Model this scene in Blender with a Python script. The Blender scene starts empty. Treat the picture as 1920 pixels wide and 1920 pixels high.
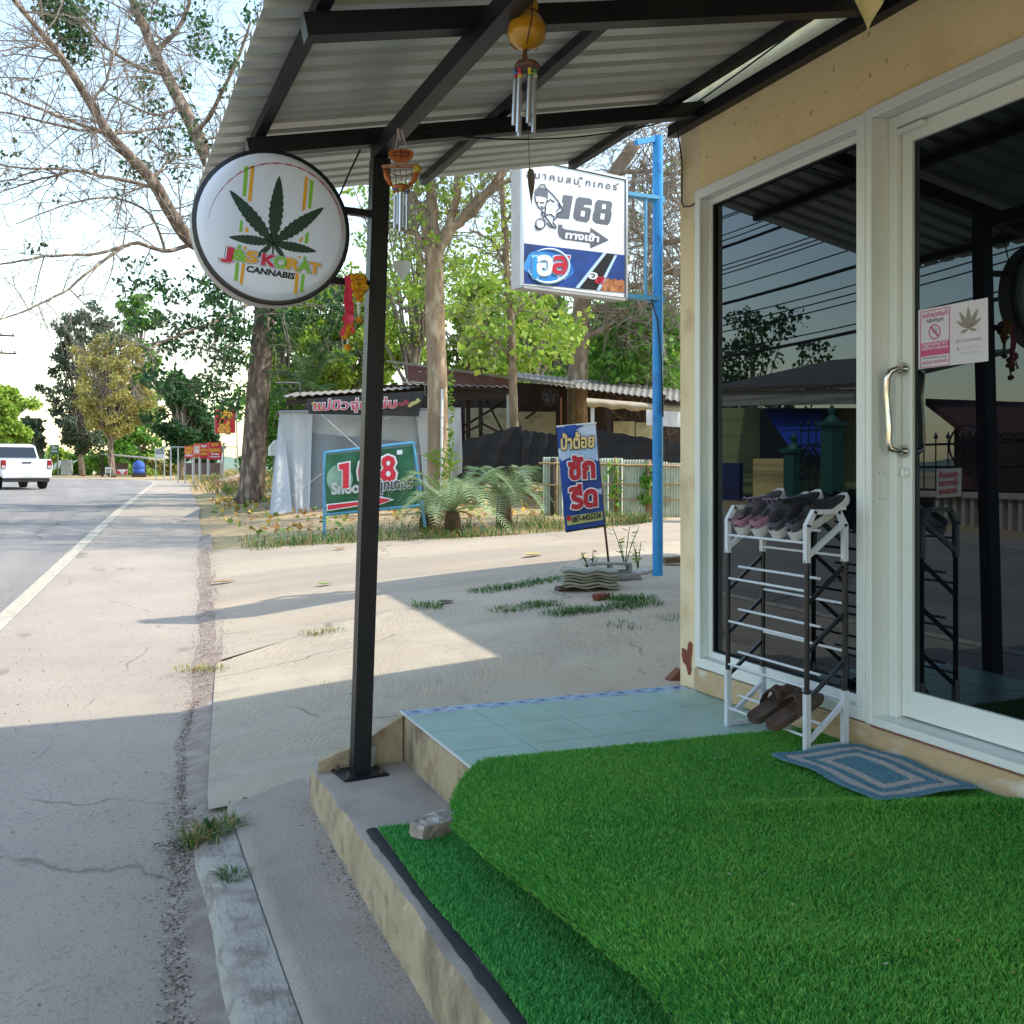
import bpy, math, random
import numpy as np
from mathutils import Vector, Matrix

scene = bpy.context.scene
COL = scene.collection
rnd = random.Random(7)

# ------------------------------------------------------------------ camera
YAW = math.radians(22.1)
cam_data = bpy.data.cameras.new('camera')
cam_data.sensor_width = 36.0
cam_data.lens = 36.0
cam_data.shift_y = -80 / 1920
cam_data.clip_start = 0.05
cam_data.clip_end = 3000
cam = bpy.data.objects.new('camera', cam_data)
COL.objects.link(cam)
cam.location = (0, 0, 0)
cam.rotation_euler = (math.pi / 2, 0, -YAW)
scene.camera = cam

# ------------------------------------------------------------------ sky and sun
LIGHT_DIR = Vector((-0.76, 0.29, -1.0)).normalized()      # the way the sunlight travels
to_sun = -LIGHT_DIR
sun_el = math.asin(to_sun.z)
sun_az = math.atan2(to_sun.x, to_sun.y)                   # clockwise from +Y
world = bpy.data.worlds.new('World')
scene.world = world
world.use_nodes = True
wn = world.node_tree
bg = wn.nodes['Background']
sky = wn.nodes.new('ShaderNodeTexSky')
sky.sky_type = 'NISHITA'
sky.sun_disc = False
sky.sun_elevation = sun_el
sky.sun_rotation = sun_az
sky.air_density = 1.6
sky.dust_density = 0.8
sky.ozone_density = 0.7
sky.altitude = 0
wn.links.new(sky.outputs['Color'], bg.inputs['Color'])
bg.inputs['Strength'].default_value = 0.15
sun_data = bpy.data.lights.new('sun', 'SUN')
sun_data.energy = 2.0
sun_data.angle = math.radians(0.55)
sun_data.color = (1.0, 0.93, 0.82)
sun = bpy.data.objects.new('sun', sun_data)
COL.objects.link(sun)
sun.rotation_euler = LIGHT_DIR.to_track_quat('-Z', 'Y').to_euler()
scene.view_settings.view_transform = 'Standard'
scene.view_settings.look = 'None'
scene.view_settings.gamma = 1.0
scene.view_settings.use_curve_mapping = False
scene.view_settings.exposure = 1.45
scene.render.engine = 'CYCLES'
scene.cycles.use_denoising = True
scene.cycles.max_bounces = 7
scene.cycles.diffuse_bounces = 4
scene.cycles.glossy_bounces = 3
scene.cycles.transmission_bounces = 4
scene.cycles.transparent_max_bounces = 8
scene.cycles.caustics_reflective = False
scene.cycles.caustics_refractive = False
scene.cycles.sample_clamp_indirect = 6.0

# ------------------------------------------------------------------ geometry of the view: from the photo to places
CX, SX = math.cos(YAW), math.sin(YAW)
FWD = Vector((SX, CX, 0)); RGT = Vector((CX, -SX, 0)); UP = Vector((0, 0, 1))
def ray(px, py):
    return FWD + RGT * ((px - 960) / 1920) + UP * ((880 - py) / 1920)
def P(px, py, d):                 # a point at depth d metres
    return ray(px, py) * d
def Pz(px, py, z):                # a point at height z
    r = ray(px, py); return r * (z / r.z)
def PX(px, py, x):                # a point on the plane X = x
    r = ray(px, py); return r * (x / r.x)
def PY(px, py, y):
    r = ray(px, py); return r * (y / r.y)
def hit(px, py, O, N):            # a point on a plane
    r = ray(px, py); return r * (O.dot(N) / r.dot(N))
def Vz(a, z): return Vector((a[0], a[1], z))

# ------------------------------------------------------------------ materials
def lin(c):
    if isinstance(c, str):
        c = [int(c[i:i + 2], 16) for i in (0, 2, 4)]
    if max(c) > 1.0:
        c = [v / 255 for v in c]
    return tuple(v / 12.92 if v <= 0.04045 else ((v + 0.055) / 1.055) ** 2.4 for v in c[:3])
MATS = {}
def mat(name, col, col2=None, scale=6.0, rough=0.7, metal=0.0, bump=0.0, bscale=None, spec=0.5, stretch=None,
        contrast=(0.35, 0.65), trans=0.0, coat=0.0, detail=6.0, raw=False, dirt=None, emit=0.0):
    """Principled material whose colour drifts between two tones with noise; colours are base colours (linear when raw)."""
    if name in MATS: return MATS[name]
    m = bpy.data.materials.new(name); MATS[name] = m
    m.use_nodes = True
    nt = m.node_tree; N = nt.nodes; L = nt.links
    b = N['Principled BSDF']
    c1 = tuple(col) if raw else lin(col)
    b.inputs['Roughness'].default_value = rough
    b.inputs['Metallic'].default_value = metal
    b.inputs['Specular IOR Level'].default_value = spec
    if coat: b.inputs['Coat Weight'].default_value = coat
    if col2 is None and not bump and dirt is None:
        b.inputs['Base Color'].default_value = (*c1, 1)
    else:
        tc = N.new('ShaderNodeTexCoord'); src = tc.outputs['Object']
        if stretch:
            mp = N.new('ShaderNodeMapping'); mp.inputs['Scale'].default_value = stretch
            L.new(src, mp.inputs['Vector']); src = mp.outputs['Vector']
        nz = N.new('ShaderNodeTexNoise'); nz.inputs['Scale'].default_value = scale; nz.inputs['Detail'].default_value = detail
        nz.inputs['Roughness'].default_value = 0.6
        L.new(src, nz.inputs['Vector'])
        if col2 is None: c2 = c1
        else: c2 = tuple(col2) if raw else lin(col2)
        rp = N.new('ShaderNodeValToRGB')
        rp.color_ramp.elements[0].position, rp.color_ramp.elements[1].position = contrast
        rp.color_ramp.elements[0].color = (*c1, 1); rp.color_ramp.elements[1].color = (*c2, 1)
        L.new(nz.outputs['Fac'], rp.inputs['Fac'])
        out = rp.outputs['Color']
        if dirt is not None:              # (colour, scale, low, high)
            n2 = N.new('ShaderNodeTexNoise'); n2.inputs['Scale'].default_value = dirt[1]; n2.inputs['Detail'].default_value = 8
            L.new(src, n2.inputs['Vector'])
            r2 = N.new('ShaderNodeValToRGB'); r2.color_ramp.elements[0].position = dirt[2]; r2.color_ramp.elements[1].position = dirt[3]
            r2.color_ramp.elements[0].color = (0, 0, 0, 1); r2.color_ramp.elements[1].color = (1, 1, 1, 1)
            L.new(n2.outputs['Fac'], r2.inputs['Fac'])
            mx = N.new('ShaderNodeMix'); mx.data_type = 'RGBA'
            L.new(r2.outputs['Color'], mx.inputs[0]); L.new(out, mx.inputs[6])
            mx.inputs[7].default_value = (*(tuple(dirt[0]) if raw else lin(dirt[0])), 1)
            out = mx.outputs[2]
        L.new(out, b.inputs['Base Color'])
        if bump:
            nb = N.new('ShaderNodeTexNoise'); nb.inputs['Scale'].default_value = bscale or scale * 4; nb.inputs['Detail'].default_value = 8
            L.new(src, nb.inputs['Vector'])
            bp = N.new('ShaderNodeBump'); bp.inputs['Strength'].default_value = bump; bp.inputs['Distance'].default_value = 0.02
            L.new(nb.outputs['Fac'], bp.inputs['Height']); L.new(bp.outputs['Normal'], b.inputs['Normal'])
    if trans:
        tr = N.new('ShaderNodeBsdfTranslucent')
        mixs = N.new('ShaderNodeMixShader'); mixs.inputs['Fac'].default_value = trans
        bc = b.inputs['Base Color']
        if bc.is_linked: L.new(bc.links[0].from_socket, tr.inputs['Color'])
        else: tr.inputs['Color'].default_value = bc.default_value
        L.new(b.outputs['BSDF'], mixs.inputs[1]); L.new(tr.outputs['BSDF'], mixs.inputs[2])
        L.new(mixs.outputs['Shader'], N['Material Output'].inputs['Surface'])
    if emit:
        b.inputs['Emission Color'].default_value = (*c1, 1); b.inputs['Emission Strength'].default_value = emit
    return m

# ------------------------------------------------------------------ mesh builders
def frame_to(d, up=Vector((0, 0, 1))):
    d = d.normalized()
    if abs(d.dot(up)) > 0.98: up = Vector((0, 1, 0))
    x = up.cross(d).normalized(); y = d.cross(x)
    return x, y, d
class MB:
    def __init__(s): s.v = []; s.f = []; s.m = []
    def add(s, vs, fs, mi=0):
        o = len(s.v); s.v.extend([tuple(v) for v in vs]); s.f.extend([tuple(i + o for i in f) for f in fs]); s.m.extend([mi] * len(fs)); return s
    def box(s, lo, hi, mi=0):
        x0, y0, z0 = lo; x1, y1, z1 = hi
        return s.add([(x0, y0, z0), (x1, y0, z0), (x1, y1, z0), (x0, y1, z0), (x0, y0, z1), (x1, y0, z1), (x1, y1, z1), (x0, y1, z1)],
                     [(0, 3, 2, 1), (4, 5, 6, 7), (0, 1, 5, 4), (1, 2, 6, 5), (2, 3, 7, 6), (3, 0, 4, 7)], mi)
    def bbox(s, lo, hi, b=0.004, mi=0):
        """box with chamfered edges"""
        x0, y0, z0 = lo; x1, y1, z1 = hi
        b = min(b, (x1 - x0) * .45, (y1 - y0) * .45, (z1 - z0) * .45)
        vs = []; idx = {}
        for i, xs in enumerate((x0, x1)):
            for j, ys in enumerate((y0, y1)):
                for k, zs in enumerate((z0, z1)):
                    dx, dy, dz = (b if i == 0 else -b), (b if j == 0 else -b), (b if k == 0 else -b)
                    idx[i, j, k, 0] = len(vs); vs.append((xs, ys + dy, zs + dz))
                    idx[i, j, k, 1] = len(vs); vs.append((xs + dx, ys, zs + dz))
                    idx[i, j, k, 2] = len(vs); vs.append((xs + dx, ys + dy, zs))
        g = lambda i, j, k, a: idx[i, j, k, a]
        fs = []
        for i in (0, 1):
            q = [g(i, 0, 0, 0), g(i, 1, 0, 0), g(i, 1, 1, 0), g(i, 0, 1, 0)]; fs.append(q if i else q[::-1])
            q = [g(0, i, 0, 1), g(0, i, 1, 1), g(1, i, 1, 1), g(1, i, 0, 1)]; fs.append(q if i else q[::-1])
            q = [g(0, 0, i, 2), g(1, 0, i, 2), g(1, 1, i, 2), g(0, 1, i, 2)]; fs.append(q if i else q[::-1])
        for j in (0, 1):
            for k in (0, 1):
                fs.append([g(0, j, k, 1), g(1, j, k, 1), g(1, j, k, 2), g(0, j, k, 2)])
                fs.append([g(j, 0, k, 0), g(j, 1, k, 0), g(j, 1, k, 2), g(j, 0, k, 2)])
                fs.append([g(j, k, 0, 0), g(j, k, 1, 0), g(j, k, 1, 1), g(j, k, 0, 1)])
                for i in (0, 1):
                    pass
        for i in (0, 1):
            for j in (0, 1):
                for k in (0, 1): fs.append([g(i, j, k, 0), g(i, j, k, 1), g(i, j, k, 2)])
        return s.add(vs, fs, mi)
    def bar(s, a, b, w, h=None, up=Vector((0, 0, 1)), mi=0, ext=0.0):
        """rectangular bar between two points, w across, h along up"""
        a = Vector(a); b = Vector(b); h = h or w
        x, y, d = frame_to(b - a, up)
        a = a - d * ext; b = b + d * ext
        vs = []
        for p in (a, b):
            for sx, sy in ((-1, -1), (1, -1), (1, 1), (-1, 1)): vs.append(p + x * (sx * w / 2) + y * (sy * h / 2))
        return s.add(vs, [(3, 2, 1, 0), (4, 5, 6, 7), (0, 1, 5, 4), (1, 2, 6, 5), (2, 3, 7, 6), (3, 0, 4, 7)], mi)
    def tube(s, pts, radii, n=8, mi=0, caps=True, flat=1.0):
        pts = [Vector(p) for p in pts]
        if not hasattr(radii, '__len__'): radii = [radii] * len(pts)
        vs = []; fs = []; prev = None
        for i, p in enumerate(pts):
            d = (pts[min(i + 1, len(pts) - 1)] - pts[max(i - 1, 0)])
            if d.length < 1e-9: d = Vector((0, 0, 1))
            d.normalize()
            if prev is None: x, y, _ = frame_to(d)
            else:
                x = prev - d * prev.dot(d)
                if x.length < 1e-6: x, y, _ = frame_to(d)
                x.normalize(); y = d.cross(x)
            prev = x
            for k in range(n):
                a = 2 * math.pi * k / n
                vs.append(p + (x * math.cos(a) + y * math.sin(a) * flat) * radii[i])
        for i in range(len(pts) - 1):
            for k in range(n):
                a = i * n + k; b = i * n + (k + 1) % n
                fs.append((a, b, b + n, a + n))
        if caps:
            fs.append(tuple(range(n))[::-1]); fs.append(tuple(range((len(pts) - 1) * n, len(pts) * n)))
        return s.add(vs, fs, mi)
    def lathe(s, c, prof, n=20, mi=0, axis='Z'):
        """profile of (radius, height) turned about an axis through c"""
        c = Vector(c); vs = []; fs = []
        for r, h in prof:
            for k in range(n):
                a = 2 * math.pi * k / n
                if axis == 'Z': o = Vector((r * math.cos(a), r * math.sin(a), h))
                elif axis == 'Y': o = Vector((r * math.cos(a), h, r * math.sin(a)))
                else: o = Vector((h, r * math.cos(a), r * math.sin(a)))
                vs.append(c + o)
        for i in range(len(prof) - 1):
            for k in range(n):
                a = i * n + k; b = i * n + (k + 1) % n
                fs.append((a, b, b + n, a + n))
        fs.append(tuple(range(n))[::-1]); fs.append(tuple(range((len(prof) - 1) * n, len(prof) * n)))
        return s.add(vs, fs, mi)
    def ball(s, c, r, n=8, m=5, sq=(1, 1, 1), mi=0, jit=0.0, rg=rnd):
        c = Vector(c); vs = [c + Vector((0, 0, -r * sq[2]))]; fs = []
        for i in range(1, m):
            t = math.pi * i / m
            for k in range(n):
                a = 2 * math.pi * k / n; q = r * (1 + jit * (rg.random() - .5))
                vs.append(c + Vector((q * math.sin(t) * math.cos(a) * sq[0], q * math.sin(t) * math.sin(a) * sq[1], -q * math.cos(t) * sq[2])))
        vs.append(c + Vector((0, 0, r * sq[2]))); top = len(vs) - 1
        for k in range(n):
            fs.append((0, 1 + (k + 1) % n, 1 + k))
            fs.append((top, top - n + k, top - n + (k + 1) % n))
        for i in range(m - 2):
            for k in range(n):
                a = 1 + i * n + k; b = 1 + i * n + (k + 1) % n
                fs.append((a, b, b + n, a + n))
        return s.add(vs, fs, mi)
    def poly(s, pts, mi=0): return s.add(pts, [tuple(range(len(pts)))], mi)
    def prism(s, pts, off, mi=0):
        """closed outline pts pushed along off"""
        n = len(pts); off = Vector(off)
        vs = [Vector(p) for p in pts] + [Vector(p) + off for p in pts]
        fs = [tuple(range(n))[::-1], tuple(range(n, 2 * n))] + [(i, (i + 1) % n, n + (i + 1) % n, n + i) for i in range(n)]
        return s.add(vs, fs, mi)
    def grid(s, rows, mi=0, flip=False):
        """rows: list of rows of points"""
        nr, nc = len(rows), len(rows[0]); vs = [p for r in rows for p in r]; fs = []
        for i in range(nr - 1):
            for j in range(nc - 1):
                q = (i * nc + j, i * nc + j + 1, (i + 1) * nc + j + 1, (i + 1) * nc + j)
                fs.append(q[::-1] if flip else q)
        return s.add(vs, fs, mi)
    def tf(s, M):
        s.v = [tuple(M @ Vector(v)) for v in s.v]; return s
    def build(s, name, mats, parent=None, smooth=False, local=False):
        me = bpy.data.meshes.new(name)
        me.from_pydata(s.v, [], s.f)
        if not isinstance(mats, (list, tuple)): mats = [mats]
        for m in mats: me.materials.append(m)
        if any(s.m): me.polygons.foreach_set('material_index', s.m)
        if smooth:
            me.polygons.foreach_set('use_smooth', [True] * len(me.polygons))
            if smooth is not True: me.set_sharp_from_angle(angle=math.radians(smooth))
        me.update()
        return link(me, name, parent, local)
def link(me, name, parent=None, local=False):
    o = bpy.data.objects.new(name, me); COL.objects.link(o)
    if parent is not None: attach(o, parent, local)
    return o
def world_of(o):
    m = Matrix.Identity(4)
    while o is not None:
        m = o.matrix_parent_inverse @ (Matrix.LocRotScale(o.location, o.rotation_euler, o.scale)) if o.parent is None else o.matrix_parent_inverse @ Matrix.LocRotScale(o.location, o.rotation_euler, o.scale) @ m
        break
    return m
def attach(o, parent, local=False):
    o.parent = parent
    if not local:                      # the mesh is written in world coordinates
        chain = []; q = parent
        while q is not None: chain.append(q); q = q.parent
        m = Matrix.Identity(4)
        for q in reversed(chain):
            m = m @ q.matrix_parent_inverse @ Matrix.LocRotScale(q.location, q.rotation_euler, q.scale)
        o.matrix_parent_inverse = m.inverted()
def thing(name, label, cat, loc=(0, 0, 0), rotz=0.0, group=None):
    o = bpy.data.objects.new(name, None); COL.objects.link(o)
    o.empty_display_size = 0.1
    o.location = loc; o.rotation_euler = (0, 0, rotz)
    return tag(o, label, cat, group)
def tag(o, label, cat, group=None):
    o['label'] = label; o['category'] = cat; o['kind'] = 'thing'
    if group: o['group'] = group
    return o
def struct(o): o['kind'] = 'structure'; return o
def stuff(o): o['kind'] = 'stuff'; return o
def np_mesh(name, verts, faces, mats, parent=None, mi=None, smooth=False, local=False):
    """fast mesh from numpy arrays; faces (M,k)"""
    verts = np.asarray(verts, dtype=np.float32); faces = np.asarray(faces, dtype=np.int32)
    me = bpy.data.meshes.new(name); M, k = faces.shape
    me.vertices.add(len(verts)); me.vertices.foreach_set('co', verts.ravel())
    me.loops.add(M * k); me.loops.foreach_set('vertex_index', faces.ravel())
    me.polygons.add(M); me.polygons.foreach_set('loop_start', np.arange(0, M * k, k, dtype=np.int32))
    me.polygons.foreach_set('loop_total', np.full(M, k, dtype=np.int32))
    if not isinstance(mats, (list, tuple)): mats = [mats]
    for m in mats: me.materials.append(m)
    if mi is not None: me.polygons.foreach_set('material_index', np.asarray(mi, dtype=np.int32))
    if smooth: me.polygons.foreach_set('use_smooth', np.ones(M, dtype=bool))
    me.update(calc_edges=True)
    return link(me, name, parent, local)

# ------------------------------------------------------------------ lettering
def text_np(body, size=1.0, bold=0.0, fill=True, res=3, spacing=1.0):
    """vertices and faces of a line of lettering lying in XY; bold thickens the strokes"""
    c = bpy.data.curves.new('t', 'FONT'); c.body = body; c.size = size; c.resolution_u = res; c.space_character = spacing
    tmp = bpy.data.scenes.new('lettering_bench')
    o = bpy.data.objects.new('t', c); tmp.collection.objects.link(o)
    V = []; F = []
    def grab():
        tmp.view_layers[0].update()
        dg = tmp.view_layers[0].depsgraph
        me = bpy.data.meshes.new_from_object(o.evaluated_get(dg))
        off = len(V); V.extend([v.co.copy() for v in me.vertices]); F.extend([tuple(i + off for i in p.vertices) for p in me.polygons])
        bpy.data.meshes.remove(me)
    if fill: grab()
    if bold:
        c.fill_mode = 'NONE' if hasattr(c, 'fill_mode') else c.fill_mode
        c.bevel_depth = bold * size; c.bevel_resolution = 1
        grab()
    bpy.data.objects.remove(o); bpy.data.curves.remove(c); bpy.data.scenes.remove(tmp)
    return V, F
CAPS = {}
def lettering(body, A, B, T, name, m, parent, N, off=0.002, bold=0.0, fill=True, thick=0.02, cap='A', res=3, spacing=1.0):
    """letters run from point A (baseline start) to B (baseline end), T is the top of the tall letters above A; N is the facing side"""
    V, F = text_np(body, 1.0, bold, fill, res, spacing)
    if not V: return None
    xs = [v.x for v in (text_np(body, 1.0, 0, True, 2, spacing)[0] if bold else V)]; x0, x1 = min(xs), max(xs)
    if cap not in CAPS: CAPS[cap] = max(v.y for v in text_np(cap, 1.0, 0, True)[0])
    ch = CAPS[cap]
    A, B, T, N = Vector(A), Vector(B), Vector(T), Vector(N).normalized()
    R = B - A; U = T - A
    mb = MB()
    mb.add([A + R * ((v.x - x0) / (x1 - x0)) + U * (v.y / ch) + N * (off + v.z * thick) for v in V], F)
    o = mb.build(name, m, parent)
    return o
def art(name, polys, m, parent, N, off=0.001):
    mb = MB(); N = Vector(N).normalized()
    for p in polys: mb.poly([Vector(q) + N * off for q in p])
    return mb.build(name, m, parent)
# ------------------------------------------------------------------ lie of the land
_Y = [-40, 0, 3, 5, 8, 11, 16, 24, 40, 60, 100, 900]
_Z = [-1.68, -1.56, -1.53, -1.46, -1.365, -1.27, -1.10, -0.88, -0.78, -0.66, -0.50, -0.50]
def xr(y):                          # right edge of the asphalt
    return float(np.interp(y, [-40, 0, 2.96, 4.7, 8.3, 16, 23.7, 54, 62, 120], [-2.4, .05, .217, .345, .77, 1.46, 2.13, 4.35, 4.9, 5]))
def hz(x, y):
    b = float(np.interp(y, _Y, _Z))
    e = min(max((x - xr(y)) / 4.6, 0), 1)
    e = 1 - (1 - e) ** 1.5
    w = float(np.interp(y, [3.2, 5.5], [0.25, 1.0]))
    z = b + e * .31 * w
    if x < -9.0: z -= min((-9.0 - x) * .03, .1)
    return z
def hzu(x, y):                      # with the small unevenness of hand laid concrete
    return hz(x, y) + .003 * math.sin(x * 1.1 + y * .7) * math.sin(y * .9 - x * .6)

def bump_chain(m, tex, strength=.4, dist=.02):
    nt = m.node_tree; b = nt.nodes['Principled BSDF']
    bp = nt.nodes.new('ShaderNodeBump'); bp.inputs['Strength'].default_value = strength; bp.inputs['Distance'].default_value = dist
    nt.links.new(tex, bp.inputs['Height'])
    if b.inputs['Normal'].is_linked: nt.links.new(b.inputs['Normal'].links[0].from_socket, bp.inputs['Normal'])
    nt.links.new(bp.outputs['Normal'], b.inputs['Normal'])
def colour_mix(m, fac, col, amount=1.0, blend='MIX'):
    """lay another tone of the same surface over the colour where fac is high"""
    nt = m.node_tree; b = nt.nodes['Principled BSDF']; bc = b.inputs['Base Color']
    mx = nt.nodes.new('ShaderNodeMix'); mx.data_type = 'RGBA'; mx.blend_type = blend
    if amount != 1.0:
        mu = nt.nodes.new('ShaderNodeMath'); mu.operation = 'MULTIPLY'; mu.inputs[1].default_value = amount
        nt.links.new(fac, mu.inputs[0]); fac = mu.outputs[0]
    nt.links.new(fac, mx.inputs[0])
    if bc.is_linked: nt.links.new(bc.links[0].from_socket, mx.inputs[6])
    else: mx.inputs[6].default_value = bc.default_value
    mx.inputs[7].default_value = (*lin(col), 1)
    nt.links.new(mx.outputs[2], bc)
def ramp(m, sock, lo, hi, inv=False):
    nt = m.node_tree; r = nt.nodes.new('ShaderNodeMapRange'); r.clamp = True
    r.inputs[1].default_value = lo; r.inputs[2].default_value = hi
    if inv: r.inputs[3].default_value = 1; r.inputs[4].default_value = 0
    nt.links.new(sock, r.inputs[0]); return r.outputs[0]
def noise(m, scale, detail=6, rough=.6, stretch=None):
    nt = m.node_tree; tc = nt.nodes.new('ShaderNodeTexCoord'); s = tc.outputs['Object']
    if stretch:
        mp = nt.nodes.new('ShaderNodeMapping'); mp.inputs['Scale'].default_value = stretch; nt.links.new(s, mp.inputs[0]); s = mp.outputs[0]
    n = nt.nodes.new('ShaderNodeTexNoise'); n.inputs['Scale'].default_value = scale; n.inputs['Detail'].default_value = detail; n.inputs['Roughness'].default_value = rough
    nt.links.new(s, n.inputs['Vector']); return n.outputs['Fac']
def cracks(m, scale, width, col, stretch=(1, 1, 1), amount=.8):
    nt = m.node_tree; tc = nt.nodes.new('ShaderNodeTexCoord')
    mp = nt.nodes.new('ShaderNodeMapping'); mp.inputs['Scale'].default_value = stretch; nt.links.new(tc.outputs['Object'], mp.inputs[0])
    n = nt.nodes.new('ShaderNodeTexNoise'); n.inputs['Scale'].default_value = 2.5; n.inputs['Detail'].default_value = 5
    nt.links.new(mp.outputs[0], n.inputs['Vector'])
    ad = nt.nodes.new('ShaderNodeMixRGB'); ad.inputs[0].default_value = .25
    nt.links.new(mp.outputs[0], ad.inputs[1]); nt.links.new(n.outputs['Color'], ad.inputs[2])
    v = nt.nodes.new('ShaderNodeTexVoronoi'); v.feature = 'DISTANCE_TO_EDGE'; v.inputs['Scale'].default_value = scale
    nt.links.new(ad.outputs[0], v.inputs['Vector'])
    f = ramp(m, v.outputs['Distance'], 0, width, True)
    g = nt.nodes.new('ShaderNodeMath'); g.operation = 'MULTIPLY'
    nt.links.new(f, g.inputs[0]); nt.links.new(ramp(m, noise(m, .9, 3), .48, .56), g.inputs[1])
    colour_mix(m, g.outputs[0], col, amount)

# ground surfaces
M_DIRT = mat('dirt', '98877a', '837265', scale=1.6, rough=.95, bump=.3, bscale=60, dirt=('a3968a', 9, .45, .7))
M_DRY = mat('dry_ground', 'a98a68', '8f8a58', scale=.35, rough=1, bump=.6, bscale=12, dirt=('b59a77', 3, .4, .7))
M_ROAD = mat('asphalt', '7d7873', '8e8881', scale=.5, rough=.9, bump=.35, bscale=110, dirt=('6e6963', 40, .52, .72), spec=.3)
cracks(M_ROAD, .35, .006, '3c3a3c', (1, .5, 1))
colour_mix(M_ROAD, ramp(M_ROAD, noise(M_ROAD, .8, 4, .6, (1.4, .12, 1)), .46, .62), '9a938b', .45)
colour_mix(M_ROAD, ramp(M_ROAD, noise(M_ROAD, 1.5, 6, .65), .62, .72), '5f5a56', .4)
M_SHOULDER = mat('weathered_asphalt', '9d9183', 'aa9d8d', scale=.7, rough=.92, bump=.4, bscale=130, dirt=('857c74', 55, .55, .7), spec=.3)
colour_mix(M_SHOULDER, ramp(M_SHOULDER, noise(M_SHOULDER, 220, 2), .64, .72), 'd8d3cc', .55)
colour_mix(M_SHOULDER, ramp(M_SHOULDER, noise(M_SHOULDER, 260, 2), .66, .74), '4a484a', .7)
colour_mix(M_SHOULDER, ramp(M_SHOULDER, noise(M_SHOULDER, 1.1, 5), .48, .68), 'ada08f', .5)
colour_mix(M_SHOULDER, ramp(M_SHOULDER, noise(M_SHOULDER, 2.3, 4, .5, (1, .55, 1)), .655, .70), '746a62', .55)
colour_mix(M_SHOULDER, ramp(M_SHOULDER, noise(M_SHOULDER, .5, 7, .7, (1.2, .3, 1)), .52, .66), '8b8178', .4)
cracks(M_SHOULDER, .45, .004, '5b544e', (1, .6, 1), .6)
M_LINE = mat('road_paint', 'bfb49d', 'a99f8b', scale=9, rough=.8, dirt=('968e84', 22, .46, .7))
M_BROOM = mat('brushed_concrete', 'b3a793', 'a39783', scale=1.1, rough=.9, bump=.15, bscale=60, dirt=('b8a68c', 2.2, .48, .75), spec=.3)
def broom(m, rot, scale=55, strength=.4):
    """drag marks of a stiff brush: noise drawn out along one direction, only here and there"""
    nt = m.node_tree; tc = nt.nodes.new('ShaderNodeTexCoord')
    n0 = nt.nodes.new('ShaderNodeTexNoise'); n0.inputs['Scale'].default_value = .5; n0.inputs['Detail'].default_value = 1; nt.links.new(tc.outputs['Object'], n0.inputs['Vector'])
    ad = nt.nodes.new('ShaderNodeMixRGB'); ad.blend_type = 'ADD'; ad.inputs[0].default_value = .8; nt.links.new(tc.outputs['Object'], ad.inputs[1]); nt.links.new(n0.outputs['Color'], ad.inputs[2])
    mp = nt.nodes.new('ShaderNodeMapping'); mp.inputs['Rotation'].default_value = (0, 0, rot); nt.links.new(ad.outputs[0], mp.inputs[0])
    m2 = nt.nodes.new('ShaderNodeMapping'); m2.inputs['Scale'].default_value = (1, .045, 1); nt.links.new(mp.outputs[0], m2.inputs[0])
    w = nt.nodes.new('ShaderNodeTexNoise'); w.inputs['Scale'].default_value = scale; w.inputs['Detail'].default_value = 3; nt.links.new(m2.outputs[0], w.inputs['Vector'])
    g = nt.nodes.new('ShaderNodeMath'); g.operation = 'MULTIPLY'
    nt.links.new(ramp(m, w.outputs['Fac'], .42, .6), g.inputs[0]); nt.links.new(ramp(m, noise(m, 1.1, 3), .42, .6), g.inputs[1])
    bump_chain(m, g.outputs[0], strength, .01)
    colour_mix(m, g.outputs[0], '857d73', .22)
broom(M_BROOM, .5)
cracks(M_BROOM, .5, .006, '5d564e')
colour_mix(M_BROOM, ramp(M_BROOM, noise(M_BROOM, .8, 7), .55, .72), 'bfb09b', .5)
colour_mix(M_BROOM, ramp(M_BROOM, noise(M_BROOM, 2.6, 9, .7), .58, .70), '857d74', .45)
M_LANE = mat('worn_concrete', 'b0a28d', 'a19380', scale=.6, rough=.92, bump=.25, bscale=70, dirt=('b09c84', 1.2, .45, .75), spec=.3)
for _m in (M_LANE, M_BROOM):
    colour_mix(_m, ramp(_m, noise(_m, 160, 3), .60, .70), '6e665e', .5)
    colour_mix(_m, ramp(_m, noise(_m, 190, 3), .62, .72), 'd0c6b8', .45)
    colour_mix(_m, ramp(_m, noise(_m, 4.5, 9, .75), .56, .66), '8a8177', .4)
    colour_mix(_m, ramp(_m, noise(_m, .9, 8, .7, (.35, 1.6, 1)), .54, .68), '92887c', .45)
cracks(M_LANE, .42, .006, '5f574f', (.7, 1, 1), .8)
colour_mix(M_LANE, ramp(M_LANE, noise(M_LANE, .7, 6, .65, (.16, 1.3, 1)), .47, .60), '8d8377', .5)
colour_mix(M_LANE, ramp(M_LANE, noise(M_LANE, 1.9, 8, .75), .60, .68), '7d746a', .45)
M_SLAB = mat('stained_concrete', 'a89a8c', '96897c', scale=2.2, rough=.92, bump=.3, bscale=70, dirt=('a49486', 5, .5, .68), spec=.3)
colour_mix(M_SLAB, ramp(M_SLAB, noise(M_SLAB, 90, 3), .62, .7), 'c9c0b6', .5)
M_KERB = mat('rough_kerb_concrete', 'a89f92', 'bab2a5', scale=9, rough=.95, bump=.45, bscale=70, dirt=('92847a', 9, .46, .62), spec=.3)
colour_mix(M_KERB, ramp(M_KERB, noise(M_KERB, 26, 4, .6, (2.5, .35, 1)), .55, .66), '6f6861', .6)

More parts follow.
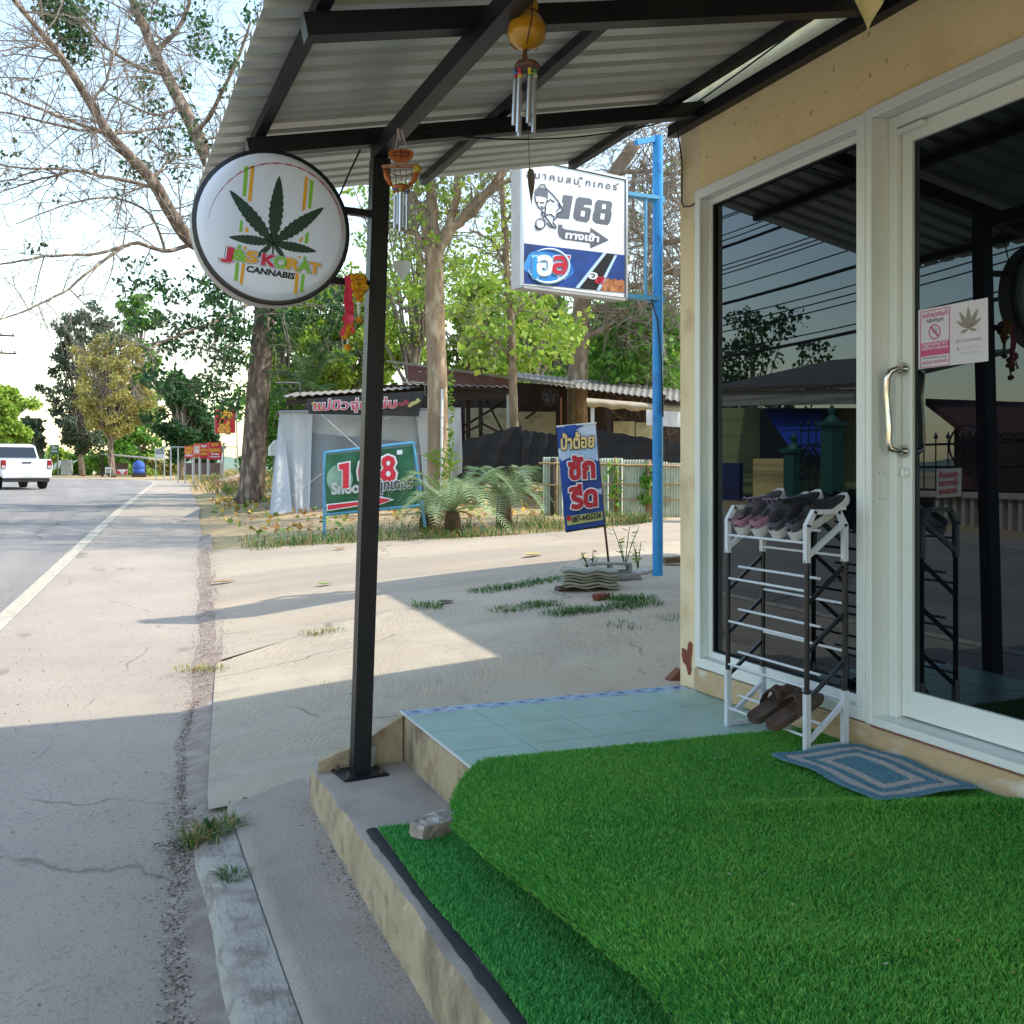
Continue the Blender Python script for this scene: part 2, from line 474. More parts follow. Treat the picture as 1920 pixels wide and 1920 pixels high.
def sheet(name, xs_of, rows_y, m, dz, z=hz, ncol=6):
    mb = MB(); rows = []
    for y in rows_y:
        a, b = xs_of(y); rows.append([(a + (b - a) * i / ncol, y, z(a + (b - a) * i / ncol, y) + dz) for i in range(ncol + 1)])
    mb.grid(rows)
    return struct(mb.build(name, m, smooth=True))
# the bare ground, one sheet out to the horizon
gx = [-900, -400, -200, -120, -80, -60, -45, -35, -28, -22, -18, -15, -12, -10, -8, -6, -4, -3, -2, -1, 0, .25, .5, .75, 1, 1.5, 2, 2.5, 3, 3.5, 4, 5, 6, 7, 8, 10, 12, 15, 18, 22, 27, 33, 40, 50, 65, 90, 140, 240, 500, 900]
gy = [-400, -150, -60, -30, -15, -8, -4, -2, 0, 1, 2, 2.5, 3, 3.5, 4, 4.5, 5, 5.5, 6, 7, 8, 9, 10, 11, 12, 13, 14, 15, 16, 17, 18, 19, 20, 22, 24, 26, 29, 32, 36, 40, 46, 54, 62, 70, 80, 95, 115, 150, 220, 400, 900]
mb = MB(); mb.grid([[(x, y, hz(x, y) - .035) for x in gx] for y in gy])
struct(mb.build('ground', M_DRY, smooth=True))

# road: right edge runs straight then swings away to the left
edge = [Vector((xr(y), y, 0)) for y in (-40, -20, -10, -6, -3, -1, 0, 1, 2, 2.96, 3.8, 4.7, 5.6, 6.5, 7.4, 8.3, 10, 12, 14, 16, 18, 21, 23.7, 27, 31, 36, 42, 48, 54)]
p = edge[-1].copy(); ang = math.radians(4.2)
while ang > math.radians(-100):
    ang -= math.radians(4.0) if p.y > 56 else math.radians(1.5)
    p = p + Vector((math.sin(ang), math.cos(ang), 0)) * 2.1
    edge.append(p.copy())
for k in range(6): edge.append(edge[-1] + Vector((math.sin(ang), math.cos(ang), 0)) * 20)
def road_strip(name, offs, m, dz, wob=0.0):
    mb = MB(); rows = []; rg = random.Random(3)
    for i, q in enumerate(edge):
        t = (edge[min(i + 1, len(edge) - 1)] - edge[max(i - 1, 0)]).normalized(); nrm = Vector((-t.y, t.x, 0))
        row = []
        for k, o in enumerate(offs):
            w = q + nrm * o
            if k == 0 and wob: w -= nrm * wob * (rg.random() - .5)
            row.append((w.x, w.y, hz(min(w.x, xr(w.y)), w.y) + dz))
        rows.append(row)
    mb.grid(rows, flip=True)
    return struct(mb.build(name, m, smooth=True))
road_strip('road', (1.66, 3.2, 5.2, 7.2, 8.9), M_ROAD, -.002)
road_strip('shoulder', (0, .4, .9, 1.3, 1.66), M_SHOULDER, 0, .06)
road_strip('far_shoulder', (8.9, 9.6, 10.4), M_SHOULDER, 0)
struct(road_strip('edge_line', (1.58, 1.73), M_LINE, .006))
struct(road_strip('far_edge_line', (8.82, 8.94), M_LINE, .006))

# concrete forecourt beside the shop and the side lane beyond it
def joint_y(x): return 6.95 + .64 * x + .1 * math.sin(x * 1.3)
mb = MB(); rows = []
NS, NT = 44, 40
for j in range(NT + 1):
    t = j / NT; row = []
    for i in range(NS + 1):
        s = i / NS; xb = .5 + (s ** 1.35) * 11
        y0 = 4.5 if xb < 1.5 else 4.2
        y = y0 + (min(joint_y(xb), 12.5) - y0) * t
        x = xb + (xr(y) + .11 - .5) * (1 - s) ** 3
        row.append((x, y, hzu(x, y) + .03))
    rows.append(row)
mb.grid(rows, flip=True)
struct(mb.build('forecourt_pavement', M_BROOM, smooth=True))
def lane_far(x): return float(np.interp(x, [0, 1.6, 3, 4.7, 6, 9, 15, 32], [14.6, 14.3, 13.4, 12.85, 12.95, 14.8, 17, 22])) + .08 * math.sin(x * 2.3)
mb = MB(); rows = []
for j in range(31):
    t = j / 30; row = []
    for i in range(41):
        s = i / 40; xb = .7 + (s ** 1.5) * 30
        y0 = min(joint_y(xb), 12.5) - .04; y = y0 + (lane_far(xb) - y0) * t
        x = xb + (xr(y) + .10 - .7) * (1 - s) ** 3
        row.append((x, y, hzu(x, y) + .022))
    rows.append(row)
mb.grid(rows, flip=True)
struct(mb.build('side_lane', M_LANE, smooth=True))
# strip of reddish earth along the asphalt
mb = MB(); rows = []
rg = random.Random(5)
for y in np.linspace(-3, 17, 200):
    wa = .018 * math.sin(y * 3.1) + .007 * math.sin(y * 9.7 + 1)
    a = xr(y) - .035 + wa; b = xr(y) + (.22 if y < 4.6 else .15) + .008 * math.sin(y * 9)
    rows.append([(a, y, hz(a, y) + .003), (a + .03, y, hz(a, y) + .010), ((a + b) / 2, y, hz(a, y) + .014 + (.006 if y < 4.6 else .012)), (b, y, hz(b, y) + (.010 if y < 4.6 else .024))])
mb.grid(rows, flip=True)
struct(mb.build('earth_strip', M_DIRT, smooth=True))
# pavement beside the step: worn slab and a rough kerb slab
mb = MB(); rows = []
ys = np.linspace(-3, 4.52, 60)
for y in ys:
    wb = .02 * math.sin(y * 3.1)
    rows.append([(x, y + (.08 * math.sin(x * 9) if y > 4.4 else 0), hzu(x, y) + .055 + (.004 if i else -.04)) for i, x in enumerate((.508, .514, .56, .62, .68, .74, .80, .86))])
mb.grid(rows, flip=True)
struct(mb.build('pavement', M_SLAB, smooth=True))
mb = MB(); rows = []; rg = random.Random(11)
for y in np.linspace(-3, 4.25, 120):
    a = .352 + .008 * math.sin(y * 1.7) + .004 * math.sin(y * 7.3 + 1) + rg.uniform(-.003, .003)
    rows.append([(x, y, hz(x, y) + .050 + rg.uniform(-.0025, .0025) * (i > 0) - (.04 if i == 0 else 0)) for i, x in enumerate((a - .01, a + .02, a + .07, a + .11, .49, .5065))])
mb.grid(rows, flip=True)
struct(mb.build('kerb', M_KERB, smooth=True))
# ------------------------------------------------------------------ porch: step and tiled platform
ZP, ZS = -1.045, -1.25
M_PLASTER = mat('ochre_render', 'b9a688', 'a89678', scale=7, rough=.9, bump=.3, bscale=60, dirt=('8f7a62', 11, .52, .72), spec=.3)
colour_mix(M_PLASTER, ramp(M_PLASTER, noise(M_PLASTER, 2.4, 8, .68, (1.3, 1.3, .55)), .54, .68), '564a42', .7)
colour_mix(M_PLASTER, ramp(M_PLASTER, noise(M_PLASTER, 30, 3, .6), .62, .74), 'd8c4a4', .4)
M_STEPTOP = mat('step_concrete', 'ad9f91', '9d9083', scale=2.5, rough=.9, bump=.2, bscale=60, dirt=('85776f', 3, .5, .7), spec=.3)
step = MB(); rg = random.Random(9)
rows = []
for y in np.linspace(-3, 4.30, 70):
    e = rg.uniform(-.006, .006)
    rows.append([(.83, y, -1.95), (.83 + e * .4, y, ZS - .03), (.838 + e, y, ZS - .004 + e * .3), (.86, y, ZS), (1.05, y, ZS), (1.26, y, ZS)])
step.grid(rows, flip=True)
step.poly([(.83, 4.30, -1.95), (1.26, 4.30, -1.95), (1.26, 4.30, ZS), (.86, 4.30, ZS), (.83, 4.30, ZS - .03)])
so = step.build('lower_step', [M_PLASTER, M_STEPTOP], smooth=40)
for pl in so.data.polygons:
    if abs(pl.normal.z) > .7: pl.material_index = 1
struct(so)
porch = MB(); porch.bbox((1.222, -3, -1.9), (2.66, 4.285, ZP - .012), .01)
po = porch.build('porch', M_PLASTER); struct(po)
M_TILE = mat('aqua_tile', 'a5c2b5', '9cbaad', scale=3, rough=.34, bump=.03, bscale=25, spec=.3, dirt=('92aba0', 5, .5, .75))
colour_mix(M_TILE, ramp(M_TILE, noise(M_TILE, 9, 8, .75), .60, .72), '9a9f90', .45)
M_GROUT = mat('grout', '565f5a', '6a726c', scale=20, rough=.9)
gb = MB(); gb.box((1.222, 1.6, ZP - .0125), (2.64, 4.29, ZP - .004)); gb.build('grout_bed', M_GROUT, po)
tile_me = None
def tile_mesh(w, d, name, m, mi=None):
    t = MB(); t.bbox((-w / 2, -d / 2, -.004), (w / 2, d / 2, 0), .0012)
    return t
T = .298
ny = 0
y1 = 4.195
while y1 > 1.7:
    x0 = 1.224; i = 0
    while x0 < 2.63:
        w = min(T, 2.635 - x0)
        if w > .03:
            t = MB(); t.bbox((x0, y1 - T, ZP - .0045), (x0 + w, y1, ZP + rnd.uniform(-.0006, .0006)), .001); t.build('tile', M_TILE, po)
        x0 += T + .005; i += 1
    y1 -= T + .005
# border tiles: blue and white lozenges
M_BT0 = mat('border_tile_pale', 'b9cbe2', 'aec1da', scale=6, rough=.2)
M_BT1 = mat('border_tile_blue', '4f6fae', '5f7fbb', scale=30, rough=.2)
M_BT2 = mat('border_tile_light_blue', '8fabd2', '9db7da', scale=40, rough=.2)
x0 = 1.224
while x0 < 2.62:
    w = min(.197, 2.635 - x0); y0_, y1_ = 4.198, 4.288
    t = MB(); t.bbox((x0, y0_, ZP - .0045), (x0 + w, y1_, ZP + .0004), .001); tl = t.build('border_tile', M_BT0, po)
    a = MB(); yc = (y0_ + y1_) / 2; hh = (y1_ - y0_) / 2; zt = ZP + .0009
    for k in range(2):
        xc = x0 + .197 * (k + .5) / 2
        def cl(p): return (min(max(p[0], x0 + .001), x0 + w - .001), p[1], p[2])
        if xc - .05 < x0 + w:
            a.poly([cl((xc - .022, yc, zt)), cl((xc, yc - hh * .42, zt)), cl((xc + .022, yc, zt)), cl((xc, yc + hh * .42, zt))], 0)
            for sx, sy in ((-1, -1), (1, -1), (1, 1), (-1, 1)):
                q = [(xc + sx * .044, yc + sy * .002, zt), (xc + sx * .026, yc + sy * .003, zt), (xc + sx * .003, yc + sy * hh * .5, zt), (xc + sx * .003, yc + sy * hh * .95, zt)]
                a.poly([cl(p_) for p_ in (q if sx * sy < 0 else q[::-1])], 1)
    for sx, xx in ((1, x0), (-1, x0 + w)):
        for sy in (-1, 1):
            q = [(xx + sx * .001, yc + sy * hh * .98, zt), (xx + sx * .001, yc + sy * hh * .45, zt), (xx + sx * .022, yc + sy * hh * .98, zt)]
            a.poly(q if sx * sy > 0 else q[::-1], 0)
    a.build('lozenge_pattern', [M_BT1, M_BT2], tl)
    x0 += .2
# metal trim and the sloping stub of concrete at the end of the step
trim = MB(); trim.bar((1.2205, 1.6, ZP - .004), (1.2205, 4.29, ZP - .004), .004, .010); trim.build('edge_trim', mat('white_trim', 'd8d8d4', rough=.4), po)
# ------------------------------------------------------------------ the shop front
M_WALL = mat('yellow_wall_paint', 'f6e0ad', 'f0d69e', scale=1.6, rough=.75, bump=.12, bscale=60, dirt=('e2c48c', 3.5, .55, .8), spec=.4)
colour_mix(M_WALL, ramp(M_WALL, noise(M_WALL, 45, 2, .5, (1, 1, .6)), .715, .735), '6a5232', .8)
M_WALL2 = mat('cream_end_wall', 'eedcb6', 'e6d0a6', scale=1.6, rough=.75, bump=.1, bscale=60, dirt=('c4ab80', 4, .55, .78))
M_PLINTH = mat('flaking_plinth', 'c9ae88', 'bda07a', scale=5, rough=.85, bump=.35, bscale=30, dirt=('e0d8cb', 5, .56, .66), stretch=(1, .6, 1.5))
M_FRAME = mat('white_aluminium', 'e8eae6', 'e0e4df', scale=1.2, rough=.38, spec=.5, bump=.02, bscale=8)
M_FRAME_DK = mat('grey_sealant', '8b8f8c', rough=.6)
M_GLASS = mat('black_tinted_glass', (.003, .0035, .005), raw=True, rough=.01, spec=.5)
M_GLASS.node_tree.nodes['Principled BSDF'].inputs['IOR'].default_value = 1.62
M_GLASS.node_tree.nodes['Principled BSDF'].inputs['Roughness'].default_value = 0.004
M_GLASS.node_tree.nodes['Principled BSDF'].inputs['Specular Tint'].default_value = (.72, .88, 1.0, 1)
M_STEEL = mat('stainless_steel', 'cfcac2', rough=.18, metal=1.0)
M_BLACKP = mat('black_paint', '121317', '1a1a1f', scale=9, rough=.45, spec=.35, bump=.05, bscale=30)
M_RUST = mat('peeled_red_primer', '8e4a3a', '7a3c30', scale=9, rough=.9)
W = 2.65     # wall face
F = 2.62     # front of window frames
D = 2.72     # door plane
shop = thing('shop_building', 'yellow shop front with black glass window and sliding glass door', 'building', (2.9, 2, ZP))
m = MB()
m.box((W, 4.165, -1.75), (W + .25, 4.335, 2.898)); m.build('end_pier', M_WALL2, shop)
m = MB(); m.box((W, -4, 1.327), (W + .25, 4.164, 2.898)); m.build('wall', M_WALL, shop)
m = MB(); m.bbox((F - .006, -4, ZP + .002), (W + .3, 4.163, -.935), .008); m.build('plinth', M_PLINTH, shop)
m = MB(); m.box((W + .251, -4, -1.75), (9.5, 4.33, 2.896)); m.build('body', M_WALL2, shop)
m = MB(); m.box((W - .05, -4, 2.90), (9.5, 5.0, 3.0)); m.build('roof_slab', mat('roof_slab', '9a948a', rough=.9), shop)  # overhang added out of view so its shadow edge carries on the awning's
m = MB(); rg = random.Random(2)
pts = []
for k in range(16):
    a = 2 * math.pi * k / 16; r = .042 * (1 + .35 * math.sin(3 * a + 1) + .2 * rg.uniform(-1, 1))
    pts.append((W - .0025, 4.262 + r * .95 * math.cos(a), -.91 + r * 1.7 * math.sin(a)))
m.poly(pts[::-1]); m.build('peeled_patch', M_RUST, shop)
# window frame: four mitred members with a rebate, the pane set back
wy0, wy1, wz0, wz1 = 3.005, 4.160, -.93, 1.315
def rect_frame(mb, y0, y1, z0, z1, w, x0, x1, zw=None):
    zw = zw or w
    mb.bbox((x0, y0, z0), (x1, y1, z0 + zw), .003); mb.bbox((x0, y0, z1 - zw), (x1, y1, z1), .003)
    mb.bbox((x0, y0, z0 + zw), (x1, y0 + w, z1 - zw), .003); mb.bbox((x0, y1 - w, z0 + zw), (x1, y1, z1 - zw), .003)
win = MB(); rect_frame(win, wy0, wy1, wz0, wz1, .045, F, F + .10); wf = win.build('window', M_FRAME, shop)
sash = MB(); rect_frame(sash, wy0 + .046, wy1 - .046, wz0 + .046, wz1 - .046, .032, F + .045, F + .085); sash.build('sash', M_FRAME, wf)
bead = MB(); rect_frame(bead, wy0 + .079, wy1 - .079, wz0 + .079, wz1 - .079, .006, F + .05, F + .08); bead.build('glazing_seal', mat('black_rubber', '111214', rough=.7), wf)
pane = MB(); pane.box((F + .064, wy0 + .07, wz0 + .07), (F + .072, wy1 - .07, wz1 - .07)); pane.build('pane', M_GLASS, wf)
# box column between window and door
m = MB(); m.bbox((F + .002, 2.972, -.934), (D + .045, 3.004, 1.322), .003); m.build('mullion', M_FRAME, shop)
m = MB(); m.bbox((F, 1.85, 1.285), (F + .045, 2.9715, 1.324), .003); m.bbox((F + .0455, 1.85, 1.290), (D + .05, 2.9715, 1.324), .002); m.build('head_frame', M_FRAME, shop)
m = MB(); m.bbox((F + .002, 1.85, -.934), (D + .05, 2.9715, -.905), .003); m.build('threshold', M_FRAME, shop)
m = MB(); m.bbox((F - .008, -4, -.9365), (F + .02, 2.97, -.9345), .001); m.build('drip_strip', mat('rust_strip', '8b5a48', rough=.8), shop)
# door: jamb, leaf of stiles and rails, glass, pull handle, lock
door = MB(); door.bbox((D - .02, 2.930, -.905), (D + .05, 2.9715, 1.289), .003); door.bbox((D - .02, 1.85, 1.245), (D + .05, 2.93, 1.289), .003)
dj = door.build('door', M_FRAME, shop)
lf = MB(); zb, zt = -.898, 1.243
lf.bbox((D + .004, 2.878, zb), (D + .042, 2.928, zt), .003)
lf.bbox((D + .004, 1.9, zb), (D + .042, 2.8775, zb + .098), .003); lf.bbox((D + .004, 1.9, zt - .06), (D + .042, 2.8775, zt), .003)
lf.bbox((D + .004, 1.85, zb), (D + .042, 1.8995, zt), .003)
lf.build('leaf_frame', M_FRAME, dj)
g = MB(); g.box((D + .018, 1.895, zb + .095), (D + .026, 2.883, zt - .055)); g.build('pane', M_GLASS, dj)
s_ = MB(); s_.bbox((D - .024, 2.80, 1.215), (D + .003, 2.965, 1.235), .002); s_.build('closer_plate', M_FRAME, dj)
# bent stainless pull
hc = PX(1672, 752, D - .03)
hy = 2.925
hp = [(D + .003, hy - .012, .365), (D - .03, hy - .012, .365), (D - .055, hy - .004, .355), (D - .062, hy + .004, .33), (D - .060, hy + .010, .27), (D - .058, hy + .004, .21), (D - .058, hy - .002, .15), (D - .06, hy, .10), (D - .055, hy - .004, .075), (D - .03, hy - .012, .066), (D + .003, hy - .012, .066)]
h = MB(); h.tube(hp, .0125, 12)
for z in (.365, .066): h.lathe((D - .004, hy - .012, z), [(.024, 0), (.024, .004), (.018, .008)], 16, axis='X')
h.build('pull_handle', M_STEEL, dj, smooth=45)
m = MB(); m.lathe((D + .004, 2.905, -.012), [(.02, 0), (.021, -.006), (.016, -.012), (.013, -.012), (.012, -.017), (.002, -.017)], 20, axis='X'); m.build('lock', M_FRAME, dj, smooth=40)
m = MB(); m.bbox((D - .022, 2.9735, -.11), (D - .0195, 2.998, .03), .0005); pass
m = MB(); m.box((F + .03, 2.9695, -.115), (D - .03, 2.9718, -.005)); pl_ = m.build('patch_plate', M_FRAME, shop)
for dx in (F + .037, D - .037):
    for z in (-.108, -.012): m = MB(); m.ball((dx, 2.969, z), .0028, 6, 4); m.build('screw', M_STEEL, pl_)
# printed notice inside the glass of the door
NX = D + .0145
def gp(px, py): return PX(px, py, NX)
notice = MB(); q = [gp(1722, 582), gp(1852, 558), gp(1853, 677), gp(1722, 692)]
notice.prism(q, (.0012, 0, 0)); no = notice.build('window_notice', mat('white_vinyl', 'd5cfd6', rough=.5))
tag(no, 'white printed notice with pink panel and leaf emblem stuck on the door glass', 'notice')
NN = Vector((-1, 0, 0))
def npoly(l): return [gp(1690 + x * 230 / 1920, 540 + y * 230 / 1920) for x, y in l]
M_PINK = mat('pink_print', 'c94f86', rough=.6); M_GREYP = mat('grey_print', '6d6673', rough=.6); M_TAUPE = mat('taupe_print', '8f8676', rough=.6); M_PALEP = mat('pale_print', 'a9a6ac', rough=.6)
M_WHITEP = mat('white_print', 'e8dde4', rough=.6)
def ring_strip(outer, inner): return [[outer[i], outer[(i + 1) % len(outer)], inner[(i + 1) % len(inner)], inner[i]] for i in range(len(outer))]
fr = ring_strip(npoly([(302, 376), (762, 290), (755, 1208), (296, 1254)]), npoly([(312, 386), (750, 305), (744, 1196), (307, 1242)]))
art('border', fr, M_PINK, no, NN, .0006)
art('pink_band', [npoly([(306, 872), (757, 806), (757, 1022), (302, 1080)])], M_PINK, no, NN, .0006)
def nlet(t, a, b, c, mm, nm='lettering', bold=.012, off=.0008):
    return lettering(t, npoly([a])[0], npoly([b])[0], npoly([c])[0], nm, mm, no, NN, off, bold, True, .002, 'ก', 2)
nlet('งดจำหน่ายสินค้า', (330, 476), (735, 412), (330, 420), M_PINK, bold=.02)
nlet('กลุ่มกัญชา', (398, 548), (662, 508), (398, 500), M_GREYP, bold=.02)
nlet('ห้ามผู้มีอายุต่ำกว่า 20 ปี', (334, 922), (722, 868), (334, 885), M_WHITEP, bold=.02, off=.0012)
nlet('สตรีมีครรภ์ และให้นมบุตร', (322, 980), (735, 928), (322, 945), M_WHITEP, bold=.02, off=.0012)
nlet('โปรดแสดงบัตรประชาชน', (330, 1118), (720, 1076), (330, 1096), M_GREYP, bold=.012)
nlet('อายุต่ำกว่า 20 ปีห้ามเข้า', (330, 1200), (720, 1150), (330, 1162), M_PINK, bold=.012)
cc, rr = (524, 686), (92, 120)
circ = lambda k: npoly([(cc[0] + rr[0] * k * math.cos(a * math.pi / 16), cc[1] - 8 * math.cos(a * math.pi / 16) + rr[1] * k * math.sin(a * math.pi / 16)) for a in range(32)])
art('ban_ring', ring_strip(circ(1.0), circ(.84)) + [npoly([(455, 610), (475, 595), (588, 745), (570, 765)])], M_PINK, no, NN, .0012)
def blade(o, tip, w):                       # a plain pointed leaf
    o = Vector(o); tip = Vector(tip); d = tip - o; n = Vector((-d.y, d.x)).normalized() * w
    return [tuple(o), tuple(o + d * .3 + n * .8), tuple(o + d * .55 + n), tuple(o + d * .8 + n * .55), tuple(tip), tuple(o + d * .8 - n * .55), tuple(o + d * .55 - n), tuple(o + d * .3 - n * .8)]
art('faint_leaf', [npoly(blade((524, 720), t, 14)) for t in ((470, 650), (500, 610), (545, 600), (580, 640))], M_PALEP, no, NN, .0007)
lo = (1055, 640)
art('leaf_emblem', [npoly(blade(lo, t, w)) for t, w in (((1048, 285), 38), ((908, 368), 40), ((1205, 315), 38), ((856, 515), 30), ((1258, 455), 30), ((918, 710), 24), ((1190, 660), 24))], M_TAUPE, no, NN, .0006)
nlet('J&S.CANNABIS', (850, 860), (1255, 812), (850, 820), M_PALEP, bold=.01)
nlet('095-729-7711', (935, 968), (1240, 930), (935, 940), mat('faint_print', 'bdb9c0', rough=.6), bold=.0)
nlet('094-901-8902', (928, 1040), (1235, 1005), (928, 1012), MATS['faint_print'], bold=.0)
art('phone_mark', [npoly([(872, 935), (884, 932), (892, 960), (915, 972), (918, 984), (905, 986), (880, 968)])], M_GREYP, no, NN, .0006)
# ------------------------------------------------------------------ awning over the porch
M_SHEET = mat('galvanised_sheet', 'cfcfc8', 'bfc0bb', scale=1.4, rough=.42, metal=.12, bump=.04, bscale=6, stretch=(.25, 3, 1), dirt=('a8a79e', 2.2, .5, .75))
aw = thing('awning', 'corrugated steel awning on black steel beams over the porch', 'awning', (1.0, 4.13, ZS))
SL = .205
def rz(x): return 1.150 + SL * x           # centre line of the rafters
def sz(x): return rz(x) + .085             # underside of the sheeting
prof = []
PIT = .14; y = 5.31
ycut = [5.31 - k * .98 for k in range(9)]
def sheet_profile(y_hi, n):
    pts = []; y = y_hi
    for k in range(n):
        pts += [(y, 0), (y - .078, 0), (y - .090, .026), (y - .126, .026), (y - .140, 0)]
        y -= PIT
    return pts
for si, yh in enumerate([5.31 - k * .98 for k in range(8)]):
    pr = sheet_profile(yh + .004, 7); up = .002 * (si % 2)
    xl, xrr = .44 + rnd.uniform(-.006, .006), 2.60
    mb = MB(); nseg = 5
    rows = [[(xl + (xrr - xl) * i / nseg, yy, sz(xl + (xrr - xl) * i / nseg) + zz + up) for yy, zz in pr] for i in range(nseg + 1)]
    mb.grid(rows)
    rows2 = [[(a, b, c + .0012) for a, b, c in r] for r in rows]; mb.grid(rows2, flip=True)
    mb.build('roof_sheet', M_SHEET, aw)
bw = .066
for yy in (4.13, 2.94, 1.75, .56, -.63):
    m = MB(); x0 = .55; x1 = 2.64
    m.bar((x0, yy, rz(x0)), (x1, yy, rz(x1)), bw, bw); m.build('rafter', M_BLACKP, aw)
for xx in (.60, 1.62, 2.50):
    m = MB(); m.bar((xx, -2.4, rz(xx) + .06), (xx, 5.26, rz(xx) + .06), .04, .04); m.build('purlin', M_BLACKP, aw)
m = MB(); m.bar((1.075, -2.4, 1.315), (1.085, 4.17, 1.315), .056, .066); m.build('girder', M_BLACKP, aw)
m = MB(); m.bar((W - .026, -3, 1.658), (W - .026, 4.37, 1.658), .05, .055); m.build('wall_plate', M_BLACKP, aw)
m = MB(); m.bar((1.003, 4.13, ZS + .008), (1.088, 4.13, 1.28), .072, .072, up=Vector((0, 1, 0))); m.build('post', M_BLACKP, aw)
m = MB(); Mx = Matrix.Translation((1.003, 4.13, ZS)) @ Matrix.Rotation(.12, 4, 'Z')
m.bbox((-.095, -.085, .001), (.095, .085, .010), .002); m.tf(Mx); bp_ = m.build('base_plate', M_BLACKP, aw)
for sx, sy in ((.072, -.062), (-.072, -.062), (.072, .062), (-.072, .062)):
    m = MB(); m.lathe((sx, sy, .010), [(.011, 0), (.011, .010), (.005, .010), (.005, .022), (.001, .022)], 6)
    m.tf(Mx); m.build('bolt', mat('dull_steel', '6b6258', rough=.5, metal=.7), bp_)
# cables under the eaves and down the pier
def cable(name, pts, r, label, mm=None, cat='cable'):
    m = MB(); m.tube(pts, r, 6); o = m.build(name, mm or mat('black_cable', '141416', rough=.5), smooth=True); return tag(o, label, cat)
def sag(a, b, n=10, s=.05):
    a = Vector(a); b = Vector(b); return [a.lerp(b, i / n) - Vector((0, 0, s * 4 * (i / n) * (1 - i / n))) for i in range(n + 1)]
cable('lighting_cable', sag((W - .03, 2.6, 1.86), (W - .06, 4.28, 1.70), 12, .02) + sag((W - .06, 4.28, 1.69), (1.25, 4.08, 1.40), 10, .06)[1:], .004, 'thin black cable sagging from the wall to the gourd wind chime beam')
cable('pier_cable', [(W - .045, 4.30, 1.69), (W - .03, 4.305, 1.62), (W - .012, 4.30, 1.5), (W - .010, 4.305, 1.3), (W - .015, 4.28, 1.27), (W - .012, 4.22, 1.26), (W - .01, 4.17, 1.27), (W + .004, 4.162, 1.275)], .004, 'thin black cable hanging down the corner of the yellow wall')
m = MB(); m.bbox((W - .05, 4.20, 1.675), (W - .002, 4.30, 1.745), .004); tag(m.build('junction_box', M_BLACKP), 'small black junction box at the end of the wall plate', 'junction box')
# ------------------------------------------------------------------ round shop sign
M_SIGNW = mat('white_acrylic', 'dfe3ee', 'd6dbe8', scale=2, rough=.22, spec=.5)
M_RIMW = mat('grey_drum', 'b9b2ac', 'aaa39d', scale=5, rough=.6)
SO = Vector((.640, 4.06, .945)); SR = .303
sg = thing('round_sign', 'round white lightbox sign with a cannabis leaf fixed to the black post', 'sign', SO)
m = MB(); m.lathe(SO, [(SR * .985, .10), (SR, .095), (SR, .012), (SR * .97, .012)], 56, axis='Y'); m.build('drum', M_RIMW, sg, smooth=40)
m = MB(); m.lathe(SO, [(SR * .93, -.002), (SR * .985, -.006), (SR * 1.005, -.002), (SR * 1.008, .012), (SR * .99, .02)], 56, axis='Y'); m.build('rim', mat('navy_black_rim', '15161f', rough=.35), sg, smooth=50)
m = MB(); m.lathe(SO, [(SR * .955, .004), (SR * .945, -.010), (SR * .90, -.022), (SR * .84, -.026), (SR * .5, -.026), (.001, -.026)], 56, axis='Y'); m.build('face', M_SIGNW, sg, smooth=30)
SN = Vector((0, -1, 0)); SFO = Vector((0, SO.y - .026, 0))
def sp(px, py): return hit(px, py, SFO, SN)
def spl(l): return [sp(340 + x * .21875, 260 + y * .21875) for x, y in l]
M_LG = mat('lime_print', '7dbb38', rough=.4); M_OR = mat('orange_print', 'e2a12a', rough=.4); M_DG = mat('dark_green_print', '123626', rough=.4)
M_CR = mat('crimson_print', 'c91f45', rough=.4); M_INK = mat('ink_print', '181a22', rough=.4); M_DR = mat('dark_red_print', 'a3273a', rough=.4)
stripes_g = [[(540, 240), (576, 235), (553, 497), (524, 493)], [(505, 690), (528, 712), (522, 800), (494, 800)], [(467, 1062), (497, 1064), (484, 1222), (450, 1215)], [(484, 910), (518, 915), (514, 938), (482, 936)], [(1104, 350), (1134, 368), (1112, 600), (1083, 598)], [(1066, 812), (1093, 795), (1085, 898), (1055, 898)], [(1030, 1158), (1060, 1164), (1045, 1312), (1014, 1314)], [(1045, 1010), (1072, 1013), (1070, 1036), (1043, 1032)]]
stripes_o = [[(596, 235), (628, 230), (600, 542), (570, 528)], [(552, 752), (578, 774), (572, 804), (545, 800)], [(518, 1068), (548, 1074), (525, 1253), (498, 1245)], [(532, 925), (562, 925), (559, 952), (530, 948)], [(1060, 318), (1088, 335), (1062, 605), (1032, 622)], [(1015, 858), (1040, 838), (1034, 884), (1008, 882)], [(980, 1150), (1010, 1156), (992, 1325), (962, 1330)], [(998, 1005), (1025, 1010), (1023, 1026), (996, 1020)]]
for s in stripes_g: art('green_stripe', [spl(s)], M_LG, sg, SN, .0008)
for s in stripes_o: art('orange_stripe', [spl(s)], M_OR, sg, SN, .0008)
arc = []
for k in range(60):
    a0 = math.radians(168 - k * 2.9); a1 = math.radians(168 - (k + 1) * 2.9)
    w = 3 + 10 * math.sin(math.pi * (k + .5) / 60) * (.6 + .4 * math.sin(k * 1.7))
    c = (800, 800); r = 590
    f = lambda a, q: (c[0] + (r + q) * math.cos(a) * .985, c[1] - (r + q) * math.sin(a))
    arc.append(spl([f(a0, -w / 2), f(a0, w / 2), f(a1, w / 2), f(a1, -w / 2)]))
art('red_arc', arc, M_DR, sg, SN, .0008)
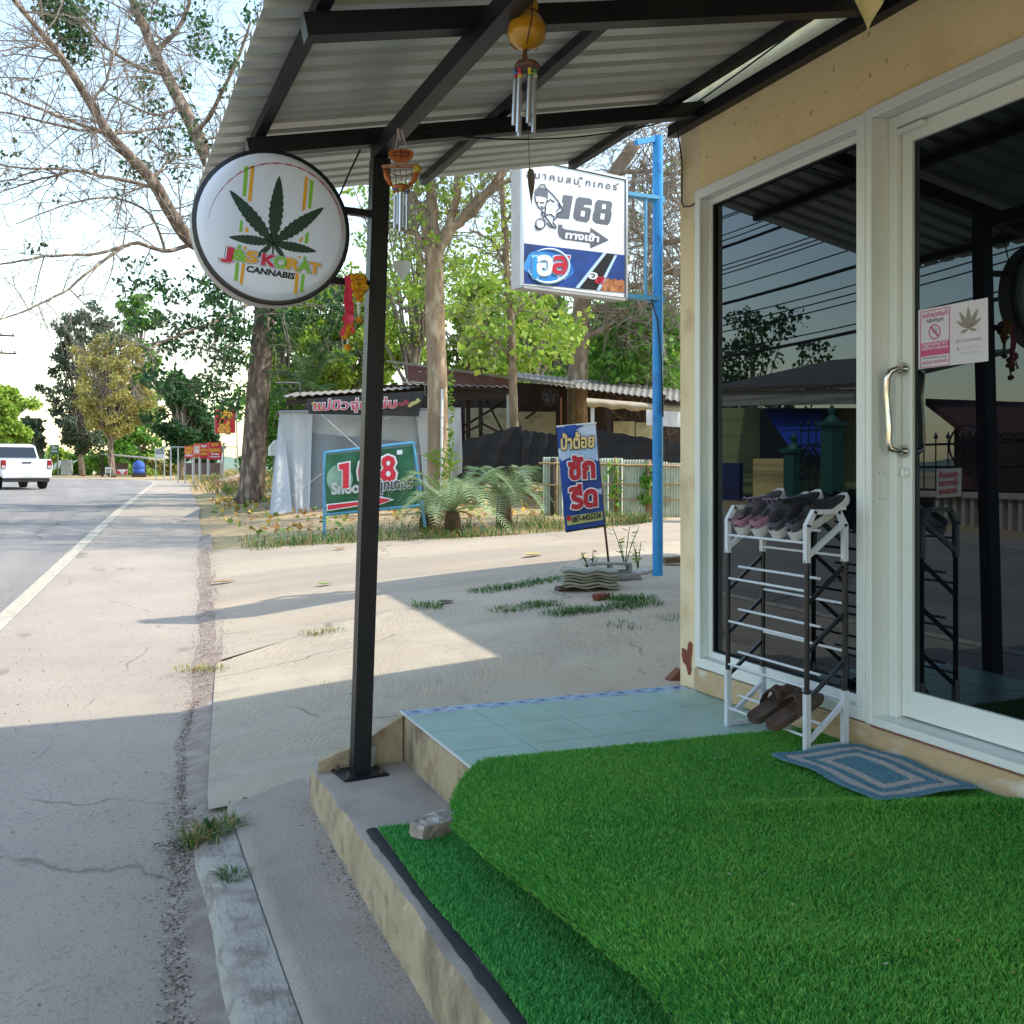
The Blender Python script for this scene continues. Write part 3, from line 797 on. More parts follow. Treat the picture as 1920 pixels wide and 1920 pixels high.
def leaflet(o, tip, w, teeth=9):
    o = Vector(o); tip = Vector(tip); d = tip - o; n = Vector((-d.y, d.x)).normalized()
    L = []; R = []
    for k in range(teeth + 1):
        t = .12 + .86 * k / teeth
        pr = w * (math.sin(math.pi * min(t, 1) ** .85)) ** .8 if t < 1 else 0
        L.append(o + d * t + n * pr); R.append(o + d * t - n * pr)
        if k < teeth:
            L.append(o + d * (t + .035) + n * pr * .80); R.append(o + d * (t + .035) - n * pr * .80)
    pts = [o] + L + [tip] + R[::-1]
    return [tuple(p) for p in pts]
LO = (787, 895)
art('leaf_emblem', [spl(leaflet(LO, t, w)) for t, w in (((840, 318), 66), ((412, 440), 62), ((1222, 590), 62), ((405, 842), 44), ((1160, 968), 44))]
    + [spl(leaflet(LO, t, w, 6)) for t, w in (((630, 1030), 26), ((895, 1040), 24))] + [spl([(778, 890), (796, 890), (790, 1000), (776, 1000)])], M_DG, sg, SN, .0014)
def slet(t, a, b, c, mm, bold, off, nm='lettering'):
    A, B, C = spl([a, b, c]); return lettering(t, A, B, C, nm, mm, sg, SN, off, bold, True, .004, 'A')
for t, a, b, c, mm in (('J', (352, 1018), (428, 1034), (366, 925), M_CR), ('&', (432, 1030), (548, 1054), (446, 940), M_LG), ('S', (556, 1052), (640, 1066), (566, 962), M_OR),
                       ('K', (690, 1078), (792, 1098), (700, 988), M_CR), ('O', (792, 1098), (898, 1116), (804, 1008), M_LG), ('R', (900, 1112), (1000, 1130), (912, 1026), M_OR), ('A', (996, 1130), (1098, 1148), (1010, 1040), M_LG), ('T', (1096, 1146), (1180, 1162), (1104, 1062), M_OR)):
    slet(t, a, b, c, M_INK, .098, .0020, 'letter_outline'); slet(t, a, b, c, M_SIGNW, .080, .0028, 'letter_halo'); slet(t, a, b, c, mm, .05, .0036, 'letter')
slet('CANNABIS', (556, 1138), (964, 1204), (566, 1090), M_INK, .045, .0016)
for z, x0 in ((1.055, .885), (.765, .86)):
    m = MB(); m.bar((x0, 4.12, z), (1.05, 4.12, z - .006), .03, .028); m.build('bracket', M_BLACKP, sg)
cable('sign_cable', [(.995, 4.09, 1.30), (.95, 4.1, 1.2), (.90, 4.11, 1.075), (.885, 4.11, 1.02)], .004, 'black power cable running from the rafter to the round sign')
# ------------------------------------------------------------------ flower garlands on the sign bracket
M_MARI = mat('marigold', 'e8ae24', 'd08a14', scale=60, rough=.8, trans=.2)
M_JAS = mat('jasmine_white', 'd9dccd', 'bfc7b2', scale=60, rough=.8)
M_RIB = mat('crimson_ribbon', 'cf2447', 'e2415f', scale=30, rough=.45)
def flower(mb, c, r, rg):
    for k in range(16):
        d = Vector((rg.gauss(0, 1), rg.gauss(0, 1), rg.gauss(0, .8))).normalized()
        mb.ball(Vector(c) + d * r * .55, r * .55, 6, 4, sq=(1, 1, .8), jit=.3, rg=rg)
def garland(name, label, parts, loc):
    t = thing(name, label, 'garland', loc)
    for nm, b, mm in parts: b.build(nm, mm, t, smooth=False)
    return t
rg = random.Random(4)
def gpt(px, py): return PY(px, py, 4.075)
ml = []; 
for (px_, py_, r_) in ((664, 520, .020), (678, 524, .020), (668, 538, .021), (682, 540, .018), (672, 552, .018), (664, 530, .016), (674, 562, .012)):
    b = MB(); flower(b, gpt(px_, py_), r_ * 1.25, rg); ml.append(('marigold', b, M_MARI))
b = MB(); b.tube([gpt(673, 562), gpt(673, 590)], [.009, .007], 8); ml.append(('jasmine_string', b, M_JAS))
b = MB(); flower(b, gpt(673, 600), .016, rg); ml.append(('marigold_tip', b, M_MARI))
b = MB(); b.tube([gpt(673, 590), gpt(673, 598)], .003, 5); ml.append(('thread', b, M_JAS))
garland('flower_garland', 'short marigold garland looped on the sign bracket beside the post', ml, gpt(673, 520))
ml = []
b = MB(); 
for dx in (-.004, .006):
    top = gpt(652, 518); 
    pts = [top + Vector((dx * .4, -.01 - abs(dx), -k * .0253)) + Vector((dx + .004 * math.sin(k * 1.3 + dx * 90), .004 * math.sin(k), 0)) for k in range(10)]
    for k in range(9): b.add([pts[k] + Vector((-.011, 0, 0)), pts[k] + Vector((.011, .004, 0)), pts[k + 1] + Vector((.011, .004, 0)), pts[k + 1] + Vector((-.011, 0, 0))], [(0, 1, 2, 3)])
ml.append(('ribbon', b, M_RIB))
b = MB(); c0 = gpt(650, 597) + Vector((0, -.02, 0))
for k in range(9):
    a = k * 2 * math.pi / 9; d = Vector((math.cos(a) * .03, -.006, math.sin(a) * .026 - .006)); n = Vector((-math.sin(a), 0, math.cos(a))) * .009
    b.add([c0, c0 + d * .6 + n, c0 + d, c0 + d * .6 - n], [(0, 1, 2, 3)])
b.add([c0, c0 + Vector((-.035, 0, -.07)), c0 + Vector((-.016, 0, -.075))], [(0, 1, 2)]); b.add([c0, c0 + Vector((.018, 0, -.06)), c0 + Vector((.03, 0, -.05))], [(0, 1, 2)])
ml.append(('bow', b, M_RIB))
for px_, py_, r_ in ((655, 610, .017), (650, 620, .017), (658, 622, .013), (647, 630, .013)):
    b = MB(); flower(b, gpt(px_, py_), r_ * 1.25, rg); ml.append(('marigold', b, M_MARI))
b = MB(); b.tube([gpt(652, 628), gpt(652, 646)], [.006, .005], 6); ml.append(('jasmine_string', b, M_JAS))
b = MB(); flower(b, gpt(651, 652), .017, rg); ml.append(('marigold_tip', b, M_MARI))
garland('flower_garland', 'marigold garland with a long crimson ribbon hanging under the round sign', ml, gpt(650, 518))
# ------------------------------------------------------------------ wind chimes
M_GOURD = mat('lacquered_gourd', 'c99518', 'a8740f', scale=5, rough=.3, coat=.5, bump=.03, bscale=20)
M_CORD = mat('brown_cord', '5a3a30', rough=.8); M_ALU = mat('aluminium_tube', 'c9cbd2', rough=.28, metal=.9)
M_WOOD = mat('orange_wood', 'b8641e', '8f4413', scale=14, rough=.5, coat=.3)
GD = 2.95
def gq(px, py, dd=0): return P(px, py, GD + dd)
c = gq(985, 62); q = GD / 1920
gc = thing('wind_chime', 'wind chime with a yellow gourd above silver tubes under the awning', 'wind chime', gq(985, 0))
m = MB(); m.lathe(gq(988, 94), [(.004, 0), (.02, .002), (24 * q, 8 * q), (33 * q, 18 * q), (36.5 * q, 32 * q), (34 * q, 48 * q), (27 * q, 60 * q), (20.5 * q, 67 * q), (20 * q, 72 * q), (21.5 * q, 80 * q), (20.5 * q, 90 * q), (14 * q, 101 * q), (5 * q, 107 * q), (2.5 * q, 116 * q)], 28)
m.build('gourd', M_GOURD, gc, smooth=True)
m = MB()
for a0 in (.3, 2.2, 4.3):
    pts = []
    for r_, h_ in ((3, 0), (24, 7), (33.5, 17), (37.2, 32), (34.6, 48), (27.5, 60), (21, 68), (22, 80), (21, 90), (14, 102), (3, 110)):
        a = a0 + h_ * .006; pts.append(gq(988, 94) + Vector((math.cos(a) * r_ * q, math.sin(a) * r_ * q, h_ * q)))
    m.tube(pts, .0022, 5)
m.tube([gq(988, 94) + Vector((math.cos(t) * 20.8 * q, math.sin(t) * 20.8 * q, 70 * q)) for t in np.linspace(0, 6.283, 18)], .0022, 5)
m.tube([gq(986, -10), gq(986, -70)], .0022, 5); m.tube([gq(984, 94), gq(982, 112)], .006, 6); m.tube([gq(986, 94), gq(987, 112)], .004, 6)
m.build('cord', M_CORD, gc)
m = MB(); m.lathe(gq(988, 125), [(.005, -.006), (23 * q, -.008), (25 * q, 0), (21 * q, .010), (.005, .014)], 22); m.build('hanger_disc', mat('dark_coconut', '4b2f26', '6b4535', scale=20, rough=.6), gc, smooth=50)
cols = [mat('blue_bead', '3f7fc4', rough=.3), mat('red_bead', 'c02a4a', rough=.3), mat('yellow_bead', 'cdbb2c', rough=.3), mat('green_bead', '5d9a5c', rough=.3), mat('white_bead', 'd8cfc0', rough=.3)]
tubes = [(966, 150, 234, 0), (974, 147, 248, 1), (976, 170, 255, 1), (993, 144, 230, 2), (998, 150, 235, 2), (1003, 147, 248, 3)]
for i, (tx, t0, t1, ci) in enumerate(tubes):
    dd = (.02, -.03, .03, -.025, .03, 0)[i]; r_ = .0068
    m = MB(); a = gq(tx, t0, dd); b_ = gq(tx - 3, t1, dd); m.tube([a, b_], r_, 10); m.build('tube', M_ALU, gc, smooth=40)
    for k in range(3):
        m = MB(); m.ball(gq(tx + .5 * k, 130 + k * 6.5, dd), .0062, 8, 5); m.build('bead', cols[(ci + (k == 2) * 1) % 5], gc, smooth=True)
m = MB(); m.tube([gq(988, 125), gq(990, 210), gq(991, 262)], .0012, 4); m.tube([gq(991, 262), gq(993, 318)], .001, 4); m.build('clapper_cord', mat('thread', '3b342f', rough=.8), gc)
m = MB(); m.ball(gq(984, 214), .013, 10, 6, sq=(1, 1, .6)); m.build('clapper', mat('cream_clapper', 'b9b3a6', rough=.5), gc, smooth=True)
def hang_leaf(px_, py_, d_, w, h_, bend=.1, yaw=0.0):
    """heart shaped leaf hanging by its stalk, with a slight fold down the middle"""
    o = P(px_, py_, d_); out = []
    prof_ = [(0, 0), (.30, -.02), (.5, -.14), (.52, -.3), (.40, -.5), (.22, -.68), (.09, -.82), (.035, -.9), (0, -1.0)]
    ca, sa = math.cos(yaw), math.sin(yaw)
    mb = MB(); rows = []
    for x_, z_ in prof_:
        row = []
        for s in (-1, -.5, 0, .5, 1):
            lx = x_ * w * s; ly = -abs(s) * x_ * w * bend - .04 * h_ * z_ * z_
            row.append(o + RGT * (lx * ca) + FWD * (lx * sa + ly) + UP * (z_ * h_))
        rows.append(row)
    mb.grid(rows); rows2 = [[p_ + FWD * .0015 for p_ in r_] for r_ in rows]; mb.grid(rows2, flip=True)
    return mb
hang_leaf(996, 316, GD, .034, .115, .5, .9).build('tail_leaf', mat('grey_leaf', '6b6561', rough=.6), gc, smooth=True)
# carved wooden chime by the post
WD = 3.86
def wq(px, py, dd=0): return P(px, py, WD + dd)
wq_ = WD / 1920
wc = thing('wind_chime', 'orange wooden wind chime with silver tubes hanging beside the black post', 'wind chime', wq(752, 228))
m = MB()
for a, b_ in (((750, 236), (741, 280)), ((752, 234), (762, 278)), ((750, 236), (757, 262)), ((747, 240), (749, 262))): m.tube([wq(*a), wq(*b_)], .0016, 5)
m.tube([wq(745, 240, -.01), wq(746, 250, -.01), wq(751, 262, -.01)], .002, 5); m.build('string', mat('white_string', 'c9bfb6', rough=.8), wc)
m = MB(); base = wq(752, 290)
ov = [base + RGT * (24 * wq_ * math.cos(t)) + UP * (13 * wq_ * math.sin(t) + 2 * wq_ * math.cos(2 * t)) for t in np.linspace(0, 6.283, 29)[:-1]]
m.prism(ov, FWD * .014); m.build('name_disc', M_WOOD, wc)
m = MB(); 
for a, b_ in (((738, 285), (766, 285)), ((738, 292), (766, 292)), ((738, 285), (738, 292)), ((766, 285), (766, 292)), ((752, 280), (752, 296))): m.bar(wq(*a, -.002), wq(*b_, -.002), .003, .003)
m.build('carving', mat('burnt_wood', '5b2410', rough=.7), wc)
m = MB(); m.bar(wq(716, 313), wq(785, 310), .012, .012); m.build('cross_stick', mat('pinkish_wood', 'a8796a', '8a5a45', scale=30, rough=.7), wc)
m = MB(); m.lathe(wq(783, 318), [(.012, -.012), (.016, -.004), (.016, .008), (.010, .014)], 12); m.build('cup', mat('yellow_wood', 'b39a2e', rough=.5), wc, smooth=True)
for k, (a, b_) in enumerate((((722, 316), (734, 348)), ((782, 322), (768, 348)))):
    m = MB(); mid = wq((a[0] + b_[0]) / 2 - (3 if k == 0 else -3), (a[1] + b_[1]) / 2); m.tube([wq(*a), mid, wq(*b_)], [.009, .011, .008], 8); m.build('carved_arm', M_WOOD, wc, smooth=True)
m = MB(); m.lathe(wq(752, 352), [(.012, -.012), (.034, -.008), (.036, 0), (.03, .008), (.012, .014)], 16); m.build('ring_block', M_WOOD, wc, smooth=40)
m = MB()
for k in range(5):
    a = wq(728 + k * 11, 318 - 0 * k); b_ = wq(733 + k * 9, 345); m.tube([a, (a + b_) / 2 + Vector((.004, 0, -.003)), b_], .0018, 4)
m.tube([wq(724, 318), wq(740, 328), wq(757, 330), wq(782, 322)], .0022, 5); m.build('netting', mat('green_thread', '6f7a4a', '8c5a48', scale=50, rough=.8), wc)
for i, (tx, t0, t1) in enumerate(((740, 366, 428), (746, 362, 420), (751, 360, 434), (757, 362, 424), (763, 366, 430), (766, 364, 414))):
    dd = (-.02, .02, -.025, .015, -.01, .025)[i]
    m = MB(); m.tube([wq(tx, t0, dd), wq(tx - 1, t1, dd)], .0058, 9); m.build('tube', M_ALU, wc, smooth=40)
    for k in range(2):
        m = MB(); m.ball(wq(tx, 354 + k * 6, dd), .006, 7, 5); m.build('bead', cols[(i + k) % 5], wc, smooth=True)
m = MB(); m.tube([wq(752, 355), wq(754, 492)], .0011, 4); m.build('clapper_cord', MATS['thread'], wc)
hang_leaf(755, 488, WD, .064, .088, .15, .2).build('tail_leaf', mat('silver_bodhi_leaf', 'b9bdb8', rough=.4), wc, smooth=True)
# tail leaf of a third chime that hangs above the frame
lf_ = thing('hanging_leaf', 'dry pointed leaf pendant at the top edge in front of the yellow wall', 'pendant', P(1630, 0, 1.85))
hang_leaf(1626, -52, 1.85, .075, .112, .2, .3).build('leaf_blade', mat('dry_leaf', 'b9a878', 'a39160', scale=25, rough=.6), lf_, smooth=True)
m = MB(); m.tube([P(1626, -52, 1.85), P(1626, -400, 1.85)], .0012, 4); m.build('cord', MATS['thread'], lf_)
# ------------------------------------------------------------------ artificial grass mats
def turf_mat(name, shades):
    ms = []
    for k, (a, b_) in enumerate(shades): ms.append(mat(f'{name}_{k}', a, b_, scale=1.7, rough=.55, spec=.3, trans=.35))
    return ms
TURF = turf_mat('turf_fibre', (('54a846', '74bd4e'), ('46983e', '60ae46'), ('86c65c', '9ace5c')))
TURF2 = turf_mat('turf_fibre_low', (('50ac54', '60b85a'), ('429a48', '50a652'), ('78c66c', '84cc6c')))
def upper_z(x, y):
    z = ZP + .014 + .006 * math.sin(x * 3.1 + y * 1.3) * math.sin(y * 2.2)
    z += .022 * math.exp(-((y - (2.52 - .42 * (x - 2.0))) / .06) ** 2) * (1 if x > 1.55 else 0) * min(1, max(0, (x - 1.55) / .4))      # rucked fold
    z += .012 * math.exp(-((y - (1.75 - .3 * (x - 1.6))) / .07) ** 2)
    if x < 1.27: t = 1.27 - x; z -= 1.55 * t * t
    return z
def upper_left(y):
    if y > 3.05: return 1.045 + .9 * (y - 3.05) ** 2 * 2.2
    return 1.045 - .02 * math.sin(y * 2.5)
def upper_back(x): return 3.385 - .03 * max(0, x - 1.9) ** 1.2 - .08 * max(0, x - 2.2) - (.20 * max(0, 1.22 - x))
def in_upper(x, y): return x > upper_left(y) and y < upper_back(x) and x < 2.612
def turf(name, label, inside, zf, lo, hi, dens, mats, seed, hgt=(.009, .018), left=lambda y: -9):
    rgn = np.random.default_rng(seed)
    t = thing(name, label, 'grass mat', ((lo[0] + hi[0]) / 2, (lo[1] + hi[1]) / 2, zf((lo[0] + hi[0]) / 2, (lo[1] + hi[1]) / 2)))
    # woven backing
    nx, ny_ = 40, 90; mb = MB(); idx = {}
    xs = np.linspace(lo[0], hi[0], nx + 1); ys = np.linspace(lo[1], hi[1], ny_ + 1)
    vs = []; fs = []
    for j in range(ny_):
        for i in range(nx):
            cx_, cy_ = (xs[i] + xs[i + 1]) / 2, (ys[j] + ys[j + 1]) / 2
            if not inside(cx_, cy_): continue
            f = []
            for a, b_ in ((i, j), (i + 1, j), (i + 1, j + 1), (i, j + 1)):
                if (a, b_) not in idx: idx[a, b_] = len(vs); xa = max(xs[a], left(ys[b_]) + .006); vs.append((xa, ys[b_], zf(xa, ys[b_])))
                f.append(idx[a, b_])
            fs.append(tuple(f))
    mb.add(vs, fs); n0 = len(vs)
    mb.add([(a, b_, c_ - .008) for a, b_, c_ in vs], [f[::-1] for f in fs], 1)
    mb.build('backing', [mat('turf_base', '2c6e2c', '347c34', scale=40, rough=.9), mat('black_backing', '141614', rough=.9)], t, smooth=True)
    # fibres
    N_ = int((hi[0] - lo[0]) * (hi[1] - lo[1]) * dens)
    px_ = rgn.uniform(lo[0], hi[0], N_); py_ = rgn.uniform(lo[1], hi[1], N_)
    ok = np.array([inside(a, b_) for a, b_ in zip(px_, py_)]); px_, py_ = px_[ok], py_[ok]; n = len(px_)
    pz = np.array([zf(a, b_) for a, b_ in zip(px_, py_)])
    e = .004
    nxv = np.array([(zf(a - e, b_) - zf(a + e, b_)) / (2 * e) for a, b_ in zip(px_, py_)]); nyv = np.array([(zf(a, b_ - e) - zf(a, b_ + e)) / (2 * e) for a, b_ in zip(px_, py_)])
    h_ = rgn.uniform(hgt[0], hgt[1], n); ang = rgn.uniform(0, 2 * np.pi, n); lean = rgn.uniform(.15, 1.1, n) * h_
    w_ = rgn.uniform(.0011, .0021, n)
    base = np.stack([px_, py_, pz - .001], 1)
    d_ = np.stack([np.cos(ang), np.sin(ang), np.zeros(n)], 1); a2 = ang + np.pi / 2 + rgn.uniform(-.9, .9, n)
    s_ = np.stack([np.cos(a2), np.sin(a2), np.zeros(n)], 1) * w_[:, None]
    nrm = np.stack([np.clip(nxv, -1.5, 1.5), np.clip(nyv, -1.5, 1.5), np.ones(n)], 1); nrm /= np.linalg.norm(nrm, axis=1)[:, None]
    mid = base + nrm * (h_ * .55)[:, None] + d_ * (lean * .3)[:, None]
    tip = base + nrm * (h_ * .92)[:, None] + d_ * lean[:, None]
    V = np.stack([base - s_, base + s_, mid + s_ * .9, mid - s_ * .9, tip], 1).reshape(-1, 3)
    o_ = np.arange(n)[:, None] * 5
    Fq = np.concatenate([o_ + np.array([[0, 1, 2]]), o_ + np.array([[0, 2, 3]]), o_ + np.array([[3, 2, 4]])], 1).reshape(-1, 3)
    mi = np.repeat(rgn.choice(3, n, p=(.5, .28, .22)), 3)
    stuff(np_mesh('turf_pile', V, Fq, mats, t, mi))
    return t
turf('grass_mat', 'large artificial grass mat covering the tiled porch in front of the door', in_upper, upper_z, (.99, 1.15), (2.615, 3.40), 70000, TURF, 1, left=upper_left)
def low_left(y): return .893 + .006 * math.sin(y * 6)
turf('grass_mat', 'narrow artificial grass mat laid on the lower concrete step', lambda x, y: x > low_left(y) and y < 3.43 + .015 * math.sin(x * 9), lambda x, y: ZS + .012, (.88, 1.3), (1.218, 3.45), 68000, TURF2, 2, left=low_left)
m = MB(); rows = []; rg = random.Random(8)
for y in np.linspace(1.2, 3.46, 46):
    rows.append([(x + rg.uniform(-.003, .003), y, ZS + z_ + rg.uniform(0, .003)) for x, z_ in ((.862, .002), (.867, .007), (.876, .009), (.886, .009), (.897, .008))])
m.grid(rows, flip=True); tag(m.build('mat_edge_strip', mat('black_felt', '17181b', '2a2b2e', scale=20, rough=.9), smooth=True), 'black rolled backing edge along the narrow grass mat on the step', 'edging')
# ------------------------------------------------------------------ braided door mat
M_BB = mat('blue_braid', '6a93a2', '587f90', scale=60, rough=.95); M_BG = mat('beige_braid', 'c9bfb9', 'b0a7a2', scale=60, rough=.95)
dmc = Vector((2.388, 2.715, ZP + .045)); dm = thing('door_mat', 'rectangular braided mat of blue and beige rings before the glass door', 'door mat', dmc, math.radians(-1.5))
hw, hl = .198, .278; nr = 11; bwid = hw / nr
seq = [0, 0, 1, 1, 0, 0, 1, 1, 0, 0, 0]
rg = random.Random(12)
for r_ in range(nr):
    ax, ay = hw - (r_ + .5) * bwid, hl - (r_ + .5) * bwid
    if ax < .004: ax = .004
    mb = MB(); per = 4 * (ax + ay); n = max(int(per / .0095), 10)
    for k in range(n):
        for side in (0, 1):
            s_ = ((k + .5 * side) / n * per) % per
            if s_ < 2 * ax: p_ = (-ax + s_, -ay); t_ = (1, 0)
            elif s_ < 2 * ax + 2 * ay: p_ = (ax, -ay + s_ - 2 * ax); t_ = (0, 1)
            elif s_ < 4 * ax + 2 * ay: p_ = (ax - (s_ - 2 * ax - 2 * ay), ay); t_ = (-1, 0)
            else: p_ = (-ax, ay - (s_ - 4 * ax - 2 * ay)); t_ = (0, -1)
            o_ = (.0045 if side else -.0045); n_ = (-t_[1], t_[0])
            wv = .004 * math.sin(p_[1] * 16 + 1) + .003 * math.sin(p_[0] * 21)
            edge_f = .006 * math.sin(p_[1] * 23) if r_ < 2 else 0
            c_ = Vector((p_[0] + n_[0] * o_ + edge_f * (1 if abs(n_[0]) else 0), p_[1] + n_[1] * o_, wv + rg.uniform(-.001, .001)))
            dd = Vector((t_[0] + n_[0] * (.8 if side else -.8), t_[1] + n_[1] * (.8 if side else -.8), 0)).normalized()
            x_, y_, _ = frame_to(dd)
            L_, w_, h_ = .0092, .0052, .0055
            vs = [c_ - dd * L_, c_ + x_ * w_, c_ + Vector((0, 0, h_)), c_ - x_ * w_, c_ - Vector((0, 0, h_ * .8)), c_ + dd * L_]
            mb.add(vs, [(0, 2, 1), (0, 3, 2), (0, 1, 4), (0, 4, 3), (5, 1, 2), (5, 2, 3), (5, 4, 1), (5, 3, 4)])
    mb.build('braid', M_BB if seq[r_] == 0 else M_BG, dm, smooth=True, local=True)
# ------------------------------------------------------------------ shoe rack by the window
M_RW = mat('white_plastic', 'd6d9e0', 'cbd0d8', scale=8, rough=.4); M_RB = mat('black_tube', '1b1a1f', rough=.35)
RX0, RX1, RY0, RY1 = 2.385, 2.555, 3.035, 3.535
rack = thing('shoe_rack', 'narrow black and white shoe rack standing against the black window', 'shoe rack', (2.47, 3.28, ZP))
tb = .021
def zb_(y): return (ZP + .022 if y < 3.3 else ZP + .001)
for yy in (RY0, RY1):
    m = MB(); p_ = [(RX0, yy, -.335), (RX0, yy, -.205), (RX0 + .03, yy, -.155), (RX1 - .03, yy, -.155), (RX1, yy, -.205), (RX1, yy, -.335)]
    for a, b_ in zip(p_, p_[1:]): m.bar(a, b_, .018, tb, up=Vector((0, 1, 0)), ext=.004)
    m.bar((RX0, yy, -.318), (RX1, yy, -.195), .016, tb * .9, up=Vector((0, 1, 0))); m.build('top_frame', M_RW, rack)
    for xx in (RX0, RX1):
        m = MB(); m.tube([(xx, yy, -.33), (xx, yy, -.82)], .0098, 10); m.build('leg', M_RB, rack, smooth=40)
    for z in (-.49, -.665, -.84):
        m = MB(); m.bar((RX0, yy, z), (RX1, yy, z + .135), .013, .013); m.build('brace', M_RB, rack)
    m = MB(); zb2 = zb_(yy)
    m.bar((RX0, yy, -.815), (RX0, yy, zb2), .021, .021, up=Vector((0, 1, 0))); m.bar((RX1, yy, -.815), (RX1, yy, zb2), .021, .021, up=Vector((0, 1, 0)))
    m.bar((RX0, yy, zb2 + .01), (RX1, yy, zb2 + .01), .016, .018); m.bar((RX0, yy, zb2 + .03), (RX1, yy, zb2 + .165), .014, .016); m.build('foot_frame', M_RW, rack)
for zf in (-.272, -.447, -.622, -.797, -.975):
    for t_ in (0.0, .32, 1.0):
        if zf == -.272 and t_ == 1.0: pass
        xx = RX0 + (RX1 - RX0) * t_; z = zf + .128 * t_ * .9 + (.005 if t_ == 0 else .012)
        m = MB(); m.tube([(xx, RY0 - .004, z), (xx, RY1 + .004, z)], .0052, 8); m.build('rod', M_RW, rack, smooth=40)
# ------------------------------------------------------------------ shoes
def sneaker(name, label, loc, rotz, pitch, upper, heel, sole, lace, roll=0.0, mirror=1, group=None):
    t = thing(name, label, 'shoe', loc); t.rotation_euler = (roll, -pitch, rotz)
    st = [(0, .016, .050, 0), (.008, .028, .078, .006), (.030, .033, .088, .040), (.065, .034, .080, .046), (.10, .035, .084, .020), (.12, .037, .088, 0), (.15, .040, .076, 0), (.19, .044, .057, 0), (.225, .043, .046, 0), (.252, .035, .038, 0), (.268, .021, .030, 0), (.272, .008, .025, 0)]
    rows = []; NP = 12
    for x, hw_, tz, dip in st:
        row = []
        for k in range(NP + 1):
            a = math.pi * k / NP; cy, sn = math.cos(a), math.sin(a)
            y = hw_ * (abs(cy) ** .7) * (1 if cy > 0 else -1) * mirror; z = .018 + (tz - .018) * (sn ** .62)
            z -= dip * max(0, sn - .55) / .45
            row.append((x, y * (1 + .0 * x), z))
        rows.append(row)
    mb = MB(); mb.grid(rows, flip=mirror > 0); o = mb.build('upper', [upper, heel, MATS['dark_lining'] if 'dark_lining' in MATS else mat('dark_lining', '17171a', rough=.9)], t, smooth=True, local=True)
    for pl in o.data.polygons:
        c_ = pl.center
        if c_.x < .05 and c_.z < .062 and abs(c_.y) > .012 or c_.x < .012: pl.material_index = 1
        if .02 < c_.x < .10 and abs(c_.y) < .022: pl.material_index = 2
    out = [(x, (hw_ + .004)) for x, hw_, _, _ in [(-.004, .012, 0, 0)] + st[1:-1] + [(.278, .010, 0, 0)]]
    outline = [(x, y * mirror, 0) for x, y in out] + [(x, -y * mirror, 0) for x, y in out[::-1]]
    mb = MB(); n = len(outline); lv = []
    for z, k, in ((0, .93), (.006, 1.0), (.020, 1.03), (.028, .99)):
        lv.append([(x, y * k, z + (.012 * max(0, (x - .2) / .08) ** 2 if z < .01 else .006 * max(0, (x - .2) / .08) ** 2) + (.006 * max(0, (.04 - x) / .04) if z > .01 else 0)) for x, y, _ in outline])
    vs = [p_ for l in lv for p_ in l]; fs = [tuple(range(n))[::-1], tuple(range(3 * n, 4 * n))]
    for j in range(3):
        for i in range(n): fs.append((j * n + i, j * n + (i + 1) % n, (j + 1) * n + (i + 1) % n, (j + 1) * n + i))
    mb.add(vs, fs); mb.build('sole', sole, t, smooth=45, local=True)
    mb = MB(); mb.grid([[(.085 + .05 * u, y, .082 + .028 * (1 - u) + .0 * y) for y in (-.020, -.01, 0, .01, .020)] for u in (0, .5, 1)]); mb.build('tongue', upper, t, smooth=True, local=True)
    mb = MB()
    for k in range(5):
        x = .115 + k * .017; z = .094 - k * .0085
        mb.tube([(x, -.022, z - .012), (x + .006, -.008, z + .001), (x + .006, .008, z + .001), (x, .022, z - .012)], .0028, 5)
    for s in (-1, 1): mb.tube([(.112, 0, .095), (.105, s * .018, .108), (.118, s * .03, .100), (.118, s * .012, .094)], .0022, 5)
    mb.build('laces', lace, t, smooth=True, local=True)
    return t
M_SGREY = mat('grey_knit', '55505c', '46424c', scale=90, rough=.9); M_SPINK = mat('dusty_pink_suede', '8a6272', '9a7080', scale=40, rough=.85); M_SOLE = mat('offwhite_rubber', 'c9c9c9', 'b9b6b2', scale=20, rough=.6)
M_SBLK = mat('black_mesh', '1c1c22', '24242b', scale=80, rough=.85); M_SDARK = mat('charcoal_heel', '3b3b44', rough=.6); M_LILAC = mat('lilac_lace', '9a8aa0', rough=.8); M_BLACE = mat('black_lace', '101013', rough=.8)
M_SLIL = mat('lilac_toe', '8f8090', '9a8b9c', scale=60, rough=.8)
ZT = -.262; PIT_ = math.radians(33)
for lab, y, u_, h_, l_, r_ in (('grey and dusty pink running shoe at the window end of the rack top', 3.455, M_SGREY, M_SPINK, M_LILAC, .06), ('grey and dusty pink running shoe beside the black shoe on the rack top', 3.345, M_SGREY, M_SPINK, M_LILAC, -.05),
                           ('black running shoe beside the pink shoe on the rack top', 3.225, M_SBLK, M_SDARK, M_BLACE, .05), ('black running shoe nearest the door on the rack top', 3.115, M_SBLK, M_SDARK, M_BLACE, -.04)):
    sneaker('running_shoe', lab, (RX0 + .004 + abs(r_) * .1, y, ZT), r_ * 1.8, PIT_ + r_ * .5, u_, h_, M_SOLE, l_, 0.0, 1, 'shoes on top of the shoe rack')
M_SAND = mat('brown_foam', '4c3b33', '5a463b', scale=30, rough=.8); M_SAND2 = mat('brown_strap', '5b4338', '4b362d', scale=40, rough=.75)
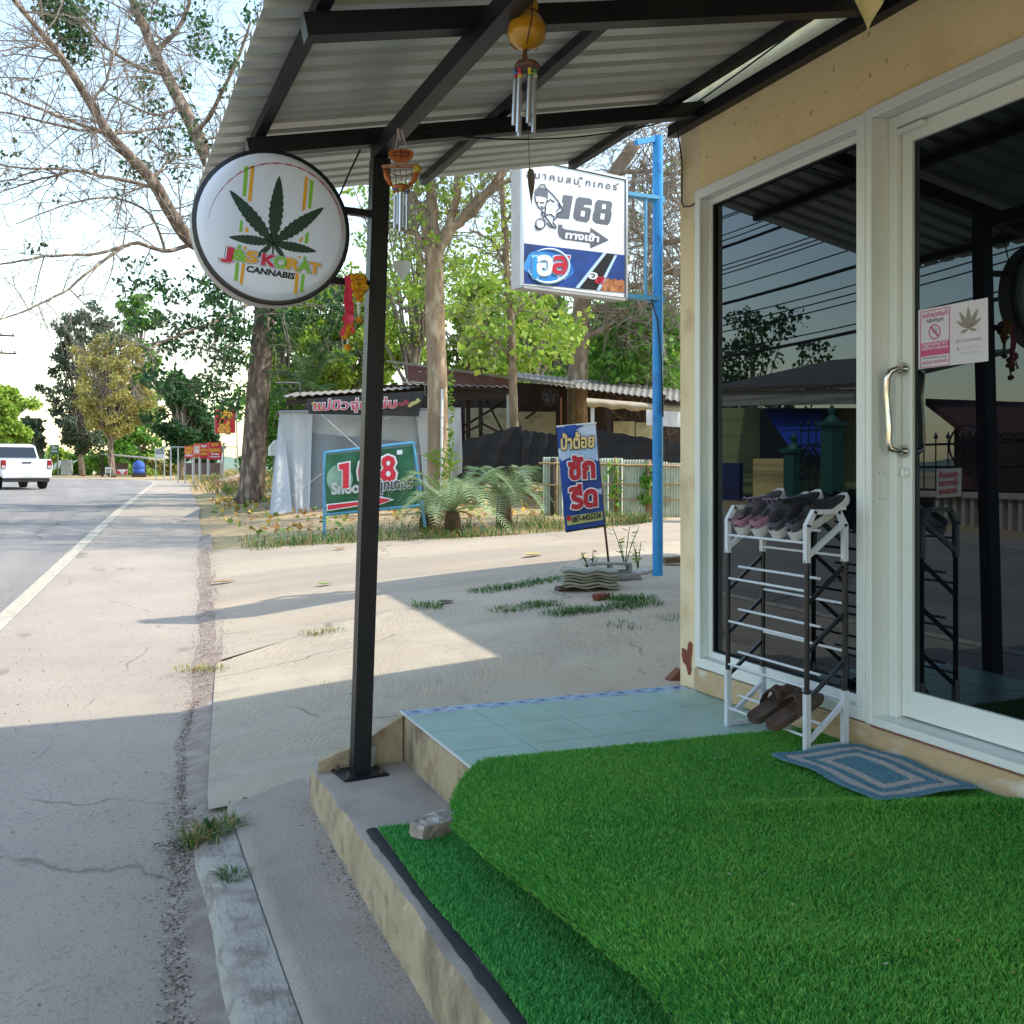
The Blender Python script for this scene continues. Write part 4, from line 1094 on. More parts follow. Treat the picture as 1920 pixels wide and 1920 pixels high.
def sandal(label, loc, rotz, pitch):
    t = thing('sandal', label, 'sandal', loc, 0, 'brown sandals on the bottom shelf'); t.rotation_euler = (0, -pitch, rotz)
    st = [(0, .022), (.012, .034), (.04, .038), (.09, .037), (.14, .041), (.19, .047), (.23, .046), (.255, .036), (.268, .016)]
    n = len(st)
    rows = []
    for x, w_ in st:
        b_ = .012 * max(0, (x - .2) / .07) ** 2
        rows.append([(x, -w_ * .92, b_), (x, -w_ * 1.03, b_ + .014), (x, -w_, b_ + .027), (x, -w_ * .8, b_ + .0275), (x, -w_ * .4, b_ + .020), (x, 0, b_ + .018), (x, w_ * .4, b_ + .020), (x, w_ * .8, b_ + .0275), (x, w_, b_ + .027), (x, w_ * 1.03, b_ + .014), (x, w_ * .92, b_)])
    mb = MB(); mb.grid(rows, flip=True)
    mb.grid([[r[0], r[-1]] for r in rows]); mb.poly(rows[0]); mb.poly(rows[-1][::-1]); mb.build('footbed', M_SAND, t, smooth=40, local=True)
    for sgn, x0, x1 in ((1, .115, .205), (-1, .115, .205)):
        mb = MB(); rows = []
        for k in range(11):
            a = math.pi * k / 10; xx = x0 + (x1 - x0) * (k / 10); y = -sgn * .047 * math.cos(a); z = .010 + .062 * math.sin(a) ** .8
            wd = .022 - .004 * math.sin(a)
            rows.append([(xx - wd, y, z), (xx - wd * .5, y * 1.04, z + .003), (xx + wd * .5, y * 1.04, z + .003), (xx + wd, y, z)])
        mb.grid(rows); mb.grid([[(a_, b_ * .93, c_ - .004) for a_, b_, c_ in r] for r in rows], flip=True); mb.build('strap', M_SAND2, t, smooth=True, local=True)
    return t
sandal('brown cross strap sandal in the middle of the bottom shelf', (RX0 - .055, 3.285, -.972), .20, math.radians(20))
sandal('brown cross strap sandal at the door end of the bottom shelf', (RX0 - .06, 3.165, -.970), .12, math.radians(20))
# ------------------------------------------------------------------ odd stones on the step
M_STONE = mat('broken_concrete', 'a89a8c', '8f8072', scale=14, rough=.95, bump=.8, bscale=45, dirt=('c8beb2', 20, .52, .62))
def rock(name, label, cat, c, size, rot, seed, mm, jit=.22, n=10, mseg=7, sq=.55):
    rg = random.Random(seed); mb = MB(); c = Vector(c); rows = []
    for i in range(mseg + 1):
        th = math.pi * i / mseg; row = []
        for k in range(n + 1):
            if k == n: row.append(row[0]); continue
            a = 2 * math.pi * k / n
            d = Vector((math.sin(th) * math.cos(a), math.sin(th) * math.sin(a), math.cos(th)))
            mx = max(abs(d.x), abs(d.y), abs(d.z)); f = (1 - sq) + sq / mx
            j = 1 + jit * (rg.random() - .5) if 0 < i < mseg else 1
            row.append(Vector((d.x * size[0], d.y * size[1], d.z * size[2])) * f * j)
        rows.append(row)
    mb.grid(rows); mb.tf(Matrix.Translation(c) @ Matrix.Rotation(rot, 4, 'Z')); return tag(mb.build(name, mm, smooth=35), label, cat)
rock('concrete_chunk', 'broken pinkish concrete chunk lying at the edge of the narrow grass mat', 'rubble', (1.075, 3.33, ZS + .036), (.105, .058, .034), .45, 3, M_STONE)
m = MB(); e0, e1 = Vector((.905, 4.265, ZS)), Vector((1.215, 4.24, ZS))
m.prism([(.845, 4.20, ZS + .001), (.845, 4.20, ZS + .045), (.94, 4.215, ZS + .075), (1.04, 4.225, ZS + .10), (1.13, 4.23, ZS + .15), (1.215, 4.235, ZS + .195), (1.215, 4.235, ZS + .001)], (.012, .055, 0))
tag(m.build('kerb_stub', M_PLASTER), 'low curved concrete kerb stub behind the black post on the step', 'kerb stub')
m = MB(); m.lathe((1.062, 4.192, ZS + .001), [(.018, 0), (.025, .06), (.027, .085), (.025, .085), (.017, .01)], 14); tag(m.build('plastic_cup', mat('clear_cup', 'c9cbc6', rough=.3, trans=.4), smooth=40), 'small translucent plastic cup behind the foot of the black post', 'cup')
m = MB(); m.prism([PY(1255, 1277, 4.36), PY(1277, 1254, 4.36), PY(1281, 1277, 4.36)], (0, .05, 0)); tag(m.build('wood_wedge', mat('red_wood', '7c4a33', '6a3c28', scale=20, rough=.8)), 'reddish wooden wedge leaning on the foot of the yellow pier', 'wedge')
# ------------------------------------------------------------------ weeds, litter and scraps on the ground
def tuft_arrays(c, n, h, spread, rgn, w=.004, droop=1.6):
    ang = rgn.uniform(0, 2 * np.pi, n); rad = spread * np.sqrt(rgn.uniform(0, 1, n))
    base = np.stack([c[0] + rad * np.cos(ang), c[1] + rad * np.sin(ang), np.full(n, c[2])], 1)
    hh = h * rgn.uniform(.45, 1.1, n); a2 = ang + rgn.uniform(-.9, .9, n); le = hh * rgn.uniform(.2, droop, n)
    d_ = np.stack([np.cos(a2), np.sin(a2), np.zeros(n)], 1); s_ = np.stack([-np.sin(a2), np.cos(a2), np.zeros(n)], 1) * (w * rgn.uniform(.6, 1.3, n))[:, None]
    up = np.array([[0, 0, 1.0]])
    mid = base + up * (hh * .6)[:, None] + d_ * (le * .35)[:, None]; tip = base + up * (hh * .85)[:, None] + d_ * le[:, None]
    V = np.stack([base - s_ * .7, base + s_ * .7, mid + s_, mid - s_, tip], 1).reshape(-1, 3); o_ = np.arange(n)[:, None] * 5
    return V, np.concatenate([o_ + np.array([[0, 1, 2]]), o_ + np.array([[0, 2, 3]]), o_ + np.array([[3, 2, 4]])], 1).reshape(-1, 3)
def blades(name, spots, mats, seed=1, parent=None):
    rgn = np.random.default_rng(seed); Vs, Fs, off = [], [], 0
    for c, n, h, sp_, w_ in spots:
        V, Fq = tuft_arrays(c, n, h, sp_, rgn, w_); Vs.append(V); Fs.append(Fq + off); off += len(V)
    V = np.concatenate(Vs); Fq = np.concatenate(Fs); mi = np.repeat(rgn.integers(0, len(mats), len(Fq) // 3), 3)
    return np_mesh(name, V, Fq, mats, parent, mi)
G1 = mat('weed_green', '4f7a34', '6a8f46', scale=8, rough=.7, trans=.3); G2 = mat('weed_dark', '35592a', '46703a', scale=8, rough=.7, trans=.3); G3 = mat('dry_straw', 'b59c66', '9a8450', scale=8, rough=.8, trans=.2)
def gz(px, py, dz=0.0):                 # where a pixel of the ground lies
    z = -1.3
    for _ in range(12):
        p_ = Pz(px, py, z); z = hz(p_.x, p_.y) + .03
    p_.z = z + dz; return p_
def weed(label, spots, mats=(G1, G2, G3), seed=1, name='weed_tuft'):
    return tag(blades(name, spots, list(mats), seed), label, 'weed')
p0 = gz(400, 1575)
weed('bushy green weed growing where the kerb meets the asphalt', [(gz(400 + dx, 1570 + dy), 70, .085, .045, .0022) for dx, dy in ((-30, 10), (-5, 0), (20, -5), (35, -15), (0, 14), (-40, 18))] , seed=3)
weed('small green weed in the crack beside the pavement slab', [(gz(437, 1655), 110, .055, .035, .002), (gz(425, 1645), 40, .04, .03, .002)], (G1, G2), seed=4)
weed('low straw coloured weed at the corner of the side lane joint', [(gz(375 + dx, 1258), 50, .05, .10, .003) for dx in (-25, 0, 25)], (G1, G3, G3), seed=5)
weed('dry grass growing in the joint of the forecourt', [(gz(x, y), 35, .05, .10, .003) for x, y in ((600, 1188), (625, 1185), (585, 1190))], (G3, G1), seed=6)
weed('small weed in the middle of the forecourt joint', [(gz(x, y), 50, .07, .10, .004) for x, y in ((790, 1138), (812, 1140))], (G2, G1), seed=7)
lb = [('long green weed strip along the forecourt joint before the concrete slabs', [(905, 1110), (930, 1106), (955, 1102), (980, 1098), (1005, 1093), (1030, 1090), (1055, 1086)], 60),
      ('green weed patch at the near side of the leaning roof tile pile', [(1150, 1122), (1170, 1125), (1190, 1128), (1210, 1133), (1180, 1136), (1200, 1122), (1160, 1140)], 70),
      ('thin green weed strip on the forecourt left of the largest patch', [(1045, 1152), (1062, 1149), (1080, 1147), (1098, 1144), (1115, 1146)], 55),
      ('short weed strip across the forecourt under the slab pile', [(1000, 1137), (1012, 1135), (1026, 1134)], 50),
      ('tiny weed sprig alone on the smooth forecourt', [(1172, 1175)], 22), ('small weed beside the crack near the yellow pier', [(1268, 1162)], 30), ('small weed in front of the green patch on the forecourt', [(945, 1145), (960, 1144)], 35)]
for i, (l_, sp_, n_) in enumerate(lb): weed(l_, [(gz(x, y), n_ * 2, .045, .15, .0032) for x, y in sp_], (G2, G1, G2), seed=20 + i)
def sprout(label, c, h, n, mm, seed):
    rg = random.Random(seed); t = thing('seedling', label, 'plant', c); c = Vector(c); st = MB(); lv = MB()
    for k in range(n):
        a = rg.uniform(0, 6.28); tip = c + Vector((math.cos(a) * h * .35, math.sin(a) * h * .35, h * rg.uniform(.6, 1))); st.tube([c, c.lerp(tip, .5) + Vector((0, 0, h * .08)), tip], [.006, .005, .003], 4)
        for j in range(6):
            q_ = c.lerp(tip, .35 + .65 * j / 5); b_ = rg.uniform(0, 6.28); d_ = Vector((math.cos(b_), math.sin(b_), rg.uniform(-.3, .5))) * h * .22; s_ = Vector((-d_.y, d_.x, 0)) * .38
            lv.add([q_, q_ + d_ * .5 + s_, q_ + d_, q_ + d_ * .5 - s_], [(0, 1, 2, 3)])
    st.build('stem', G2, t); lv.build('leaf', mm, t); return t
G4 = mat('lime_leaf', '9aa84a', '7f9a3c', scale=10, rough=.6, trans=.35)
sprout('dark leafy seedling behind the pile of roof tiles', gz(1108, 1080), .26, 5, G2, 1)
sprout('tall lime green seedling left of the blue pole foot', gz(1172, 1062), .42, 4, G4, 2)
sprout('short lime seedling touching the blue pole foot', gz(1196, 1068), .30, 4, G4, 3)
sprout('small leafy weed sprouting from the bushy weed at the kerb', gz(398, 1568), .09, 5, G2, 5)
# fallen leaves
M_FL = [mat('fallen_leaf_tan', 'b58a52', 'a07440', scale=15, rough=.7), mat('fallen_leaf_green', '7f9a3e', rough=.7), mat('fallen_leaf_yellow', 'c2a14a', rough=.7)]
def fallen(label, px, py, L_, w_, mm, yaw, name='fallen_leaf'):
    c_ = gz(px, py); t = MB(); rows = []
    for k in range(7):
        u = k / 6; ww = w_ * math.sin(math.pi * (u * .9 + .05)) ** .8
        rows.append([(L_ * (u - .5), s * ww, .012 + .035 * L_ * 4 * (u - .5) ** 2 + .25 * ww * abs(s)) for s in (-1, 0, 1)])
    t.grid(rows); t.tf(Matrix.Translation(c_) @ Matrix.Rotation(yaw, 4, 'Z')); return tag(t.build(name, mm, smooth=True), label, 'leaf')
fallen('large curled tan leaf lying at the joint beside the asphalt', 418, 1093, .26, .05, M_FL[0], .2)
fallen('green fallen leaf lying on the side lane', 608, 1097, .16, .045, M_FL[1], .1)
fallen('tan fallen leaf on the side lane before the leaning banner', 1000, 1042, .30, .06, M_FL[2], .4)
fallen('small pale fallen leaf on the side lane beside the banner stick', 1096, 1047, .14, .05, M_FL[2], 1.0)
fallen('small tan fallen leaf on the lane below the snooker banner', 637, 1030, .16, .05, M_FL[0], .3)
fallen('little tan scrap of leaf on the forecourt behind the post', 836, 1131, .16, .05, mat('dark_scrap', '5a4636', rough=.9), .3)
# grit along the edge of the asphalt and the foot of the step
rgn = np.random.default_rng(6)
def grit(name, pts, size, mats, seed, flat=.5):
    rgn = np.random.default_rng(seed); n = len(pts); pts = np.array(pts)
    r_ = rgn.uniform(size[0], size[1], n); v = np.array([[1, 0, 0], [-.5, .87, 0], [-.5, -.87, 0], [0, 0, 1]])
    a = rgn.uniform(0, 6.28, n); c, s = np.cos(a), np.sin(a); st = rgn.uniform(.6, 2.2, n)
    V = np.zeros((n, 4, 3))
    for k in range(4):
        x = v[k, 0] * st; y = v[k, 1]
        V[:, k, 0] = pts[:, 0] + r_ * (x * c - y * s); V[:, k, 1] = pts[:, 1] + r_ * (x * s + y * c); V[:, k, 2] = pts[:, 2] + r_ * v[k, 2] * flat
    o_ = np.arange(n)[:, None] * 4; Fq = (o_ + np.array([[0, 1, 3, 1, 2, 3, 2, 0, 3]])).reshape(-1, 3)
    mi = np.repeat(rgn.integers(0, len(mats), n), 3); return np_mesh(name, V.reshape(-1, 3), Fq, mats, None, mi)
GR = [mat('grit_dark', '5a4c42', rough=.9), mat('grit_brown', '80685a', rough=.9), mat('grit_pale', 'b8a894', rough=.9), mat('grit_bark', '5d4838', rough=.9)]
pts = []
for k in range(4200):
    y = rgn.uniform(1.6, 6.5); x = xr(y) + rgn.normal(.01, .04); pts.append((x, y, hz(x, y) + .012))
for k in range(4500):
    y = rgn.uniform(6.5, 15); x = xr(y) + rgn.normal(.05, .07); pts.append((x, y, hz(x, y) + .03))
for k in range(900):
    y = rgn.uniform(1.6, 4.4); x = .825 - abs(rgn.normal(0, .035)); pts.append((x, y, hz(x, y) + .058))
for k in range(700):
    y = rgn.uniform(2, 13); x = xr(y) - rgn.uniform(0, 1.8); pts.append((x, y, hz(x, y) + .003))
for k in range(900):
    x = rgn.uniform(.7, 5); y = rgn.uniform(4.6, 12); pts.append((x, y, hzu(x, y) + .03))
stuff(grit('grit', pts, (.0018, .0075), GR, 3))
pts = []
for k in range(420):
    p_ = gz(490 + rgn.normal(0, 22), 1512 + rgn.normal(0, 5)); pts.append((p_.x, p_.y, p_.z + rgn.uniform(0, .012)))
o = grit('leaf_litter', pts, (.004, .011), GR, 4, .5); stuff(o)
pts = []
for k in range(160):
    p_ = gz(330 + rgn.normal(0, 20), 1578 + rgn.normal(0, 5)); pts.append((p_.x, p_.y, p_.z - .02 + rgn.uniform(0, .01)))
stuff(grit('kerb_litter', pts, (.003, .008), GR, 5, .5))
pts = []
for k in range(90):
    x = rgn.uniform(1.15, 2.55); y = rgn.uniform(1.3, 3.3); pts.append((x, y, upper_z(x, y) + .016))
stuff(grit('mat_litter', pts, (.0015, .005), [mat('pale_crumb', 'd2c9b4', rough=.9), mat('straw_crumb', 'a98f5c', rough=.9), GR[2]], 9, .4))
# ------------------------------------------------------------------ blue pole with the snooker hall lightbox
M_BLUE = mat('bright_blue_paint', '1f86c9', '2a90d0', scale=3, rough=.45, bump=.05, bscale=12, dirt=('1a6aa6', 7, .58, .72))
M_BLUE2 = mat('pale_blue_steel', '5aa3c4', '4c90b4', scale=8, rough=.5)
KD = .905
BPx, BPy = 5.50 * KD, 9.45 * KD; bz = hz(BPx, BPy) + .03
bp = thing('blue_pole_sign', 'white snooker lightbox sign on a tall bright blue pole by the side lane', 'sign', (BPx, BPy, bz))
m = MB(); m.tube([(BPx, BPy, bz - .1), (BPx, BPy, 3.52 * KD)], .056 * KD, 20); m.build('pole', M_BLUE, bp, smooth=40)
bl = P(978, 541, 9.8 * KD); br = P(1173, 553, 10.55 * KD); tl = Vz(bl, 2.99 * KD); br.z = bl.z = 1.745 * KD; tr = Vz(br, 2.99 * KD)
BR = (br - bl).normalized(); BN = BR.cross(UP).normalized()
if BN.dot(FWD) > 0: BN = -BN
th = .16
m = MB(); m.prism([bl, br, tr, tl], -BN * th); m.build('cabinet', mat('white_cabinet', 'b9b6b4', 'a8a4a0', scale=3, rough=.5), bp)
m = MB()
for a, b_ in ((bl, br), (br, tr), (tr, tl), (tl, bl)): m.bar(a + BN * .006, b_ + BN * .006, .02, .03, up=BN, ext=.01)
m.build('cabinet_rim', mat('aluminium_rim', 'c5c7ca', rough=.35, metal=.4), bp)
inn = .02
fa = [bl + BR * inn + UP * inn, br - BR * inn + UP * inn, tr - BR * inn - UP * inn, tl + BR * inn - UP * inn]
m = MB(); m.poly([q_ + BN * .008 for q_ in fa]); m.build('face', mat('white_sign_face', 'e6e7ea', rough=.35), bp)
BO = bl + BN * .008
def bq(x, y): return hit(940 + x * 340 / 1920, 290 + y * 340 / 1920, BO, BN)
def bpl(l): return [bq(*t) for t in l]
M_SG = mat('slate_print', '5b5e68', rough=.5); M_NAVY = mat('navy_print', '14264f', '1c4c9e', scale=2.2, rough=.45); M_SKYB = mat('sky_blue_print', '3d93d8', '1d5fb4', scale=3, rough=.45); M_BLK = mat('black_print', '15161c', rough=.45); M_REDP = mat('red_print', 'c2263a', rough=.45); M_FIRE = mat('ember_print', '7c3a1e', 'c98a5a', scale=18, rough=.5); M_PLB = mat('pale_blue_print', 'b9d6ee', rough=.45); M_ALL = mat('white_letter', 'e3e6ea', rough=.45)
lettering('สมาคมสนุ๊กเกอร์', bq(262, 235), bq(1240, 380), bq(266, 178), 'lettering', M_SG, bp, BN, .004, .022, True, .004, 'ก', spacing=1.35)
# block numerals
art('numerals', [bpl([(655, 425), (757, 437), (715, 682), (585, 670), (592, 630), (640, 600), (655, 520), (640, 490)]),
    bpl([(815, 448), (935, 462), (958, 480), (960, 535), (880, 528), (868, 555), (930, 562), (952, 585), (930, 690), (905, 718), (800, 700), (765, 670), (760, 640), (790, 470)]),
    bpl([(1020, 478), (1150, 492), (1176, 520), (1160, 590), (1168, 630), (1150, 715), (1125, 745), (1000, 725), (966, 690), (968, 630), (985, 590), (992, 510)])], M_SG, bp, BN, .003)
art('numeral_counter', [bpl([(842, 595), (884, 600), (876, 660), (834, 652)]), bpl([(1066, 524), (1106, 530), (1100, 580), (1060, 574)]), bpl([(1050, 622), (1092, 628), (1084, 690), (1042, 682)])], MATS['white_sign_face'], bp, BN, .005)
art('arrow', [bpl([(600, 740), (645, 742), (645, 775), (680, 792), (942, 828), (942, 772), (1138, 905), (942, 990), (942, 935), (650, 895), (612, 865), (600, 830)])], M_SG, bp, BN, .003)
lettering('ทางเข้า', bq(676, 885), bq(1022, 925), bq(684, 830), 'lettering', M_ALL, bp, BN, .006, .045, True, .004, 'ก')
# line drawing of a player bent over the cue
M_LINE2 = mat('drawing_ink', '5b5e68', rough=.5)
art('hair', [bpl([(348, 400), (360, 365), (400, 345), (440, 345), (475, 370), (492, 410), (490, 480), (470, 450), (415, 440), (412, 425), (402, 440), (355, 440)])], M_LINE2, bp, BN, .003)
m = MB()
def stroke(l, w=.006): m.tube([q_ + BN * .003 for q_ in bpl(l)], w, 4)
stroke([(352, 440), (365, 500), (395, 560), (430, 580), (465, 550), (488, 480)]); stroke([(365, 505), (390, 505)]); stroke([(412, 505), (455, 508)]); stroke([(415, 550), (440, 552)]); stroke([(392, 345), (420, 315), (460, 320), (470, 355)])
stroke([(470, 355), (540, 420), (600, 490), (640, 560), (640, 600), (590, 620), (575, 680), (550, 700)]); stroke([(490, 500), (520, 470)]); stroke([(470, 560), (460, 620)]); stroke([(525, 480), (560, 500)]); stroke([(600, 520), (620, 560), (580, 600)])
stroke([(430, 590), (425, 640), (445, 650), (470, 620)]); stroke([(440, 680), (460, 640), (520, 630), (560, 660), (550, 700)]); stroke([(460, 650), (500, 700), (540, 760), (575, 780), (580, 765), (545, 715)]); stroke([(480, 720), (520, 765), (540, 770)]); stroke([(430, 600), (470, 640)])
stroke([(414 + 50 * math.cos(t), 728 + 55 * math.sin(t)) for t in np.linspace(0, 6.283, 20)]); stroke([(358, 745), (375, 785), (420, 790)], .009)
m.build('player_drawing', M_LINE2, bp)
art('blue_panel', [bpl([(214, 935), (1302, 1065), (1302, 1462), (214, 1360)])], M_NAVY, bp, BN, .003)
art('blue_glow', [bpl([(500 + 262 * math.cos(t) * (1 + .05 * math.sin(5 * t)), 1180 + 175 * math.sin(t) * (1 + .04 * math.sin(7 * t)) + 20 * math.cos(t)) for t in np.linspace(0, 6.283, 40)[:-1]])], M_SKYB, bp, BN, .005)
m = MB()
ring = [bq(490 + 215 * math.cos(t) , 1180 + 180 * math.sin(t)) + BN * .007 for t in np.linspace(-2.2, 2.9, 40)]
m.tube(ring, [.004 + .014 * math.sin(math.pi * k / 39) for k in range(40)], 5); m.build('swirl', M_PLB, bp, smooth=True)
for t_, a, b_, c_, mm in (('เ', (325, 1300), (372, 1296), (335, 1090), mat('bright_blue_print', '2f9be6', rough=.4)), ('อ', (372, 1275), (520, 1270), (380, 1085), M_ALL), ('ส', (530, 1250), (690, 1265), (545, 1075), M_REDP)):
    lettering(t_, bq(*a), bq(*b_), bq(*c_), 'letter_halo', M_PLB, bp, BN, .010, .07, True, .003, 'อ'); lettering(t_, bq(*a), bq(*b_), bq(*c_), 'letter', mm, bp, BN, .016, .035, True, .003, 'อ')
lettering('โคล่า', bq(580, 1322), bq(665, 1325), bq(582, 1296), 'lettering', M_ALL, bp, BN, .016, .02, True, .003, 'ก')
art('bottle_shape', [bpl([(1110, 1045), (1200, 1065), (1030, 1435), (800, 1415)])], M_BLK, bp, BN, .005)
art('splash', [bpl([(1075, 1040), (1112, 1044), (820, 1415), (780, 1410)]), bpl([(1195, 1065), (1222, 1068), (1040, 1438), (1005, 1435)])], M_PLB, bp, BN, .006)
for t_, a, b_, c_, mm in (('อ', (918, 1310), (1000, 1322), (935, 1245), M_ALL), ('ส', (985, 1355), (1072, 1372), (1005, 1290), M_REDP)): lettering(t_, bq(*a), bq(*b_), bq(*c_), 'letter', mm, bp, BN, .009, .03, True, .003, 'อ')
art('embers', [bpl([(1095, 1330), (1130, 1305), (1165, 1325), (1200, 1310), (1235, 1335), (1270, 1320), (1300, 1340), (1300, 1460), (1045, 1438), (1070, 1385)])], M_FIRE, bp, BN, .005)
for z in (1.80 * KD, 2.86 * KD):
    m = MB(); e_ = br + BN * -.08; e_.z = z; m.bar(e_ - BR * .02, Vector((BPx, BPy, z)), .10, .035); m.bar(Vector((BPx, BPy, z)) + BN * .02, Vector((BPx, BPy, z)) - BN * .07, .15, .06); m.build('bracket_arm', M_BLUE2, bp)
m = MB(); q_ = br.lerp(Vector((BPx, BPy, 1.8 * KD)), .62); m.bar(Vz(q_, 1.8 * KD), Vz(q_, 2.86 * KD), .022, .022, up=BN); m.build('tie_rod', M_BLUE2, bp)
m = MB(); m.bar((BPx - .02, BPy, 3.49 * KD), (BPx - .27, BPy - .06, 3.40 * KD), .05, .05); m.build('top_arm', M_BLUE, bp)
cable('sign_lead', [(BPx - .10, BPy - .05, 1.61), (BPx - .05, BPy - .08, 1.42), (BPx, BPy - .07, 1.0), (BPx + .02, BPy - .065, .5)], .008, 'black lead drooping from the lower arm of the blue pole')
# ------------------------------------------------------------------ laundry banner on a leaning stick
lb_ = gz(1143, 1066)
bd = lb_.dot(FWD)
bn = thing('banner_stand', 'narrow blue laundry banner on a leaning rusty stick', 'banner', lb_)
def lq(px, py, dd=0): return P(px, py, bd + dd)
m = MB(); m.tube([lq(1143, 1072), lq(1131, 960, .02), lq(1116, 792, .03)], .012, 8); m.build('stick', mat('rusty_steel', '5b3a30', '4a2d25', scale=20, rough=.8), bn, smooth=True)
C4 = [lq(1043, 800), lq(1116, 793), lq(1133, 985), lq(1060, 997)]
def lg(u, v, off=0.0):
    a = C4[0].lerp(C4[1], u); b_ = C4[3].lerp(C4[2], u); return a.lerp(b_, v) - FWD * (off + .02 + .012 * math.sin(u * 5 + v * 3))
m = MB(); m.grid([[lg(i / 8, j / 14) for i in range(9)] for j in range(15)], flip=True)
M_BAN = mat('blue_banner_print', '16347c', '1b4ea6', scale=4, rough=.5, dirt=('cfdcec', 3.2, .56, .60))
m.build('cloth', M_BAN, bn, smooth=True)
for v in (0, 1):
    m = MB(); m.bar(lg(0, v, .004), lg(1.03, v, .004), .016, .016); m.build('batten', M_FRAME if v == 0 else M_BLACKP, bn)
LNN = -FWD
def l2(px, py, off): return lq(px, py) - FWD * off
def crop7(x, y, off): return l2(840 + x * 450 / 1920, 640 + y * 450 / 1920, off)
M_CREAM = mat('cream_letter', 'e8c987', rough=.5); M_RED2 = mat('red_letter', 'b7202f', rough=.5); M_LIMEY = mat('khaki_print', 'b0b06a', rough=.5)
art('number_panel', [[crop7(945, 1400, .045), crop7(1232, 1358, .045), crop7(1238, 1425, .045), crop7(952, 1472, .045)]], M_LIMEY, bn, LNN, .0)
art('white_wash', [[crop7(895, 850, .036), crop7(950, 815, .036), crop7(1040, 850, .036), crop7(1120, 800, .036), crop7(1188, 800, .036), crop7(1200, 960, .036), crop7(1130, 935, .036), crop7(1050, 960, .036), crop7(980, 925, .036), crop7(905, 960, .036)]], mat('pale_wash', 'c2d3e6', '8fb4dc', scale=6, rough=.5), bn, LNN, .0)
def blet(t_, a, b_, c_, mm, mo, bold):
    lettering(t_, crop7(*a, .045), crop7(*b_, .045), crop7(*c_, .045), 'letter_outline', mo, bn, LNN, .0, bold + .045, True, .01, 'ก'); lettering(t_, crop7(*a, .052), crop7(*b_, .052), crop7(*c_, .052), 'lettering', mm, bn, LNN, .002, bold, True, .01, 'ก')
blet('ป้าต้อย', (905, 868), (1165, 845), (903, 785), M_CREAM, M_INK, .035)
blet('ซัก', (970, 1100), (1168, 1085), (965, 975), M_RED2, M_ALL, .05)
blet('รีด', (980, 1335), (1186, 1310), (975, 1210), M_RED2, M_ALL, .05)
lettering('087-4455336', crop7(990, 1448, .05), crop7(1222, 1408, .05), crop7(990, 1402, .05), 'lettering', M_INK, bn, LNN, .002, .03, True, .01, '0')
art('phone_disc', [[crop7(965 + 20 * math.cos(t), 1413 + 22 * math.sin(t), .05) for t in np.linspace(0, 6.283, 18)[:-1]]], M_RED2, bn, LNN, .0)
# ------------------------------------------------------------------ blocks, slabs and roof tiles left by the pole
M_BLOCK = mat('grey_block', '8d8b86', '7a7873', scale=12, rough=.95, bump=.4, bscale=60); M_RTILE = mat('cement_roof_tile', '9b9a8c', '878675', scale=5, rough=.9, dirt=('6d6a58', 6, .52, .7))
tb0 = gz(1105, 1106); rt_ax = Vector((math.cos(-.35), math.sin(-.35), 0)); rt_ay = Vector((.35, .94, 0)).normalized()
for k in range(6):
    m = MB(); off = Vector((rnd.uniform(-.02, .02), rnd.uniform(-.02, .02), .03 + k * .027)); rows = []
    for j in range(2):
        rows.append([tb0 + off + rt_ax * (-.24 + .48 * i / 12) + rt_ay * (-.12 + .30 * j) + UP * (.010 * math.sin(i * 1.05)) for i in range(13)])
    m.grid(rows); m.grid([[p_ + UP * .018 for p_ in r_] for r_ in rows], flip=True)
    for r_ in (rows[0], rows[1]): m.grid([r_, [p_ + UP * .018 for p_ in r_]], flip=r_ is rows[0])
    m.grid([[rows[0][0], rows[1][0]], [rows[0][0] + UP * .018, rows[1][0] + UP * .018]]); m.grid([[rows[0][-1], rows[1][-1]], [rows[0][-1] + UP * .018, rows[1][-1] + UP * .018]])
    tag(m.build('roof_tile', M_RTILE), ['bottom', 'second lowest', 'third lowest', 'third highest', 'second highest', 'topmost'][k] + ' wavy cement roof tile of the flat stack on the forecourt', 'roof tile', 'stacked cement roof tiles')
kb = gz(1153, 1090)
m = MB(); Mx = Matrix.Translation((kb.x, kb.y + .1, kb.z + .075)) @ Matrix.Rotation(-.30, 4, 'Z')
for lo, hi in (((-.195, -.07, 0), (.195, .07, .018)), ((-.195, -.07, .072), (.195, .07, .09)), ((-.195, -.07, .018), (-.165, .07, .072)), ((-.015, -.07, .018), (.015, .07, .072)), ((.165, -.07, .018), (.195, .07, .072))): m.box(lo, hi)
m.tf(Mx); tag(m.build('hollow_block', M_BLOCK), 'grey hollow concrete block with two openings lying on a broken slab', 'block')
rock('broken_slab', 'broken grey concrete slab under the hollow block', 'rubble', (kb.x + .03, kb.y + .09, kb.z + .03), (.26, .14, .045), -.3, 8, M_BLOCK, .15)
rock('broken_slab', 'pale broken concrete slab between the block and the blue pole', 'rubble', gz(1200, 1078) + Vector((0, .1, .01)), (.24, .12, .035), .2, 9, mat('pale_rubble', 'b3aea4', '9a958b', scale=10, rough=.95), .25)
rock('earth_brick', 'dark red broken brick in front of the stacked roof tiles', 'brick', gz(1128, 1124) + Vector((0, 0, .02)), (.085, .05, .035), .4, 10, mat('red_brick', '7a4130', '643425', scale=14, rough=.95), .2)
rock('flat_stone', 'dark flat stone under the left corner of the roof tiles', 'stone', gz(1065, 1108) + Vector((0, .05, .02)), (.10, .07, .022), .1, 11, mat('dark_stone', '5b4a40', rough=.95), .2)
